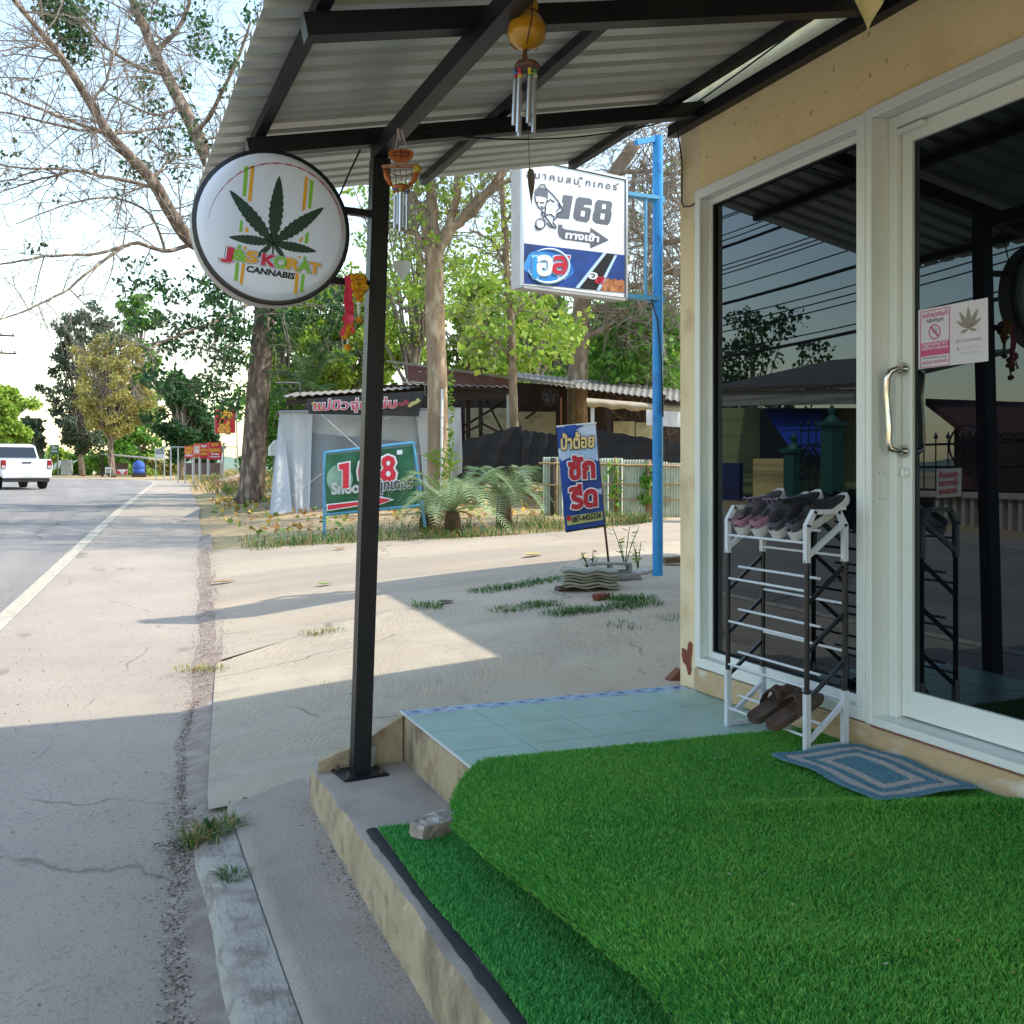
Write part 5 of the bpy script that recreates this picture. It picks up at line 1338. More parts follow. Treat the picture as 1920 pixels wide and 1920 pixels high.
m = MB(); a = gz(1246, 1062); m.bar(a + Vector((.05, .1, .05)), a + Vector((.85, .0, .09)), .12, .06); tag(m.build('timber_baulk', mat('brown_timber', '75604c', '5e4a39', scale=15, rough=.9, stretch=(.3, 3, 3))), 'brown timber baulk on the ground behind the blue pole', 'timber')
# ------------------------------------------------------------------ rear wing of the shop, out of view, whose roof shades the forecourt
m = MB(); m.box((5.75, 4.45, -1.5), (9.4, 8.5, 2.55)); m.build('rear_wing', M_WALL2, shop)
m = MB(); m.prism([(5.5, 4.4, 2.72), (9.5, 4.4, 3.5), (9.5, 4.4, 3.6), (5.5, 4.4, 2.82)], (0, 4.42, 0)); m.build('rear_roof', M_SHEET, shop)
# ------------------------------------------------------------------ snooker banner in a blue pipe frame
sb0 = gz(608, 1004); sb1 = gz(797, 985); sd0, sd1 = sb0.dot(FWD), sb1.dot(FWD); sdm = (sd0 + sd1) / 2
def sq(px, py): return P(px, py, sd0 + (sd1 - sd0) * (px - 608) / 189)
sbn = thing('snooker_banner', 'green snooker banner tied in a pale blue pipe frame on the verge', 'banner', sb0)
for nm, pts in (('frame_post', [sq(608, 1008), sq(608, 846)]), ('frame_rail', [sq(608, 849), sq(775, 830)]), ('frame_post', [sq(775, 829), sq(797, 988)]), ('frame_rail', [sq(609, 965), sq(786, 948)])):
    m = MB(); m.tube(pts, .022, 8); m.build(nm, M_BLUE2, sbn, smooth=40)
def sg_(u, v, off=0):
    a = sq(611, 853).lerp(sq(775, 836), u); b_ = sq(612, 964).lerp(sq(782, 946), u)
    return a.lerp(b_, v) - FWD * (off + .03 * math.sin(u * 7 + 1) * math.sin(v * 3.1) + .012 * math.sin(u * 23 + v * 6))
M_GBAN = mat('green_banner_print', '1d5a3c', '2a6f4c', scale=1.6, rough=.5, dirt=('163f2e', 2.4, .5, .7))
m = MB(); m.grid([[sg_(i / 20, j / 10) for i in range(21)] for j in range(11)], flip=True); m.build('cloth', M_GBAN, sbn, smooth=True)
def c6(x, y, off=.07): return sq(480 + x * 420 / 1920, 640 + y * 420 / 1920) - FWD * off
LNN = -FWD
art('ball_highlight', [[c6(722 + 112 * math.cos(t), 1180 + 125 * math.sin(t), .05) for t in np.linspace(0, 6.283, 28)[:-1]]], mat('pale_green_print', '8fae9c', '6d9480', scale=3, rough=.5), sbn, LNN, 0)
M_RED3 = mat('scarlet_print', 'd0243a', rough=.5); M_WH3 = mat('white_outline_print', 'e2e4e6', rough=.5)
ONE = [(718, 1055), (805, 1038), (802, 1255), (752, 1258), (752, 1098), (722, 1098)]
SIX = [(1000, 985), (940, 990), (895, 1040), (880, 1120), (890, 1185), (930, 1215), (990, 1212), (1030, 1180), (1040, 1130), (1020, 1085), (975, 1075), (935, 1090), (945, 1050), (1000, 1035)]
EIGHT = [(1135, 978), (1090, 1000), (1080, 1045), (1100, 1085), (1075, 1120), (1072, 1165), (1105, 1202), (1150, 1205), (1195, 1180), (1205, 1130), (1180, 1085), (1200, 1040), (1185, 995)]
def grow(l, k):
    cx_ = sum(p_[0] for p_ in l) / len(l); cy_ = sum(p_[1] for p_ in l) / len(l); n = len(l); out = []
    for i in range(n):
        a, b_, c_ = Vector(l[i - 1]), Vector(l[i]), Vector(l[(i + 1) % n]); e = ((b_ - a).normalized() + (c_ - b_).normalized()); nn = Vector((e.y, -e.x)).normalized(); out.append(b_ + nn * k)
    def area(q): return sum(q[i][0] * q[(i + 1) % n][1] - q[(i + 1) % n][0] * q[i][1] for i in range(n))
    if abs(area(out)) < abs(area(l)): out = [Vector(l[i]) * 2 - out[i] for i in range(n)]
    return [tuple(p_) for p_ in out]
for sh in (ONE, SIX, EIGHT):
    art('numeral_outline', [[c6(*q_, .06) for q_ in grow(sh, 18)]], M_WH3, sbn, LNN, 0); art('numeral', [[c6(*q_, .075) for q_ in sh]], M_RED3, sbn, LNN, 0)
for cx_, cy_, r_ in ((1140, 1045, 17), (1140, 1135, 20), (962, 1145, 24)): art('numeral_counter', [[c6(cx_ + r_ * math.cos(t), cy_ + r_ * 1.2 * math.sin(t), .085) for t in np.linspace(0, 6.283, 14)[:-1]]], M_WH3, sbn, LNN, 0)
lettering('Snooker', c6(655, 1310, .06), c6(1050, 1285, .06), c6(655, 1215, .06), 'lettering', mat('silver_print', 'b9bcbc', rough=.4), sbn, LNN, 0, .04, True, .01, 'S')
lettering('สนุกเกอร์', c6(985, 1285, .075), c6(1345, 1252, .075), c6(985, 1215, .075), 'letter_outline', M_WH3, sbn, LNN, 0, .07, True, .01, 'ก'); lettering('สนุกเกอร์', c6(985, 1285, .09), c6(1345, 1252, .09), c6(985, 1215, .09), 'lettering', M_INK, sbn, LNN, 0, .02, True, .01, 'ก')
art('arrow_outline', [[c6(*q_, .06) for q_ in ((608, 1395), (1040, 1345), (1040, 1318), (1190, 1355), (1040, 1410), (1040, 1388), (612, 1455))]], M_WH3, sbn, LNN, 0)
art('arrow', [[c6(*q_, .07) for q_ in ((622, 1404), (1055, 1353), (1055, 1338), (1165, 1357), (1055, 1395), (1055, 1376), (624, 1442))]], M_RED3, sbn, LNN, 0)
art('tag', [[c6(*q_, .06) for q_ in ((1212, 935), (1258, 930), (1258, 968), (1212, 972))]], M_WH3, sbn, LNN, 0)
# ------------------------------------------------------------------ tarpaulin tent
M_TARP = mat('pale_tarpaulin', 'c8cacb', 'bcbfc1', scale=1.5, rough=.55, bump=.1, bscale=6, trans=.3); M_TARP2 = mat('grey_tarpaulin', '828a91', '757d85', scale=2, rough=.6, bump=.12, bscale=6, trans=.15); M_TARP3 = mat('sheer_tarpaulin', 'b0b4b5', 'a4a8aa', scale=2, rough=.5, trans=.25)
TD = 20.6
tent = thing('tarpaulin_tent', 'grey tarpaulin tent hung between pipes beside the food stall', 'tent', gz(690, 968))
def tarp(nm, c, d, mm, seed, amp=.05, nu=14, nv=10, flare=0.0):
    m = MB(); rows = []
    for j in range(nv + 1):
        v = j / nv; row = []
        for i in range(nu + 1):
            u = i / nu
            x = (c[0][0] * (1 - u) + c[1][0] * u) * (1 - v) + (c[3][0] * (1 - u) + c[2][0] * u) * v; y = (c[0][1] * (1 - u) + c[1][1] * u) * (1 - v) + (c[3][1] * (1 - u) + c[2][1] * u) * v
            dd = d - flare * v * v + amp * v * math.sin(u * 9 + seed) + amp * .5 * math.sin(u * 21 + v * 4 + seed * 2) * v
            row.append(P(x, y, dd))
        rows.append(row)
    m.grid(rows, flip=True); return m.build(nm, mm, tent, smooth=True)
tarp('side_sheet', [(524, 773), (586, 773), (580, 968), (545, 966)], TD, M_TARP, 1, .06, flare=.5)
tarp('side_sheet', [(524, 773), (530, 773), (548, 960), (505, 966)], TD + .03, M_TARP, 2, .05, 5, flare=.9)
tarp('upper_sheet', [(584, 776), (782, 773), (800, 833), (583, 813)], TD + .15, M_TARP3, 3, .05)
tarp('lower_sheet', [(582, 812), (800, 832), (806, 955), (574, 962)], TD + .10, M_TARP2, 4, .08)
tarp('skirt', [(574, 955), (760, 958), (770, 985), (520, 972)], TD - .2, M_TARP2, 5, .08, flare=.8)
tarp('side_sheet', [(780, 770), (864, 766), (868, 885), (797, 930)], TD - .1, M_TARP, 6, .07)
tarp('back_sheet', [(560, 772), (860, 768), (860, 940), (560, 940)], TD + 2.6, M_TARP2, 7, .06)
for nm, a, b_, dd in (('tent_pole', (584, 770), (578, 968), .05), ('tent_pole', (779, 770), (790, 945), .05), ('ridge_pipe', (522, 772), (864, 766), -.06)):
    m = MB(); m.tube([P(*a, TD + dd), P(*b_, TD + dd)], .022, 8); m.build(nm, mat('grey_pipe', '8f9296', rough=.5), tent, smooth=40)
for a, b_ in (((600, 775), (675, 842)), ((760, 772), (722, 786))):
    m = MB(); m.tube([P(*a, TD - .1), P(*b_, TD - .35)], .008, 5); m.build('guy_rope', mat('white_rope', 'c9c9c6', rough=.8), tent)
m = MB(); m.tube([P(664, 842, TD - .3), P(545, 932, TD - .5)], .005, 4); m.build('guy_rope', MATS['white_rope'], tent)
# ------------------------------------------------------------------ food stall with tin roof
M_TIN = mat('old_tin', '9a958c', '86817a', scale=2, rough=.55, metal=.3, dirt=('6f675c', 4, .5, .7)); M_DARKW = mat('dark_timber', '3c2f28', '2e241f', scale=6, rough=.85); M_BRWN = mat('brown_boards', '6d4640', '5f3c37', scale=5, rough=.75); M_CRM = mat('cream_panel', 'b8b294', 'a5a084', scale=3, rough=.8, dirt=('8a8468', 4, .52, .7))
stall = thing('food_stall', 'low dark food stall under tin roofs behind the tarpaulin tent', 'stall', gz(950, 940))
def corr(nm, a, b_, c_, d_, mm, parent, n=26, amp=.035, th_=.012):
    """corrugated sheet over the quad a,b (front) c,d (back)"""
    m = MB(); nrm = (b_ - a).cross(d_ - a).normalized(); nrm = nrm if nrm.z > 0 else -nrm; r0, r1 = [], []
    for i in range(n * 4 + 1):
        u = i / (n * 4); o_ = nrm * amp * (.5 + .5 * math.cos(u * n * 2 * math.pi)); r0.append(a.lerp(b_, u) + o_); r1.append(d_.lerp(c_, u) + o_)
    m.grid([r0, r1]); m.grid([[p_ - nrm * th_ for p_ in r0], [p_ - nrm * th_ for p_ in r1]], flip=True); return m.build(nm, mm, parent, smooth=False)
a, b_ = P(530, 746, 20.4), P(856, 724, 22.2); corr('lean_to_roof', a, b_, b_ + Vector((.9, 3.4, .30)), a + Vector((.9, 3.4, .35)), M_TIN, stall, 22)
m = MB(); m.bar(a + Vector((.1, .15, -.08)), b_ + Vector((0, .15, -.08)), .06, .10); m.build('roof_beam', M_DARKW, stall); m = MB(); m.bar(a + Vector((.8, 3.0, .2)), b_ + Vector((.8, 3.0, .2)), .06, .1); m.build('roof_beam', M_DARKW, stall)
for px_ in (545, 780):
    m = MB(); t0 = P(px_, 730, 20.9); m.tube([t0 + Vector((-.3, 0, .12)), t0 + Vector((-.1, 0, .14)), t0 + Vector((.18, 0, .13)), t0 + Vector((.2, 0, -.12)), t0 + Vector((.5, 0, -.12))], .018, 6); m.build('bent_pipe', mat('steel_pipe', '5f6265', rough=.5, metal=.4), stall)
# main roof falling to the right
ea, eb = P(842, 724, 22.4), P(1290, 756, 18.8); ra, rb = P(725, 676, 25.2), P(1290, 733, 24.0)
a0, b0 = P(960, 713, 22.0), eb
corr('main_roof', a0, b0, P(1290, 733, 27.5), P(948, 697, 27.5), mat('weathered_tin', '7d776e', '6a645c', scale=2, rough=.75, dirt=('58514a', 4, .5, .7)), stall, 30)
m = MB(); m.bar(P(725, 677, 22.6), P(1080, 724, 21.4), .07, .05); m.build('barge_board', mat('grey_fascia', '8c8377', '776e63', scale=5, rough=.7), stall)
g = [P(764, 684, 22.7), P(962, 712, 22.0), P(962, 728, 22.0), P(764, 724, 22.6)]
for k in range(4):
    t0, t1 = k / 4, (k + .94) / 4; m = MB(); m.prism([g[0].lerp(g[3], t0), g[1].lerp(g[2], t0), g[1].lerp(g[2], t1), g[0].lerp(g[3], t1)], FWD * .05); m.build('gable_board', M_BRWN, stall)
corr('side_roof', P(762, 722, 21.8), P(960, 728, 21.6), P(960, 716, 25), P(762, 712, 25), M_TIN, stall, 14)
m = MB(); m.prism([P(850, 728, 22), P(962, 734, 21.8), P(962, 748, 21.8), P(850, 750, 22)], FWD * .08); m.build('fascia', M_DARKW, stall)
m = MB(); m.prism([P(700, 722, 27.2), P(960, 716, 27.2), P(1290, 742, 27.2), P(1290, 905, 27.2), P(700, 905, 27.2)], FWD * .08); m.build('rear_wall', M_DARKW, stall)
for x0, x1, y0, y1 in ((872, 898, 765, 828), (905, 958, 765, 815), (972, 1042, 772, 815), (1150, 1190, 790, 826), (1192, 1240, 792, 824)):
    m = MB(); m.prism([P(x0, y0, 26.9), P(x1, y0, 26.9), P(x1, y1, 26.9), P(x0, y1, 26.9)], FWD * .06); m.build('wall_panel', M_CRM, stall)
for px_, w_, y1, mm, d_ in ((954, .10, 905, mat('grey_post', '9a9a96', rough=.7), 21.8), (1142, .09, 905, M_DARKW, 20.6), (1111, .07, 905, mat('white_post', 'c5c5c2', rough=.6), 19.8), (1242, .10, 905, M_DARKW, 19.4), (878, .10, 905, M_DARKW, 23)):
    m = MB(); m.bar(P(px_, 740 if px_ != 1111 else 752, d_), P(px_, y1, d_), w_, w_, up=FWD); m.build('post', mm, stall)
for a, b_, d_ in (((868, 800), (960, 745), 23.5), ((910, 745), (945, 815), 23), ((985, 785), (1032, 752), 23), ((1020, 750), (1035, 765), 22.5), ((870, 812), (905, 795), 22.8), ((905, 795), (945, 815), 22.8), ((900, 730), (900, 810), 22.4)):
    m = MB(); m.bar(P(*a, d_), P(*b_, d_), .05, .05); m.build('truss_bar', M_DARKW, stall)
m = MB(); m.tube([P(1052, 745, 21), P(1052, 800, 21)], .02, 6); m.build('hook_rod', mat('rust_rod', '7a4a35', rough=.8), stall)
m = MB(); fc = P(1032, 743, 21.6)
m.tube([fc + RGT * .17 * math.cos(t) + UP * .17 * math.sin(t) for t in np.linspace(0, 6.283, 25)], .012, 5); m.tube([fc + RGT * .10 * math.cos(t) + UP * .10 * math.sin(t) for t in np.linspace(0, 6.283, 20)], .006, 4); m.ball(fc, .05, 10, 6); m.tube([fc, fc + Vector((0, .2, .1)), fc + Vector((0, .25, -.05))], .02, 6)
for k in range(5):
    t = k * 6.283 / 5; m.add([fc, fc + RGT * .14 * math.cos(t) + UP * .14 * math.sin(t), fc + RGT * .14 * math.cos(t + .6) + UP * .14 * math.sin(t + .6)], [(0, 1, 2)])
tag(m.build('wall_fan', mat('dark_fan', '2f2f33', rough=.5)), 'dark round wall fan under the eave of the food stall', 'fan')
# rolled awning and white cloth at the right end
m = MB(); rows = []
for j in range(6):
    rows.append([P(1100 + (1290 - 1100) * i / 16, 746 + 16 * i / 16 + j * (3.2 + .5 * math.sin(i * 1.9)) , 19.6 - .3 * i / 16 - .12 * math.sin(j * .62)) for i in range(17)])
m.grid(rows); tag(m.build('rolled_awning', mat('beige_canvas', 'b3a68f', '9f917a', scale=5, rough=.85, bump=.3, bscale=14), smooth=True), 'beige canvas awning rolled up under the tin roof', 'awning')
m = MB(); m.grid([[P(1212 + 78 * i / 8, y0 + .6 * i, 19.1 + .03 * math.sin(i * 2)) for i in range(9)] for y0 in (768, 783, 797)], flip=True); tag(m.build('white_cloth', mat('white_fabric', 'd0d2d4', rough=.8, trans=.2)), 'white cloth hanging at the right end of the food stall', 'cloth')
# black stall banner
sbb = thing('stall_banner', 'black food stall banner with pink lettering under the tin roof', 'banner', P(690, 775, 20.1))
BD2 = 20.05
cs = [(575, 748), (796, 733), (785, 781), (579, 776)]
def kq(u, v, off=0): 
    x = (cs[0][0] * (1 - u) + cs[1][0] * u) * (1 - v) + (cs[3][0] * (1 - u) + cs[2][0] * u) * v; y = (cs[0][1] * (1 - u) + cs[1][1] * u) * (1 - v) + (cs[3][1] * (1 - u) + cs[2][1] * u) * v
    return P(x, y, BD2 - off + .05 * math.sin(u * 8))
m = MB(); m.grid([[kq(i / 20, j / 4) for i in range(21)] for j in range(5)], flip=True); m.build('cloth', mat('black_banner_cloth', '232225', '2e2d30', scale=3, rough=.6), sbb, smooth=True)
for t_, a, b_ in (('แม่บิว', (588, 769), (652, 767)), ('จุ่มแซ่บ', (657, 767), (742, 764))):
    for off, bo, mm in ((.10, .07, M_WH3), (.13, .02, mat('rose_print', 'c4465e', rough=.5))): lettering(t_, P(*a, BD2 - off), P(*b_, BD2 - off), P(a[0] + 1, a[1] - 13, BD2 - off), 'lettering', mm, sbb, LNN, 0, bo, True, .01, 'ก')
lettering('อาหารตามสั่ง', P(718, 766, BD2 - .11), P(766, 758, BD2 - .11), P(718, 760, BD2 - .11), 'lettering', MATS['rose_print'], sbb, LNN, 0, .02, True, .01, 'ก')
M_GOLD = mat('pale_gold_print', 'b8b074', rough=.5)
for x0, y0, s_ in ((596, 761, 1), (776, 755, -1)):
    art('leg_motif', [[P(x0 + s_ * dx, y0 + dy, BD2 - .11) for dx, dy in ((-13, -4), (-7, -9), (-2, -3), (4, -2), (12, 6), (8, 9), (0, 4), (-6, 2))]], M_GOLD, sbb, LNN, 0)
# ------------------------------------------------------------------ shade net, tin fence and bamboo rails
M_NET = mat('black_shade_net', '1d1e21', '26272b', scale=2, rough=.95, stretch=(.3, .3, 6), bump=.15, bscale=60)
def net(label, c, d, seed, nu=16, nv=6):
    m = MB(); rows = []
    for j in range(nv + 1):
        v = j / nv; rows.append([P((c[0][0] * (1 - i / nu) + c[1][0] * i / nu) * (1 - v) + (c[3][0] * (1 - i / nu) + c[2][0] * i / nu) * v, (c[0][1] * (1 - i / nu) + c[1][1] * i / nu) * (1 - v) + (c[3][1] * (1 - i / nu) + c[2][1] * i / nu) * v + 1.5 * math.sin(i * 1.7 + seed) * (1 - v), d + .04 * math.sin(i * .9 + seed + v * 5) + .02 * math.sin(i * 2.7 + v * 9)) for i in range(nu + 1)])
    m.grid(rows, flip=True); return tag(m.build('shade_net', M_NET, smooth=True), label, 'shade net')
net('black shade net stretched behind the cycads next to the tent', [(868, 826), (978, 797), (978, 893), (866, 890)], 20.2, 1)
net('black shade net sagging behind the laundry banner', [(979, 806), (1045, 815), (1060, 885), (978, 893)], 20.0, 2)
net('black shade net along the right end of the food stall', [(1118, 806), (1285, 832), (1285, 870), (1122, 866)], 19.4, 3)
M_GTIN = mat('pale_green_tin', 'c6cec0', 'b6bfae', scale=3, rough=.6, dirt=('a09c82', 5, .54, .7)); M_BAM = mat('bamboo', 'a98f66', '8d744c', scale=8, rough=.6)
fence = thing('tin_fence', 'fence of pale green corrugated tin sheets held by bamboo rails', 'fence', gz(1150, 975))
FD = 18.0
for x0, x1, y0, y1 in ((1018, 1056, 857, 972), (1056, 1100, 858, 974), (1100, 1142, 860, 974), (1126, 1168, 859, 974), (1168, 1212, 862, 974), (1212, 1252, 866, 974), (1252, 1292, 868, 974)):
    dd = FD + rnd.uniform(-.05, .1); a, b_ = P(x0, y1, dd), P(x1, y1, dd); c_, d_ = P(x1, y0, dd), P(x0, y0, dd); m = MB(); r0, r1 = [], []
    for i in range(33):
        u = i / 32; o_ = FWD * .018 * math.cos(u * 8 * 2 * math.pi); r0.append(a.lerp(b_, u) + o_); r1.append(d_.lerp(c_, u) + o_)
    m.grid([r0, r1]); m.build('tin_sheet', M_GTIN, fence)
for (a, b_), r_ in ((((1010, 868), (1290, 874)), .022), (((1010, 909), (1290, 908)), .018), (((1126, 936), (1290, 936)), .012)):
    m = MB(); m.tube([P(a[0] + (b_[0] - a[0]) * k / 12, a[1] + (b_[1] - a[1]) * k / 12 + rnd.uniform(-.8, .8), FD - .12) for k in range(13)], r_, 7); m.build('bamboo_rail', M_BAM, fence, smooth=True)
for px_, y0, y1, r_, mm in ((1036, 858, 985, .04, M_DARKW), (1043, 862, 982, .022, M_BAM), (1153, 858, 978, .022, M_BAM), (1157, 870, 975, .018, M_BAM), (1215, 862, 976, .05, mat('post_wood', '8b7a66', '75654f', scale=8, rough=.9)), (1223, 866, 975, .02, M_BAM)):
    m = MB(); m.tube([P(px_, y1, FD - .06), P(px_ + 1, y0, FD - .06)], r_, 7); m.build('fence_post', mm, fence, smooth=True)
# creeper leaves over the tin
def leaf_quads(C, size, rgn, flatten=.0, aspect=.42, up=None):
    n = len(C); d = rgn.normal(size=(n, 3)); d[:, 2] -= flatten; d /= np.linalg.norm(d, axis=1)[:, None]; r_ = rgn.normal(size=(n, 3)); s = np.cross(d, r_); s /= np.linalg.norm(s, axis=1)[:, None] + 1e-9
    L_ = (size * rgn.uniform(.6, 1.25, n))[:, None]; d = d * L_; s = s * L_ * aspect; nn = np.cross(d, s); nn /= np.linalg.norm(nn, axis=1)[:, None] + 1e-9
    V = np.stack([C, C + d * .45 + s + nn * L_ * .10, C + d, C + d * .45 - s + nn * L_ * .10], 1).reshape(-1, 3); F_ = np.arange(n * 4).reshape(-1, 4)
    return V, F_
LEAF = {}
def leafmats(key, cols, trans=.4):
    LEAF[key] = [mat(f'leaf_{key}_{k}', a, b_, scale=3, rough=.55, trans=trans, spec=.3) for k, (a, b_) in enumerate(cols)]
leafmats('green', (('5c8c34', '6f9f3c'), ('4a7a2e', '588a34'), ('90b54c', '82a844')))
leafmats('dark', (('35562f', '40663a'), ('2a472a', '345434'), ('557a42', '486e3a')))
leafmats('lime', (('8aa93c', '9cb848'), ('6f9234', '80a23c'), ('b0bf58', 'a4b44c')))
leafmats('grey', (('4f5f4c', '5a6a54'), ('3f4e40', '4a5a48'), ('75806a', '6a765f')))
leafmats('brown', (('a39a5c', 'b0a060'), ('8a8a4c', '98924c'), ('b9ad74', '8fa050')))
rgn = np.random.default_rng(31)
cr = []
for px_ in (1150, 1158, 1212, 1222, 1205): 
    for k in range(26): q_ = P(px_ + rgn.normal(0, 5), rgn.uniform(870, 945), FD - .14); cr.append(tuple(q_))
V, F_ = leaf_quads(np.array(cr), .11, rgn); tag(np_mesh('creeper', V, F_, LEAF['green'], None, rgn.integers(0, 3, len(F_))), 'green creeper climbing over the tin fence', 'creeper')
# ------------------------------------------------------------------ cycads and palms
def frond(mb, o, direc, L_, rise, droop, nl, lw, ll, mi=0, rg=rnd):
    direc = Vector(direc).normalized(); side = direc.cross(UP).normalized(); pts = []
    for k in range(nl + 1):
        t = k / nl; pts.append(Vector(o) + direc * (L_ * t * (1 - .15 * t)) + UP * (rise * math.sin(t * 1.9) * L_ - droop * L_ * t * t))
    mb.tube(pts[::3] if len(pts) > 6 else pts, [.010 * (1 - .8 * k / max(1, len(pts[::3]) - 1)) for k in range(len(pts[::3]))], 4, mi)
    for k in range(2, nl + 1):
        t = k / nl; p_ = pts[k]; tang = (pts[k] - pts[k - 1]).normalized(); l_ = ll * (math.sin(math.pi * min(1, t * .88 + .12)) ** .6 + .15)
        for s in (-1, 1):
            d = (side * s + tang * .7 + UP * (.25 + rg.uniform(-.1, .1))).normalized() * l_; w = tang * lw
            tip = p_ + d - UP * l_ * .18
            mb.add([p_ - w * .6, p_ + w * .6, p_ + d * .5 + w * .5, tip, p_ + d * .5 - w * .5], [(0, 1, 2, 3, 4)], mi)
def cycad(label, c, n, L_, seed, stem, mi_dry=.12):
    rg = random.Random(seed); t = thing('cycad', label, 'cycad', c); top = Vector(c) + UP * stem
    m = MB(); m.tube([Vector(c) - UP * .05, Vector(c) + UP * stem * .6, top], [.13, .12, .09], 10); m.build('stem', mat('cycad_stem', '5a4634', '46362a', scale=14, rough=.95, bump=.6, bscale=30), t, smooth=True)
    for k in range(n):
        a = 2 * math.pi * k / n + rg.uniform(-.15, .15); e = rg.uniform(.2, 1.0); dry = e < .32 and rg.random() < .6
        m = MB(); frond(m, top, (math.cos(a), math.sin(a), 0), L_ * rg.uniform(.8, 1.1), e * .75 if not dry else .05, .35 + (.5 if dry else rg.uniform(0, .25)), 26, .011, .20, 0, rg)
        m.build('frond', mat('dry_frond', 'a08c5a', '8a7848', scale=4, rough=.8, trans=.2) if dry else mat('cycad_frond', '9fb183', '87a06c', scale=3, rough=.55, trans=.25), t)
cy1 = gz(862, 1000); cycad('large arching cycad at the foot of the pale trunk', cy1 + Vector((0, .3, 0)), 26, 1.05, 1, .30)
cy2 = gz(968, 985); cycad('cycad with a dark stump next to the tin fence', cy2 + Vector((0, .5, 0)), 22, .88, 2, .42)
cy3 = gz(820, 985); cycad('small cycad almost hidden between the banner and the pale trunk', cy3 + Vector((0, .5, 0)), 12, .65, 3, .2)
def fan_palm(label, c, stem, n, L_, seed):
    rg = random.Random(seed); t = thing('palm', label, 'palm', c); top = Vector(c) + UP * stem
    m = MB(); m.tube([Vector(c) - UP * .1, Vector(c) + UP * stem * .5, top], [.12, .10, .09], 8); m.build('trunk', mat('palm_trunk', '6a5d4e', '574b3f', scale=8, rough=.95), t, smooth=True)
    for k in range(n):
        a = rg.uniform(0, 6.28); e = rg.uniform(-.2, 1.2); d = Vector((math.cos(a) * math.cos(e), math.sin(a) * math.cos(e), math.sin(e)))
        m = MB(); frond(m, top, d, L_ * rg.uniform(.8, 1.1), .25 * e + .1, .45, 24, .022, .42, 0, rg); m.build('frond', mat('palm_frond', '55703c', '43602f', scale=2, rough=.5, trans=.25), t)
pc = gz(575, 938); fan_palm('feathery palm rising behind the tarpaulin tent', pc + Vector((.9, 4.5, 0)), 2.5, 18, 1.7, 4)
pc = gz(552, 935); fan_palm('drooping palm between the dark trunk and the tent', pc + Vector((.9, 3.6, 0)), 1.3, 12, 1.1, 5)
# little roadside cabinet beyond the dark trunk
cb = P(524, 932, 22.5); cb.z = hz(cb.x, cb.y)
lc = thing('roadside_cabinet', 'green post box with a white rounded top between dark trunk and tent', 'cabinet', cb)
m = MB(); m.bbox((cb.x - .13, cb.y - .1, cb.z), (cb.x + .13, cb.y + .1, cb.z + 1.05), .01); m.build('body', mat('dark_green_paint', '1d4a34', rough=.5), lc)
m = MB(); m.prism([Vector((cb.x - .22, cb.y - .14, cb.z + 1.06)), Vector((cb.x + .22, cb.y - .14, cb.z + 1.06)), Vector((cb.x + .22, cb.y - .14, cb.z + 1.28)), Vector((cb.x + .1, cb.y - .14, cb.z + 1.4)), Vector((cb.x - .1, cb.y - .14, cb.z + 1.4)), Vector((cb.x - .22, cb.y - .14, cb.z + 1.25))], (0, .3, 0)); m.build('top', mat('white_paint', 'd0d2ce', rough=.5), lc)
# verge grass along the far side of the lane and behind
sp_ = []; rg = random.Random(17)
for k in range(420):
    x = rg.uniform(2.0, 8.6); y = lane_far(x) + .10 + abs(rg.gauss(0, .9)); sp_.append((Vector((x, y, hz(x, y) - .03)), 14 if math.sin(x * 3.1) + math.sin(y * 4) > -.3 else 4, rg.uniform(.06, .26), .2, .005))
stuff(blades('verge_grass', sp_, [G1, G2, G3], 40))
sp_ = []
for k in range(520):
    y = rg.uniform(30, 75); x = xr(min(y, 60)) + rg.uniform(.4, 6); sp_.append((Vector((x, y, hz(x, y) - .03)), 14, rg.uniform(.25, .6), .5, .02))
stuff(blades('roadside_grass', sp_, [G3, G3, G1], 41))
rg2 = np.random.default_rng(50); C = []
for k in range(2600):
    x = rg2.uniform(2.2, 12); y = rg2.uniform(15.9, 30)
    if x < xr(y) + .3: continue
    C.append((x, y, hz(x, y) - .02))
V, F_ = leaf_quads(np.array(C), .12, rg2, .2); stuff(np_mesh('fallen_leaves', V, F_, M_FL, None, rg2.integers(0, 3, len(F_)) ))
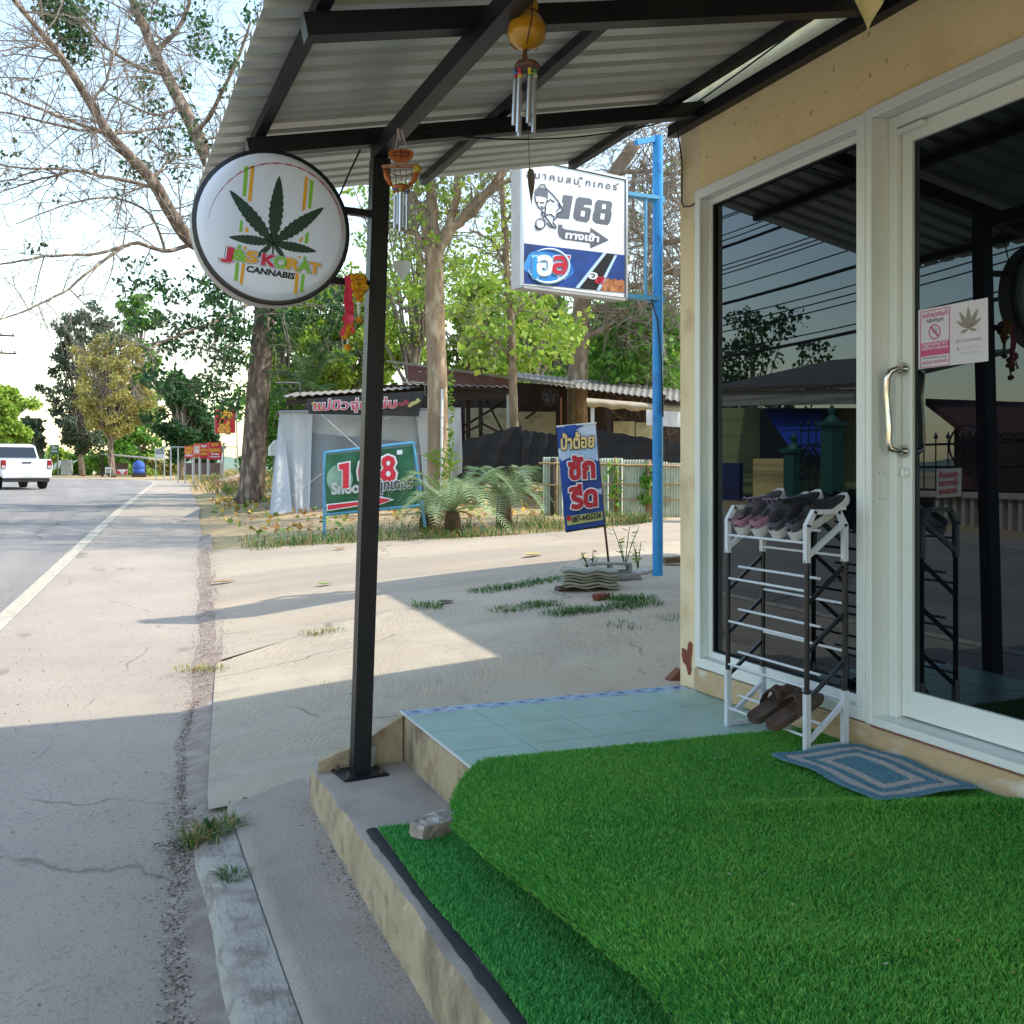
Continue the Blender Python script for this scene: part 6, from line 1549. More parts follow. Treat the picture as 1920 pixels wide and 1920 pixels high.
# ------------------------------------------------------------------ trees
def bark(name, a, b_, c_, sc=5):
    m = mat(name, a, b_, scale=sc, rough=.95, bump=.9, bscale=sc * 3, stretch=(1, 1, .35), dirt=(c_, sc * 1.3, .5, .66), spec=.2); return m
M_BARK1 = bark('dark_flaking_bark', '7d6c60', '5e5149', 'ad9c8a', 7); M_BARK2 = bark('pale_bark', '9c8770', '85705b', 'b8a68c'); M_BARK3 = bark('grey_bark', '8a7866', '75644f', 'a39484'); M_TWIG = mat('twig_bark', '8f8478', '7a6f66', scale=3, rough=.95)
class Tree:
    def __init__(s, name, label, base, barkm, twigm, leafm, seed, group=None):
        s.t = thing(name, label, 'tree', base, 0, group); s.tr = MB(); s.tw = MB(); s.rg = random.Random(seed); s.rn = np.random.default_rng(seed); s.bm, s.wm, s.lm = barkm, twigm, leafm; s.C = []; s.tips = []
    def limb(s, pts, r0, r1, n=9, wob=0.0, part='tr'):
        pts = [Vector(p_) for p_ in pts]; out = []
        for i in range(len(pts) - 1):                       # smooth it by cutting corners
            for k in range(4):
                t = k / 4; a = pts[max(i - 1, 0)]; b_ = pts[i]; c_ = pts[i + 1]; d_ = pts[min(i + 2, len(pts) - 1)]
                q_ = .5 * ((2 * b_) + (c_ - a) * t + (2 * a - 5 * b_ + 4 * c_ - d_) * t * t + (3 * b_ - a - 3 * c_ + d_) * t ** 3)
                out.append(q_ + Vector((s.rg.uniform(-1, 1), s.rg.uniform(-1, 1), s.rg.uniform(-1, 1))) * wob)
        out.append(pts[-1]); N_ = len(out) - 1
        rad = [r0 + (r1 - r0) * (k / N_) for k in range(N_ + 1)]
        getattr(s, part).tube(out, rad, n); return out, rad
    def twig(s, o, d, L_, r_, depth, curl=.35, n=4, gravity=0.0, spread=.8, kids=3):
        pts = [Vector(o)]; d = Vector(d).normalized()
        for k in range(4):
            d = (d + Vector((s.rg.gauss(0, 1), s.rg.gauss(0, 1), s.rg.gauss(0, 1))) * curl * .5 + UP * gravity).normalized(); pts.append(pts[-1] + d * L_ / 4)
        s.tw.tube(pts, [r_ * (1 - .17 * k) for k in range(5)], 3 if depth < 2 else n, caps=False)
        if depth <= 0: s.tips.append(pts[-1]); return
        for k in range(kids):
            i = s.rg.randint(1, 4); nd = (d + Vector((s.rg.gauss(0, 1), s.rg.gauss(0, 1), s.rg.gauss(0, 1))) * spread).normalized()
            s.twig(pts[i], nd, L_ * s.rg.uniform(.5, .85), r_ * .58, depth - 1, curl, n, gravity, spread, kids)
        s.tips.append(pts[-1])
    def twigs_along(s, path, rad, n, L_, depth, lo=.2, gravity=0.0, kids=3, r_=None, spread=.8):
        for k in range(n):
            i = int((lo + (1 - lo) * s.rg.random()) * (len(path) - 1)); i = max(1, i); tang = (path[i] - path[i - 1]).normalized()
            d = (tang * .5 + Vector((s.rg.gauss(0, 1), s.rg.gauss(0, 1), s.rg.gauss(0, 1)))).normalized()
            s.twig(path[i], d, L_ * s.rg.uniform(.6, 1.2), min(r_ or rad[i] * .5, rad[i] * .6), depth, gravity=gravity, kids=kids, spread=spread)
    def cluster(s, c, R, n, sq=.7):
        p_ = s.rn.normal(size=(n, 3)); p_ /= np.linalg.norm(p_, axis=1)[:, None]; p_ *= (R * s.rn.uniform(.25, 1, n) ** .6)[:, None]; p_[:, 2] *= sq; s.C.append(p_ + np.array(tuple(c)))
    def done(s, leaf=.14, flatten=.5, aspect=.36, name='crown'):
        if s.tr.v: s.tr.build('trunk', s.bm, s.t, smooth=True)
        if s.tw.v: s.tw.build('branches', s.wm, s.t, smooth=True)
        if s.C:
            C = np.concatenate(s.C); V, F_ = leaf_quads(C, leaf, s.rn, flatten, aspect); o = np_mesh(name, V, F_, s.lm, s.t, s.rn.choice(len(s.lm), len(F_), p=[.45, .33, .22][:len(s.lm)])); stuff(o)
        return s.t
def pts(l, d): return [P(p_[0], p_[1], p_[2] if len(p_) > 2 else d) for p_ in l]
# the big half bare tree beside the road
TD1 = 24.5
t = Tree('roadside_tree', 'tall half bare tree with a dark flaking trunk reaching over the road', gz(470, 937), M_BARK1, M_TWIG, LEAF['dark'], 1)
tr, ra = t.limb(pts([(470, 945), (476, 860), (484, 740), (492, 640), (497, 580), (480, 520), (440, 480)], TD1), .31, .22, 14)
for k in range(7):                                       # root flare
    a = k * .9; b0 = gz(470, 937); t.tr.tube([b0 + Vector((math.cos(a) * .36, math.sin(a) * .36, -.12)), b0 + Vector((math.cos(a) * .24, math.sin(a) * .24, .10)), b0 + Vector((math.cos(a) * .12, math.sin(a) * .12, .5))], [.09, .11, .12], 6)
A, rA = t.limb(pts([(440, 480), (362, 455, 24), (318, 395, 23.5), (290, 345, 23), (250, 300, 22.6), (205, 252, 22.2), (170, 195, 22), (130, 130, 21.6), (90, 75, 21.2), (55, 35, 21), (10, -20, 20.6)], TD1), .17, .04, 10)
B, rB = t.limb(pts([(480, 540), (440, 430, 25), (395, 310, 25.4), (368, 250, 25.6), (340, 195, 25.8), (312, 140, 26), (288, 95, 26), (268, 45, 26), (240, -20, 26)], TD1), .22, .10, 10)
subs = []
for l, r0, r1 in (([(203, 250, 22.2), (160, 236, 21.5), (80, 206, 20.6), (30, 185, 20), (-30, 160, 19.6)], .055, .022), ([(200, 248, 22.2), (130, 240, 21.8), (60, 222, 21), (-20, 206, 20.4)], .05, .02), ([(205, 250, 22.2), (260, 246, 23), (330, 236, 24)], .05, .03),
                  ([(292, 352, 23), (250, 342, 22.6), (190, 330, 22), (130, 318, 21.4), (60, 316, 20.6), (-20, 306, 20)], .065, .022), ([(135, 320, 21.4), (80, 335, 21), (30, 350, 20.6), (-20, 366, 20)], .035, .014),
                  ([(362, 457, 24), (310, 470, 23.6), (260, 456, 23), (230, 462, 22.8), (180, 476, 22.2), (100, 480, 21.6), (40, 488, 21), (-20, 500, 20.6)], .07, .022), ([(235, 462, 22.8), (185, 495, 22), (130, 540, 21.6), (70, 572, 21), (0, 600, 20.4), (-30, 606, 20)], .045, .015),
                  ([(290, 95, 26), (330, 60, 26), (350, 20, 26), (360, -20, 26)], .09, .05), ([(368, 252, 25.6), (400, 205, 25), (450, 100, 25), (470, 40, 25)], .08, .04), ([(312, 140, 26), (270, 130, 25.4), (200, 90, 24.6), (150, 30, 24), (120, -20, 24)], .07, .03),
                  ([(340, 195, 25.8), (300, 215, 25), (240, 195, 24), (180, 160, 23.4)], .05, .02), ([(285, 335, 23), (320, 300, 24), (360, 290, 24.6)], .045, .02), ([(170, 195, 22), (200, 150, 22), (215, 90, 22), (225, 30, 22)], .045, .018), ([(90, 76, 21.2), (60, 85, 20.8), (0, 95, 20)], .03, .014),
                  ([(482, 560, 24.4), (430, 590, 23.4), (380, 612, 22.6), (330, 630, 22), (290, 650, 21.6), (262, 668, 21.2)], .06, .016), ([(486, 600, 24.4), (440, 640, 23.6), (400, 660, 23), (350, 640, 22.4)], .045, .014), ([(497, 585, 24.4), (540, 560, 24), (600, 540, 24), (650, 530, 24)], .06, .02),
                  ([(440, 480, 24.4), (470, 440, 24), (520, 420, 24), (580, 360, 24)], .06, .03), ([(310, 470, 23.6), (280, 400, 23.2), (210, 370, 22.4), (120, 385, 21.6), (30, 420, 21)], .045, .014)):
    q_, r_ = t.limb(pts(l, 23), r0 * .78, r1 * .75, 7, .015); subs.append((q_, r_))
t.twigs_along(A, rA, 26, 1.7, 3, .15, kids=3, r_=.022); t.twigs_along(B, rB, 26, 1.8, 3, .2, kids=3, r_=.024)
for q_, r_ in subs: t.twigs_along(q_, r_, 11, 1.45, 2, .12, kids=4, r_=.017, spread=.75)
rg = random.Random(77)
for x, y, d, R, n in ((112, 8, 22, .55, 240), (128, 40, 22, .55, 260), (140, 75, 22, .42, 180), (95, 20, 22, .4, 120), (150, 100, 22, .3, 70), (155, 15, 22.5, .5, 150)): t.cluster(P(x, y, d), R, n)
for k in range(46):
    x, y = rg.uniform(250, 480), rg.uniform(0, 330); t.cluster(P(x, y, rg.uniform(23.5, 26.5)), rg.uniform(.22, .42), 34)
for k in range(58):
    x = rg.uniform(215, 460); y = rg.uniform(490 + (x - 215) * .1, 720); t.cluster(P(x, y, rg.uniform(21.8, 24.5)), rg.uniform(.25, .45), 36)
for k in range(16):
    x = rg.uniform(395, 440); y = rg.uniform(600, 790); t.cluster(P(x, y, rg.uniform(24, 27)), rg.uniform(.3, .45), 40)
for k in range(30):
    x = rg.uniform(500, 660); y = rg.uniform(540, 660); t.cluster(P(x, y, rg.uniform(23, 25.5)), rg.uniform(.25, .45), 38)
for k in range(22): t.cluster(P(rg.uniform(0, 330), rg.uniform(120, 480), 22), .12, 4)
t.done(.15, .7, .28)
# pale pollarded trunk
TD2 = 18.6
t = Tree('pollard_tree', 'pale pollarded trunk with bushy regrowth beside the snooker banner', gz(822, 990) + Vector((0, 1.6, 0)), M_BARK2, M_TWIG, LEAF['lime'], 2)
tr, ra = t.limb(pts([(822, 960), (821, 860), (820, 720), (816, 600), (814, 490), (812, 468)], TD2), .20, .165, 12)
for l, r0, r1 in (([(812, 480), (800, 430), (790, 395), (770, 360)], .12, .06), ([(814, 475), (812, 420), (806, 340), (800, 250), (790, 120), (800, -60), (780, -220)], .13, .03), ([(818, 480), (840, 440), (868, 410), (900, 370), (940, 325), (990, 200), (1010, 40), (1040, -120)], .11, .025), ([(820, 470), (850, 400), (858, 340), (866, 240), (880, 100), (860, -80), (880, -200)], .09, .025), ([(806, 470), (780, 440), (755, 425), (735, 418)], .06, .03), ([(868, 410), (890, 400), (930, 350), (970, 340)], .05, .03)):
    q_, r_ = t.limb(pts(l, TD2), r0, r1, 8, .02); t.twigs_along(q_, r_, 26, .75, 2, .1, kids=3, r_=.013, spread=1.1)
t.twigs_along(tr, ra, 16, .7, 1, .7, kids=3, r_=.012)
for z0 in range(46): t.twig(P(rnd.uniform(770, 1020), rnd.uniform(-180, 240), TD2), (rnd.gauss(0, 1), rnd.gauss(0, 1), rnd.gauss(.3, .6)), 2.0, .028, 2, kids=4)  # loose twigs behind the awning, added to cast branch shadows on the road
rg = random.Random(5)
for k in range(60): t.cluster(P(rg.uniform(700, 990), rg.uniform(300, 560), rg.uniform(18, 20.5)), rg.uniform(.18, .34), 22)
t.done(.13, .5, .36)
m = MB(); m.tube([P(829, 730, TD2 - .22), P(828, 880, TD2 - .24), P(826, 985, TD2 - .3)], .025, 7); tag(m.build('white_pipe', mat('white_pvc', 'cfcbc2', rough=.5), smooth=True), 'white plastic pipe tied upright to the pale pollarded trunk', 'pipe')
# orchids and creeper on the pale trunk
t2 = thing('trunk_plants', 'strappy green plants growing on the side of the pale trunk', 'plant', P(842, 900, TD2 - .2))
m = MB(); rg = random.Random(9)
for k in range(60):
    o_ = P(rg.choice((832, 845, 815)) + rg.uniform(-4, 4), rg.uniform(850, 935), TD2 - .22); a = rg.uniform(-1.5, 1.5); d = (RGT * math.sin(a) + UP * rg.uniform(.2, 1) - FWD * .3).normalized() * rg.uniform(.2, .42); s_ = d.cross(FWD).normalized() * .012
    m.add([o_ - s_, o_ + s_, o_ + d * .6 + s_, o_ + d - UP * .08, o_ + d * .6 - s_], [(0, 1, 2, 3, 4)])
m.build('strap_leaf', LEAF['lime'][1], t2)
C = np.array([tuple(P(846 + rg.uniform(-4, 3), rg.uniform(690, 870), TD2 - .2)) for k in range(150)]); V, F_ = leaf_quads(C, .07, np.random.default_rng(3)); stuff(np_mesh('creeper_leaf', V, F_, LEAF['lime'][1], t2))
# slender trunk
TD3 = 20.6
t = Tree('slender_tree', 'slender leaning trunk in front of the brown gable', gz(962, 960) + Vector((0, 2.2, 0)), M_BARK3, M_TWIG, LEAF['lime'], 3)
tr, ra = t.limb(pts([(963, 930), (964, 800), (962, 700), (958, 600), (950, 500), (944, 400), (940, 320), (935, 200), (945, 40), (930, -140)], TD3), .10, .03, 9, .01)
for l in ([(958, 600), (990, 560), (1030, 530), (1060, 500)], [(950, 500), (920, 450), (880, 430)], [(944, 420), (990, 380), (1040, 360)], [(962, 680), (930, 640), (900, 630)]):
    q_, r_ = t.limb(pts(l, TD3), .04, .015, 6, .02); t.twigs_along(q_, r_, 10, 1.0, 2, .1, kids=3, r_=.013)
rg = random.Random(6)
for k in range(44): t.cluster(P(rg.uniform(880, 1090), rg.uniform(560, 690), rg.uniform(20, 22.5)), rg.uniform(.2, .4), 20)
t.done(.17, .5, .42)
# stout trunk rising through the stall roof
TD4 = 25.5
t = Tree('stout_tree', 'stout grey brown trunk rising through the roof of the food stall', gz(1085, 940) + Vector((0, 6, 0)), M_BARK3, M_TWIG, LEAF['green'], 4)
tr, ra = t.limb(pts([(1082, 900), (1083, 720), (1086, 640), (1092, 560), (1100, 480), (1115, 400), (1150, 330), (1190, 270)], TD4), .27, .16, 11, .01)
for l, r0, r1 in (([(1092, 560), (1150, 545), (1210, 530), (1290, 500)], .09, .04), ([(1086, 640), (1140, 610), (1200, 570), (1290, 560)], .08, .03), ([(1100, 480), (1060, 420), (1020, 340), (990, 280)], .10, .05), ([(1150, 330), (1210, 320), (1290, 330)], .08, .04), ([(1092, 570), (1180, 600), (1240, 600), (1300, 610)], .07, .03), ([(1190, 320), (1190, 420), (1220, 450)], .05, .02), ([(1200, 300), (1240, 360), (1290, 390)], .06, .03)):
    q_, r_ = t.limb(pts(l, TD4), r0, r1, 7, .03); t.twigs_along(q_, r_, 20, 1.8, 3, .1, kids=3, r_=.022, spread=.85)
rg = random.Random(8)
for k in range(60): t.cluster(P(rg.uniform(1120, 1290), rg.uniform(560, 700), rg.uniform(25, 28)), rg.uniform(.35, .6), 46)
for k in range(14): t.cluster(P(rg.uniform(1120, 1290), rg.uniform(330, 560), rg.uniform(25, 28)), rg.uniform(.25, .4), 14)
t.done(.20, .8, .34)
m = MB(); m.lathe(P(1083, 722, TD4 - 0.0) - UP * .1, [(.29, 0), (.31, .06), (.30, .16), (.26, .2)], 14); tag(m.build('trunk_flashing', mat('white_flashing', 'c8c8c4', rough=.6), smooth=True), 'white wrapping where the stout trunk meets the tin roof', 'flashing')
# leafy trees further behind
def leafy(label, px, y_base, d, y_top, halfw, key, seed, n=40, per=120, leaf=.2, r_=.2, y_bot=None, name='leafy_tree', group=None, flatten=.6, twigm=None, bk=None, shape=1.0, bare=0, cr=(.2, .36)):
    rg = random.Random(seed); base = P(px, y_base, d); base.z = hz(base.x, base.y) - .05
    t = Tree(name, label, base, bk or M_BARK3, twigm or M_TWIG, LEAF[key], seed, group)
    top = (880 - y_top) / 1920 * d; bot = (880 - (y_bot if y_bot is not None else (y_base + 2 * y_top) / 3)) / 1920 * d; hw = halfw / 1920 * d
    cz = (top + bot) / 2; hh = (top - bot) / 2; ctr = Vector((base.x, base.y, cz))
    trunk_top = Vector((base.x + rg.uniform(-.2, .2) * hw, base.y, bot + hh * .5)); path, rad = t.limb([base, base.lerp(trunk_top, .5) + Vector((rg.uniform(-.1, .1) * hw, 0, 0)), trunk_top, Vector((base.x, base.y, top - hh * .4))], r_, r_ * .25, 9)
    for k in range(n):
        a = rg.uniform(0, 6.283); e = rg.uniform(-1, 1); q_ = math.sqrt(max(0, 1 - e * e)) * rg.uniform(.35, 1) ** shape
        lobe = 1 + .30 * math.sin(3 * a + seed) * math.cos(2.3 * e + seed * .7) + .18 * math.sin(7 * e + 2 * a + seed * 1.9) + rg.uniform(-.1, .16)
        c_ = ctr + Vector((math.cos(a) * q_ * hw * lobe, math.sin(a) * q_ * hw * .8 * lobe, e * hh * (.82 + .25 * lobe)))
        i = rg.randint(len(path) // 3, len(path) - 1); mid = path[i].lerp(c_, .5) + UP * rg.uniform(-.05, .12) * hh
        t.limb([path[i], mid, c_], min(r_ * .35, rad[i] * .6), r_ * .06, 5, 0.0, 'tw')
        t.cluster(c_, hw * rg.uniform(*cr), per if k >= bare else 3, .75)
    return t.done(leaf, flatten, .36)
leafy('bright leafy tree behind the tarpaulin tent', 640, 900, 31, 545, 120, 'lime', 11, 110, 170, .15, .22, 760, cr=(.14, .28))
leafy('round lime leafed tree behind the brown gable', 900, 900, 33, 540, 110, 'lime', 12, 90, 130, .15, .2, 740, cr=(.14, .26))
leafy('glossy green tree to the right behind the stall roof', 1190, 900, 32, 560, 110, 'green', 13, 110, 170, .16, .24, 770, cr=(.14, .28))
leafy('dark green tree behind the stout trunk', 1040, 900, 38, 575, 110, 'green', 14, 60, 200, .17, .24, 800)
leafy('thin lime tree showing over the awning edge', 770, 900, 28, 300, 130, 'lime', 15, 70, 75, .13, .16, 640, bare=20)
leafy('thin green tree above the lightbox sign', 1010, 900, 36, 330, 190, 'lime', 16, 80, 70, .14, .2, 600, bare=24)
leafy('dense tree between the dark trunk and the tent', 540, 905, 33, 590, 80, 'green', 17, 56, 190, .15, .2, 860)
for k, (x, yt, d, hw_) in enumerate(((560, 690, 46, 120), (760, 670, 47, 130), (960, 660, 48, 130), (1150, 650, 46, 130), (1290, 640, 44, 120))):
    leafy(['deep green tree at the back behind the tent', 'deep green tree at the back behind the pale trunk', 'deep green tree at the back behind the slender trunk', 'deep green tree at the back left of the blue pole', 'deep green tree at the back behind the yellow pier'][k], x, 900, d, yt, hw_, 'dark' if k % 2 else 'green', 30 + k, 38, 150, .28, .25, 870, group='dense trees at the back')
# far side of the bend
leafy('tall dark grey green tree at the bend of the road', 155, 893, 84, 590, 62, 'grey', 41, 150, 90, .28, .27, 836, shape=.6, cr=(.12, .24))
leafy('tall tree with yellow brown foliage at the bend', 212, 893, 76, 640, 72, 'brown', 42, 160, 90, .22, .26, 806, bk=M_BARK1, shape=.5, cr=(.11, .22))
leafy('green tree behind the yellow brown tree', 262, 893, 92, 570, 58, 'green', 43, 90, 110, .32, .4, 880, cr=(.15, .28))
leafy('round dense tree right of the yellow brown tree', 342, 890, 64, 712, 52, 'dark', 44, 90, 120, .24, .3, 852, cr=(.15, .28))
leafy('lime green roadside tree at the left edge', 2, 895, 56, 728, 50, 'lime', 45, 50, 170, .24, .25, 840)
leafy('green tree low behind the yellow brown trunk', 215, 893, 90, 790, 60, 'green', 46, 40, 130, .34, .3, 885)
leafy('pointed conifer beyond the white pickup', 62, 890, 82, 788, 22, 'grey', 47, 40, 50, .4, .25, 860, flatten=-.6)
leafy('dark tree behind the red roadside banners', 385, 893, 66, 780, 40, 'dark', 48, 40, 140, .24, .25, 880)
for k, (x, yt, d, hw_, key) in enumerate(((110, 848, 96, 34, 'lime'), (150, 856, 96, 26, 'green'), (190, 852, 95, 30, 'brown'), (240, 858, 94, 28, 'green'), (285, 856, 88, 26, 'lime'), (320, 862, 84, 26, 'brown'), (60, 842, 100, 40, 'dark'), (10, 838, 90, 40, 'green'))):
    leafy(['lime bush at the far bend beside the white pickup', 'green bush under the tall grey green tree', 'straw coloured bush left of the yellow brown trunk', 'green bush right of the yellow brown trunk', 'lime bush beside the blue water tank', 'straw coloured bush under the white notice board', 'dark bush row behind the white pickup', 'green bush under the lime roadside tree'][k], x, 894, d, yt, hw_, key, 60 + k, 20, 120, .3, .1, 893, name='bush', group='bushes at the far bend')
for k, (x, d) in enumerate(((1430, 40), (1600, 38), (1800, 36))):
    leafy(['first deep green tree hidden behind the shop pier', 'second deep green tree hidden behind the shop window', 'third deep green tree hidden behind the shop door'][k], x, 900, d, 640, 130, 'green' if k % 2 else 'dark', 80 + k, 40, 120, .26, .25, 890, group='dense trees at the back')
# ------------------------------------------------------------------ bare tree past the end of the shop, whose twigs shade the lane and the road
t = Tree('bare_tree', 'bare branched tree reaching in from behind the yellow pier', (9.6, 13.6, hz(9.6, 13.6)), M_BARK3, M_TWIG, LEAF['lime'], 71)
O = Vector((9.6, 13.6, hz(9.6, 13.6)))
tr, ra = t.limb([O - UP * .1, O + Vector((.1, .1, 2.5)), O + Vector((-.1, .2, 5)), O + Vector((.2, .1, 8.0)), O + Vector((0, 0, 11))], .26, .10, 10)
rg = random.Random(4)
for z, dx, dy, dz, r0 in ((4.0, -2.0, .3, .6, .08), (4.6, -1.8, -.8, 1.6, .08), (5.4, -2.2, .9, 2.4, .09), (6.5, -1.6, -.3, 3.0, .09), (7.4, -1.5, 1.2, 3.4, .08), (8.6, -1.2, -.8, 3.4, .07), (5.8, 1.8, .4, 2.6, .09), (7, .4, 2.2, 3, .08), (7.8, .3, -1.6, 3, .08), (9.5, -.8, .4, 3.2, .07), (3.2, -1.8, .0, 1.0, .06)):
    a = O + UP * z; e = a + Vector((dx, dy, dz)); q_, r_ = t.limb([a, a.lerp(e, .4) + UP * .25 + Vector((rg.uniform(-.3, .3), rg.uniform(-.3, .3), 0)), a.lerp(e, .75) + Vector((0, 0, -.1)), e], r0, .025, 7, .03)
    t.twigs_along(q_, r_, 20, 1.3, 3, .15, kids=3, r_=.02, spread=.85)
for k in range(40): t.cluster(O + Vector((rg.uniform(-2.4, 2), rg.uniform(-1.5, 2), rg.uniform(4, 12))), .3, 6)
t.done(.13, .5, .36)
# ------------------------------------------------------------------ white pickup driving off
M_CARW = mat('white_car_paint', 'd9dde2', rough=.25, coat=.6); M_CARG = mat('car_glass', '1b242c', rough=.05); M_TYRE = mat('tyre_rubber', '1a1a1c', rough=.85); M_RIMS = mat('alloy_rim', '9a9da2', rough=.3, metal=.8); M_BUMP = mat('dark_bumper', '26282c', rough=.6)
pk0 = P(50, 905, 38.5); pk0.z = hz(pk0.x, pk0.y) + .01
pk = thing('pickup_truck', 'white double cab pickup driving away around the bend', 'pickup truck', pk0, math.radians(16))
def lb(nm, b, mm, par=None, sm=False):
    return b.build(nm, mm, par or pk, smooth=sm, local=True)
def ring_loft(st, closed=True):
    """stations (y, [(x,z)...]) -> skin"""
    m = MB(); rows = [[(x, y, z) for x, z in sec] + [(sec[0][0], y, sec[0][1])] for y, sec in st]; m.grid(rows); m.poly([r for r in rows[0][:-1]]); m.poly([r for r in rows[-1][:-1]][::-1]); return m
def sec(w0, w1, z0, z1, b=.06): return [(-w0, z0), (-w1, (z0 + z1) / 2), (-w1 + .02, z1 - b), (-w1 + b + .02, z1), (w1 - b - .02, z1), (w1 - .02, z1 - b), (w1, (z0 + z1) / 2), (w0, z0)]
lb('body', ring_loft([(0, sec(.82, .88, .52, 1.12)), (.05, sec(.88, .93, .50, 1.14)), (1.7, sec(.89, .94, .48, 1.14)), (3.5, sec(.89, .93, .46, 1.10)), (4.6, sec(.87, .90, .46, 1.04)), (5.15, sec(.72, .78, .50, .90))]), M_CARW, sm=35)
def csec(w0, w1, z0, z1): return [(-w0, z0), (-w1, z1 - .06), (-w1 + .08, z1), (w1 - .08, z1), (w1, z1 - .06), (w0, z0)]
lb('cab', ring_loft([(1.55, csec(.88, .80, 1.10, 1.18)), (1.75, csec(.88, .70, 1.10, 1.72)), (2.6, csec(.89, .70, 1.10, 1.77)), (3.2, csec(.89, .70, 1.10, 1.74)), (3.95, csec(.89, .84, 1.08, 1.14))]), M_CARW, sm=35)
m = MB(); m.prism([(-.72, 1.53, 1.21), (.72, 1.53, 1.21), (.64, 1.68, 1.62), (-.64, 1.68, 1.62)], (0, -.03, 0)); lb('rear_window', m, M_CARG)
for s in (-1, 1):
    for y0, y1 in ((1.85, 2.55), (2.62, 3.4)):
        m = MB(); m.prism([(s * .895, y0, 1.16), (s * .895, y1, 1.16), (s * .745, min(y1, 3.1), 1.64), (s * .745, y0 + .08, 1.64)], (s * .012, 0, .0)); lb('side_window', m, M_CARG)
    m = MB(); m.bbox((s * .80 - .09, -.03, .78), (s * .80 + .09, .10, 1.10), .02); tlm = lb('tail_light', m, mat('tail_light_red', '8a1f26', rough=.25))
    m = MB(); m.bbox((s * .80 - .06, -.036, .80), (s * .80 + .06, -.031, .90), .001); lb('reverse_lens', m, mat('clear_lens', 'b9b4b4', rough=.2), tlm)
    m = MB(); m.bbox((s * 1.02 - .11, 3.35, 1.12), (s * 1.02 + .11, 3.45, 1.28), .03); lb('mirror', m, M_BUMP)
    for y in (1.05, 4.15):
        m = MB(); m.lathe((s * .80, y, .38), [(.20, -.12), (.36, -.12), (.38, -.08), (.38, .08), (.36, .12), (.20, .12)], 22, axis='X'); w_ = lb('wheel', m, M_TYRE, sm=40)
        m = MB(); m.lathe((s * .80, y, .38), [(.04, s * .10), (.21, s * .115), (.22, s * .125), (.23, s * .11)], 18, axis='X'); lb('rim', m, M_RIMS, w_, 40)
m = MB(); m.bbox((-.76, -.012, .62), (.76, .02, 1.10), .015); tg = lb('tailgate', m, M_CARW)
m = MB(); m.bbox((-.16, -.03, .98), (.16, -.012, 1.03), .004); lb('handle', m, M_BUMP, tg)
m = MB(); m.bbox((-.86, -.10, .42), (.86, .06, .60), .03); bmp = lb('bumper', m, M_CARW)
m = MB(); m.bbox((-.80, -.06, .28), (.80, .06, .42), .02); lb('bumper_valance', m, M_BUMP)
m = MB(); m.bbox((-.17, -.108, .45), (.17, -.101, .56), .002); lb('number_plate', m, mat('number_plate', 'c9cbc8', rough=.5), bmp)
m = MB(); m.bbox((-.6, .3, .30), (.6, 4.8, .46), .02); lb('chassis', m, M_BUMP)
# ------------------------------------------------------------------ roadside boards
M_REDB = mat('red_banner', 'c5202c', 'b01a26', scale=2, rough=.55); M_YEL = mat('yellow_letter', 'e0b52a', rough=.5); M_PIPE = mat('galvanised_pipe', 'a5a8aa', rough=.5, metal=.3)
def board(label, x0, x1, y0, y1, d, mm, lines, legs=True, name='roadside_banner', cat='banner', group=None):
    o_ = P((x0 + x1) / 2, y1, d); g_ = hz(o_.x, o_.y); t = thing(name, label, cat, (o_.x, o_.y, g_), 0, group)
    m = MB(); m.prism([P(x0, y1, d), P(x1, y1, d), P(x1, y0, d), P(x0, y0, d)], FWD * .03); m.build('panel', mm, t)
    if legs:
        for x in (x0 + 1, x1 - 1):
            m = MB(); q_ = P(x, y0, d + .06); m.tube([Vector((q_.x, q_.y, g_ - .1)), q_], .03, 6); m.build('post', M_PIPE, t, smooth=40)
    for txt, ya, yb, ml, xa, xb in lines: lettering(txt, P(x0 + (x1 - x0) * xa, y0 + (y1 - y0) * ya, d - .02), P(x0 + (x1 - x0) * xb, y0 + (y1 - y0) * ya, d - .02), P(x0 + (x1 - x0) * xa, y0 + (y1 - y0) * yb, d - .02), 'lettering', ml, t, -FWD, 0, .03, True, .02, 'ก')
    return t
board('large red banner with yellow words nearest the dark trunk', 391, 415, 829, 862, 46, M_REDB, (('อยาก', .22, .08, M_YEL, .25, .75), ('หมูกระทะ', .54, .38, M_YEL, .08, .92), ('โทรเลย', .72, .64, M_WH3, .2, .8), ('เปิดทุกวัน', .86, .8, M_WH3, .12, .88)))
board('red banner with orange words second from the dark trunk', 375, 390, 831, 860, 47.5, M_REDB, (('หมูทะ', .25, .12, M_WH3, .15, .85), ('อร่อย', .5, .38, M_YEL, .1, .9), ('เนื้อสด', .75, .62, M_YEL, .1, .9)))
board('yellow topped banner between two red banners', 363, 374, 832, 857, 49, mat('yellow_banner', 'd09a2e', 'c23a30', scale=1.5, rough=.55), (('ราคา', .4, .2, M_WH3, .1, .9), ('199', .75, .5, M_WH3, .1, .9)))
board('red banner farthest from the dark trunk', 346, 362, 836, 859, 50, M_REDB, (('ทุกวัน', .35, .12, M_YEL, .1, .9), ('หมูทะ', .62, .42, M_YEL, .1, .9), ('เปิด', .85, .72, M_WH3, .1, .9)))
board('white notice board on a post beyond the red banners', 291, 309, 841, 858, 60, mat('white_board', 'c6cac8', rough=.6), (('ขายที่ดิน', .3, .1, M_SG, .1, .9), ('ติดต่อ', .6, .4, M_SG, .1, .9)), name='notice_board', cat='notice board')
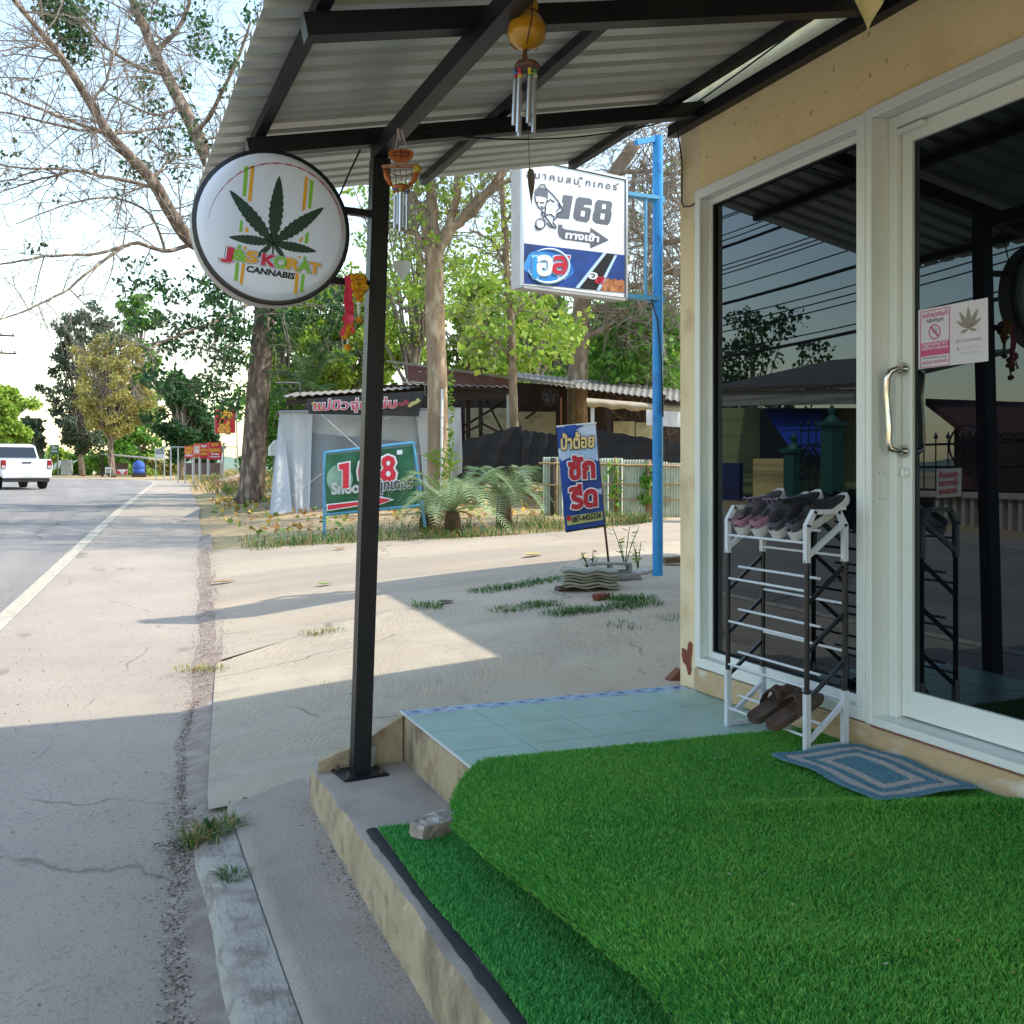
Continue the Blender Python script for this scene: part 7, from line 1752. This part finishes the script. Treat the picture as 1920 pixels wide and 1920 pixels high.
tg_ = board('tall red sign with an orange tiger head hung from a pipe frame', 403, 441, 768, 812, 42, M_REDB, (('เสือ', .36, .10, M_YEL, .3, .85),), legs=False, name='tiger_sign', cat='sign')
def tq(u, v, off=.03): return P(403 + 38 * u, 768 + 44 * v, 42 - off)
M_TIG = mat('tiger_orange', 'd98a2a', 'e0a848', scale=6, rough=.55)
art('tiger_head', [[tq(*p_) for p_ in ((.18, .98), (.12, .82), (.24, .70), (.20, .52), (.30, .48), (.38, .60), (.55, .60), (.64, .48), (.74, .50), (.70, .70), (.80, .82), (.72, .98))]], M_TIG, tg_, -FWD, 0)
art('tiger_stripe', [[tq(*p_, .05) for p_ in q_] for q_ in (((.30, .70), (.40, .68), (.34, .74)), ((.58, .68), (.68, .70), (.62, .74)), ((.44, .62), (.50, .62), (.47, .70)), ((.22, .82), (.34, .80), (.26, .86)), ((.64, .80), (.76, .82), (.70, .86)), ((.40, .86), (.56, .86), (.48, .93)))], M_INK, tg_, -FWD, 0)
m = MB(); 
for a, b_ in (((402, 750), (443, 752)), ((402, 750), (404, 815)), ((443, 752), (446, 905))): m.tube([P(*a, 42.1), P(*b_, 42.1)], .03, 6)
m.build('pipe_frame', M_PIPE, tg_, smooth=40)
# roadside fence frame of thin posts and the low brick kiosk wall behind
for k, x in enumerate((320, 334, 419)):
    q_ = P(x, 838, 56 - k * 4); m = MB(); m.tube([Vector((q_.x, q_.y, hz(q_.x, q_.y) - .1)), q_], .035, 6); m.bar(q_ - RGT * .5, q_ + RGT * .6, .05, .05)
    tag(m.build('pipe_gantry', M_PIPE), ['thin grey pipe gantry next to the white notice board', 'thin grey pipe gantry left of the red banners', 'thin grey pipe gantry right of the red banners'][k], 'gantry')
m = MB(); m.prism([P(348, 868, 53), P(415, 868, 51), P(415, 890, 51), P(348, 890, 53)], FWD * .3); tag(m.build('low_wall', mat('dark_low_wall', '54453f', '6a5850', scale=3, rough=.9)), 'low dark wall behind the posts of the red banners', 'wall')
m = MB(); a = gz(425, 912); m.tube([a + Vector((-.5, -.3, .08)), a + Vector((.6, .3, .35))], [.16, .13], 9); tag(m.build('fallen_log', M_BARK3, smooth=True), 'grey log leaning on the foot of the dark trunk', 'log')
# ------------------------------------------------------------------ shed, tank and signs at the bend
o_ = P(235, 890, 80); g_ = hz(o_.x, o_.y)
sh = thing('open_shed', 'open roadside shed with a thin tin roof behind the brown trunk', 'shed', (o_.x, o_.y, g_))
m = MB(); m.prism([P(189, 851, 79), P(278, 859, 79), P(278, 861.5, 79), P(189, 853, 79)], FWD * 4); m.build('roof', M_TIN, sh)
for x, y in ((192, 853), (205, 854), (272, 860)): m = MB(); q_ = P(x, y, 79.4); m.bar(Vector((q_.x, q_.y, g_)), q_, .14, .14, up=FWD); m.build('post', M_DARKW, sh)
m = MB(); m.prism([P(205, 868, 82), P(238, 868, 82), P(238, 890, 82), P(205, 890, 82)], FWD * .3); m.build('rear_panel', mat('dim_panel', '6a5a4c', rough=.9), sh)
o_ = P(260, 888, 78); g_ = hz(o_.x, o_.y)
tk = thing('water_tank', 'blue plastic water tank standing beside the open shed', 'water tank', (o_.x, o_.y, g_))
m = MB(); m.lathe((o_.x, o_.y, g_ + .25), [(.40, 0), (.44, .05), (.44, .3), (.42, .33), (.44, .36), (.44, .65), (.40, .80), (.2, .92), (.18, 1.0), (.02, 1.02)], 18); m.build('body', mat('blue_plastic', '2a4fa0', rough=.4), tk, smooth=40)
m = MB(); m.box((o_.x - .5, o_.y - .4, g_ - .05), (o_.x + .5, o_.y + .4, g_ + .24)); m.build('stand', M_DARKW, tk)
board('small white sign at the foot of the brown trunk', 197, 208, 876, 886, 74, mat('white_board2', 'c9ccc9', rough=.6), (('ขาย', .8, .3, M_SG, .2, .8),), name='small_sign', cat='sign')
o_ = board('red and white chevron board in front of the open shed', 219, 239, 880, 890, 75, mat('white_board3', 'd0cfcd', rough=.6), (), legs=False, name='chevron_board', cat='board')
art('chevron', [[P(219, 880, 74.9), P(229, 889, 74.9), P(219, 889, 74.9)], [P(239, 880, 74.9), P(239, 889, 74.9), P(230, 889, 74.9)]], M_REDB, o_, -FWD, .02)
board('green rounded sign on a tall post behind the pickup', 94, 110, 834, 852, 86, mat('sign_green', '1f6b4a', rough=.5), (('ปั๊ม', .4, .2, M_WH3, .2, .8), ('ตลาดสด', .75, .55, M_WH3, .15, .85)), name='road_sign', cat='sign')
m = MB(); m.prism([P(114, 862, 88), P(134, 862, 88), P(134, 890, 88), P(114, 890, 88)], FWD * .3); tag(m.build('white_gate', mat('gate_white', 'b9bdba', '8f9692', scale=1, rough=.7)), 'pale gate between white posts at the far bend', 'gate')
# ------------------------------------------------------------------ utility pole and overhead lines on the far side of the road
M_CONC = mat('pole_concrete', '9a958c', rough=.9)
def upole(label, x, y):
    g_ = hz(x, y); t = thing('utility_pole', label, 'utility pole', (x, y, g_)); m = MB(); m.tube([(x, y, g_ - .2), (x, y, 8.2)], [.16, .11], 8); m.build('shaft', M_CONC, t, smooth=True)
    for z, w_ in ((7.6, 1.0), (6.6, 1.1)):
        m = MB(); m.bar((x - w_, y, z), (x + w_, y, z), .09, .09); ca = m.build('crossarm', M_DARKW, t)
        for dx in (-.9, -.3, .3, .9):
            m = MB(); m.lathe((x + dx * w_, y, z + .05), [(.03, 0), (.05, .05), (.03, .12)], 8); m.build('insulator', mat('insulator', '5a4a42', rough=.3), ca)
    return t
upole('utility pole at the left edge beyond the pickup', P(-9, 880, 58).x, P(-9, 880, 58).y); upole('utility pole standing opposite the shop', -9.9, 9.0); upole('utility pole farther down the opposite side', -9.9, 34.0)
M_WIRE = mat('power_cable', '101113', rough=.6); rg = random.Random(3)
for k in range(15):
    z = 3.5 + .27 * k + rg.uniform(-.08, .08); x = -9.9 + rg.uniform(-.5, .5); m = MB(); r_ = .016 if k % 5 else .04; pts_ = []
    for a, b_ in (((-16, 0), (9, 0)), ((9, 0), (34, 0)), ((34, 0), (P(-9, 880, 58).y, 1))):
        seg = sag((x, a[0], z), (x if not b_[1] else P(-9, 880, 58).x, b_[0], z), 12, .45 + .12 * rg.random()); pts_ += seg if not pts_ else seg[1:]
    m.tube(pts_, r_, 4); o_ = m.build('power_line', M_WIRE); tag(o_, 'thin black overhead line strung along the far side of the road' if k % 5 else 'thick black overhead cable bundle along the far side of the road', 'power line', 'thin overhead lines opposite the shop' if k % 5 else 'thick overhead cables opposite the shop')
# ------------------------------------------------------------------ houses across the road, seen in the shop glass
RXm = 2.686
def RV(px, py, x, mx=RXm):
    q_ = PX(px, py, 2 * mx - x); return Vector((x, q_.y, q_.z))
def RVq(l, x, mx=RXm): return [RV(a, b_, x, mx) for a, b_ in l]
GZ = -1.75
hs = thing('yellow_house', 'yellow house with a grey flat eave and blue tarpaulin across the road', 'house', (-14, 28, GZ))
def slab(nm, x0, l, mm, th_=.15, par=hs):
    m = MB(); m.prism([tuple(v) for v in RVq(l, x0)], (-th_, 0, 0)); return m.build(nm, mm, par)
M_YH = mat('yellow_house_wall', 'dcc88c', 'd0ba7c', scale=1, rough=.85); M_GH = mat('green_house_wall', '8f9a6c', rough=.85); M_TEAL = mat('teal_paint', '1f5a50', rough=.5); M_ROOFH = mat('house_roof', '5b5650', '4a463f', scale=2, rough=.85)
slab('wall', -14.2, [(1330, 765), (1640, 765), (1640, 990), (1330, 990)], M_GH); slab('yellow_wall', -12.9, [(1412, 860), (1486, 860), (1486, 985), (1412, 985)], M_YH)
slab('window_wall', -13.9, [(1425, 770), (1560, 770), (1560, 872), (1425, 872)], mat('dark_opening', '20242a', rough=.6)); slab('fascia', -12.6, [(1325, 735), (1602, 728), (1602, 757), (1325, 762)], mat('grey_eave', 'a5a397', '96948a', scale=2, rough=.8), .25)
m = MB(); a = RVq([(1320, 735), (1620, 727)], -12.5); b_ = [v + Vector((-5, 0, 1.1)) for v in a]; m.prism([a[0], a[1], b_[1], b_[0]], (0, 0, .12)); m.build('roof', M_ROOFH, hs)
slab('door', -13.3, [(1338, 868), (1386, 868), (1386, 980), (1338, 980)], mat('navy_door', '1d2f66', rough=.4))
m = MB(); q_ = [RV(1432, 768, -13.5), RV(1540, 768, -13.5), RV(1544, 852, -12.4), RV(1490, 852, -12.4)]; m.prism(q_, (.0, .02, .02)); tag(m.build('blue_tarpaulin', mat('blue_tarp', '1f49b8', '1a3f9e', scale=2, rough=.5)), 'bright blue tarpaulin awning on the yellow house across the road', 'tarpaulin')
for px_ in (1492, 1563):
    t = thing('gate_pillar', 'teal gate pillar near the yellow wall across the road' if px_ == 1492 else 'teal gate pillar with a stepped cap across the road', 'pillar', RV(px_, 985, -11.6)); c_ = RV(px_, 985, -11.6); zt_ = RV(px_, 850 if px_ == 1492 else 800, -11.6).z
    m = MB(); m.bbox((-11.75, c_.y - .2, GZ), (-11.35, c_.y + .2, zt_), .02); m.build('shaft', M_TEAL, t)
    m = MB(); m.bbox((-11.82, c_.y - .28, zt_), (-11.28, c_.y + .28, zt_ + .12), .02); m.lathe((-11.55, c_.y, zt_ + .12), [(.2, 0), (.14, .1), (.06, .18), (.1, .28), (.02, .42)], 12); m.build('cap', M_TEAL, t)
M_IRON = mat('wrought_iron', '2a2b30', rough=.35, metal=.6)
def iron(label, y0, y1, z0, z1, x=-11.55, scroll=True):
    t = thing('iron_gate', label, 'gate', (x, (y0 + y1) / 2, GZ)); m = MB()
    for z in (z0, z1, (z0 + z1) / 2): m.bar((x, y0, z), (x, y1, z), .05, .05)
    m.build('rails', M_IRON, t); n = max(3, int((y1 - y0) / .35))
    for k in range(n + 1):
        y = y0 + (y1 - y0) * k / n; m = MB(); m.tube([(x, y, z0), (x, y, z1 + .18)], .016, 5); m.lathe((x, y, z1 + .12), [(.03, 0), (.05, .04), (.002, .16)], 6); m.build('bar', M_IRON, t)
    if scroll:
        for k in range(3):
            m = MB(); yc = y0 + (y1 - y0) * (k + .5) / 3; m.tube([(x + .02, yc + math.cos(a) * (.1 + .05 * a) * 1.0, (z0 + z1) / 2 + .4 + math.sin(a) * (.1 + .05 * a)) for a in np.linspace(0, 9, 30)], .022, 5); m.build('scroll', M_IRON, t)
    return t
ya, yb = RV(1505, 900, -11.6).y, RV(1548, 900, -11.6).y; iron('wrought iron gate between the teal pillars', min(ya, yb), max(ya, yb), -1.5, 1.0)
DM = D + .018
yl, yr_ = RV(1922, 900, -11.6, DM).y, RV(1735, 900, -11.6, DM).y
iron('long spiked iron fence across the road', min(yl, yr_) - 6, max(yl, yr_) + .5, -.45, .55, -11.7, True)
t = thing('balustrade', 'low pale balustrade wall under the spiked iron fence', 'wall', (-11.6, 14, GZ)); m = MB(); m.box((-11.75, min(yl, yr_) - 6, -.60), (-11.45, max(yl, yr_) + .5, -.48)); m.box((-11.75, min(yl, yr_) - 6, GZ), (-11.45, max(yl, yr_) + .5, -1.35)); m.build('coping', mat('pale_wall', 'b5ada2', 'a29a8f', scale=2, rough=.85), t)
yy = min(yl, yr_) - 6
while yy < max(yl, yr_) + .4:
    m = MB(); m.box((-11.68, yy, -1.35), (-11.52, yy + .10, -.60)); m.build('baluster', MATS['pale_wall'], t); yy += .24
q_ = RVq([(1756, 880), (1802, 877), (1802, 930), (1756, 934)], -11.4, DM); m = MB(); m.prism(q_, (-.02, 0, 0)); fb = m.build('fence_banner', mat('white_cloth_banner', 'cfcac4', 'bdb7b0', scale=3, rough=.8)); tag(fb, 'white cloth banner with red lines tied to the iron fence', 'banner')
for k, tx in enumerate(('ห้ามจอด', 'รถขวางทางเข้า', 'ขอบคุณค่ะ')):
    A = q_[1].lerp(q_[2], .30 + .28 * k); B = q_[0].lerp(q_[3], .30 + .28 * k); vv = (q_[1] - q_[2]) * .16; a1 = A.lerp(B, .12); b1 = A.lerp(B, .88); lettering(tx, b1, a1, b1 + vv, 'lettering', M_REDP, fb, (1, 0, 0), .02, .02, True, .01, 'ก')
m = MB(); a = RVq([(1735, 760), (1815, 822)], -15, DM); m.prism([a[0] + Vector((0, 0, .0)), a[1], a[1] + Vector((-5, 0, 0)), a[0] + Vector((-5, 0, 0))], (0, 0, .18)); m.prism([Vz(a[0], GZ) + Vector((-1, 0, 0)), Vz(a[1], GZ) + Vector((-1, 0, 0)), a[1] + Vector((-1, 0, -.05)), a[0] + Vector((-1, 0, -.05))], (-3, 0, 0)); tag(m.build('neighbour_house', mat('dark_red_house', '5a3a36', '4a302c', scale=2, rough=.85)), 'dark red house with a sloping roof behind the iron fence across the road', 'house')
def rtree(label, x, y, h_, hw_, key, seed):
    rg = random.Random(seed); base = Vector((x, y, GZ)); t = Tree('garden_tree', label, base, M_BARK3, M_TWIG, LEAF[key], seed, 'garden trees across the road'); p_, r_ = t.limb([base, base + UP * h_ * .4, base + UP * h_ * .75], .2, .06, 8)
    for k in range(34):
        c_ = base + Vector((rg.gauss(0, .45) * hw_, rg.gauss(0, .45) * hw_, h_ * rg.uniform(.35, 1))); t.limb([p_[len(p_) // 2], c_], .04, .015, 4, 0, 'tw'); t.cluster(c_, hw_ * .32, 90)
    t.done(.22, .5, .36)
q_ = RV(1370, 985, -15); rtree('dark tree rising over the roof of the yellow house', -17, q_.y + 1.5, 7.6, 2.4, 'dark', 91); rtree('spreading tree behind the spiked iron fence', -15, 12.0, 4.6, 2.6, 'green', 92); rtree('low tree at the end of the balustrade', -14.5, 6, 4.0, 2.4, 'dark', 93); rtree('tall tree behind the neighbouring red house', -19, 17, 6.0, 2.6, 'green', 94)
for k, (x, y, h_, hw_) in enumerate(((-16, 42, 7, 3), (-15, 52, 7, 3.4), (-17, 64, 8, 4), (-18, -6, 6, 3))): rtree(['roadside tree past the yellow house', 'second roadside tree past the yellow house', 'last roadside tree before the far bend', 'tree opposite behind the photographer'][k], x, y, h_, hw_, ('lime', 'green', 'dark', 'green')[k], 95 + k)
# ------------------------------------------------------------------ wooded hills on the horizon
m = MB(); rows = []
for j, (rr, zz) in enumerate(((250, -1), (300, .35), (340, .8), (380, 1.0), (430, .6), (480, -1))):
    row = []
    for i in range(121):
        a = math.radians(-75 + 150 * i / 120); hgt_ = 5 + 4.5 * math.sin(i * .21) * math.sin(i * .077 + 1) + 1.2 * math.sin(i * .9) + .6 * math.sin(i * 2.3 + j)
        row.append((math.sin(a) * rr, math.cos(a) * rr, -.6 + (hgt_ * zz if zz > 0 else -2)))
    rows.append(row)
m.grid(rows, flip=True); struct(m.build('hills', mat('wooded_hill', '6f7f6c', '5f7060', scale=.08, rough=1, bump=.8, bscale=.5), smooth=True))  # pale grey green: the distance haze is put into the colour
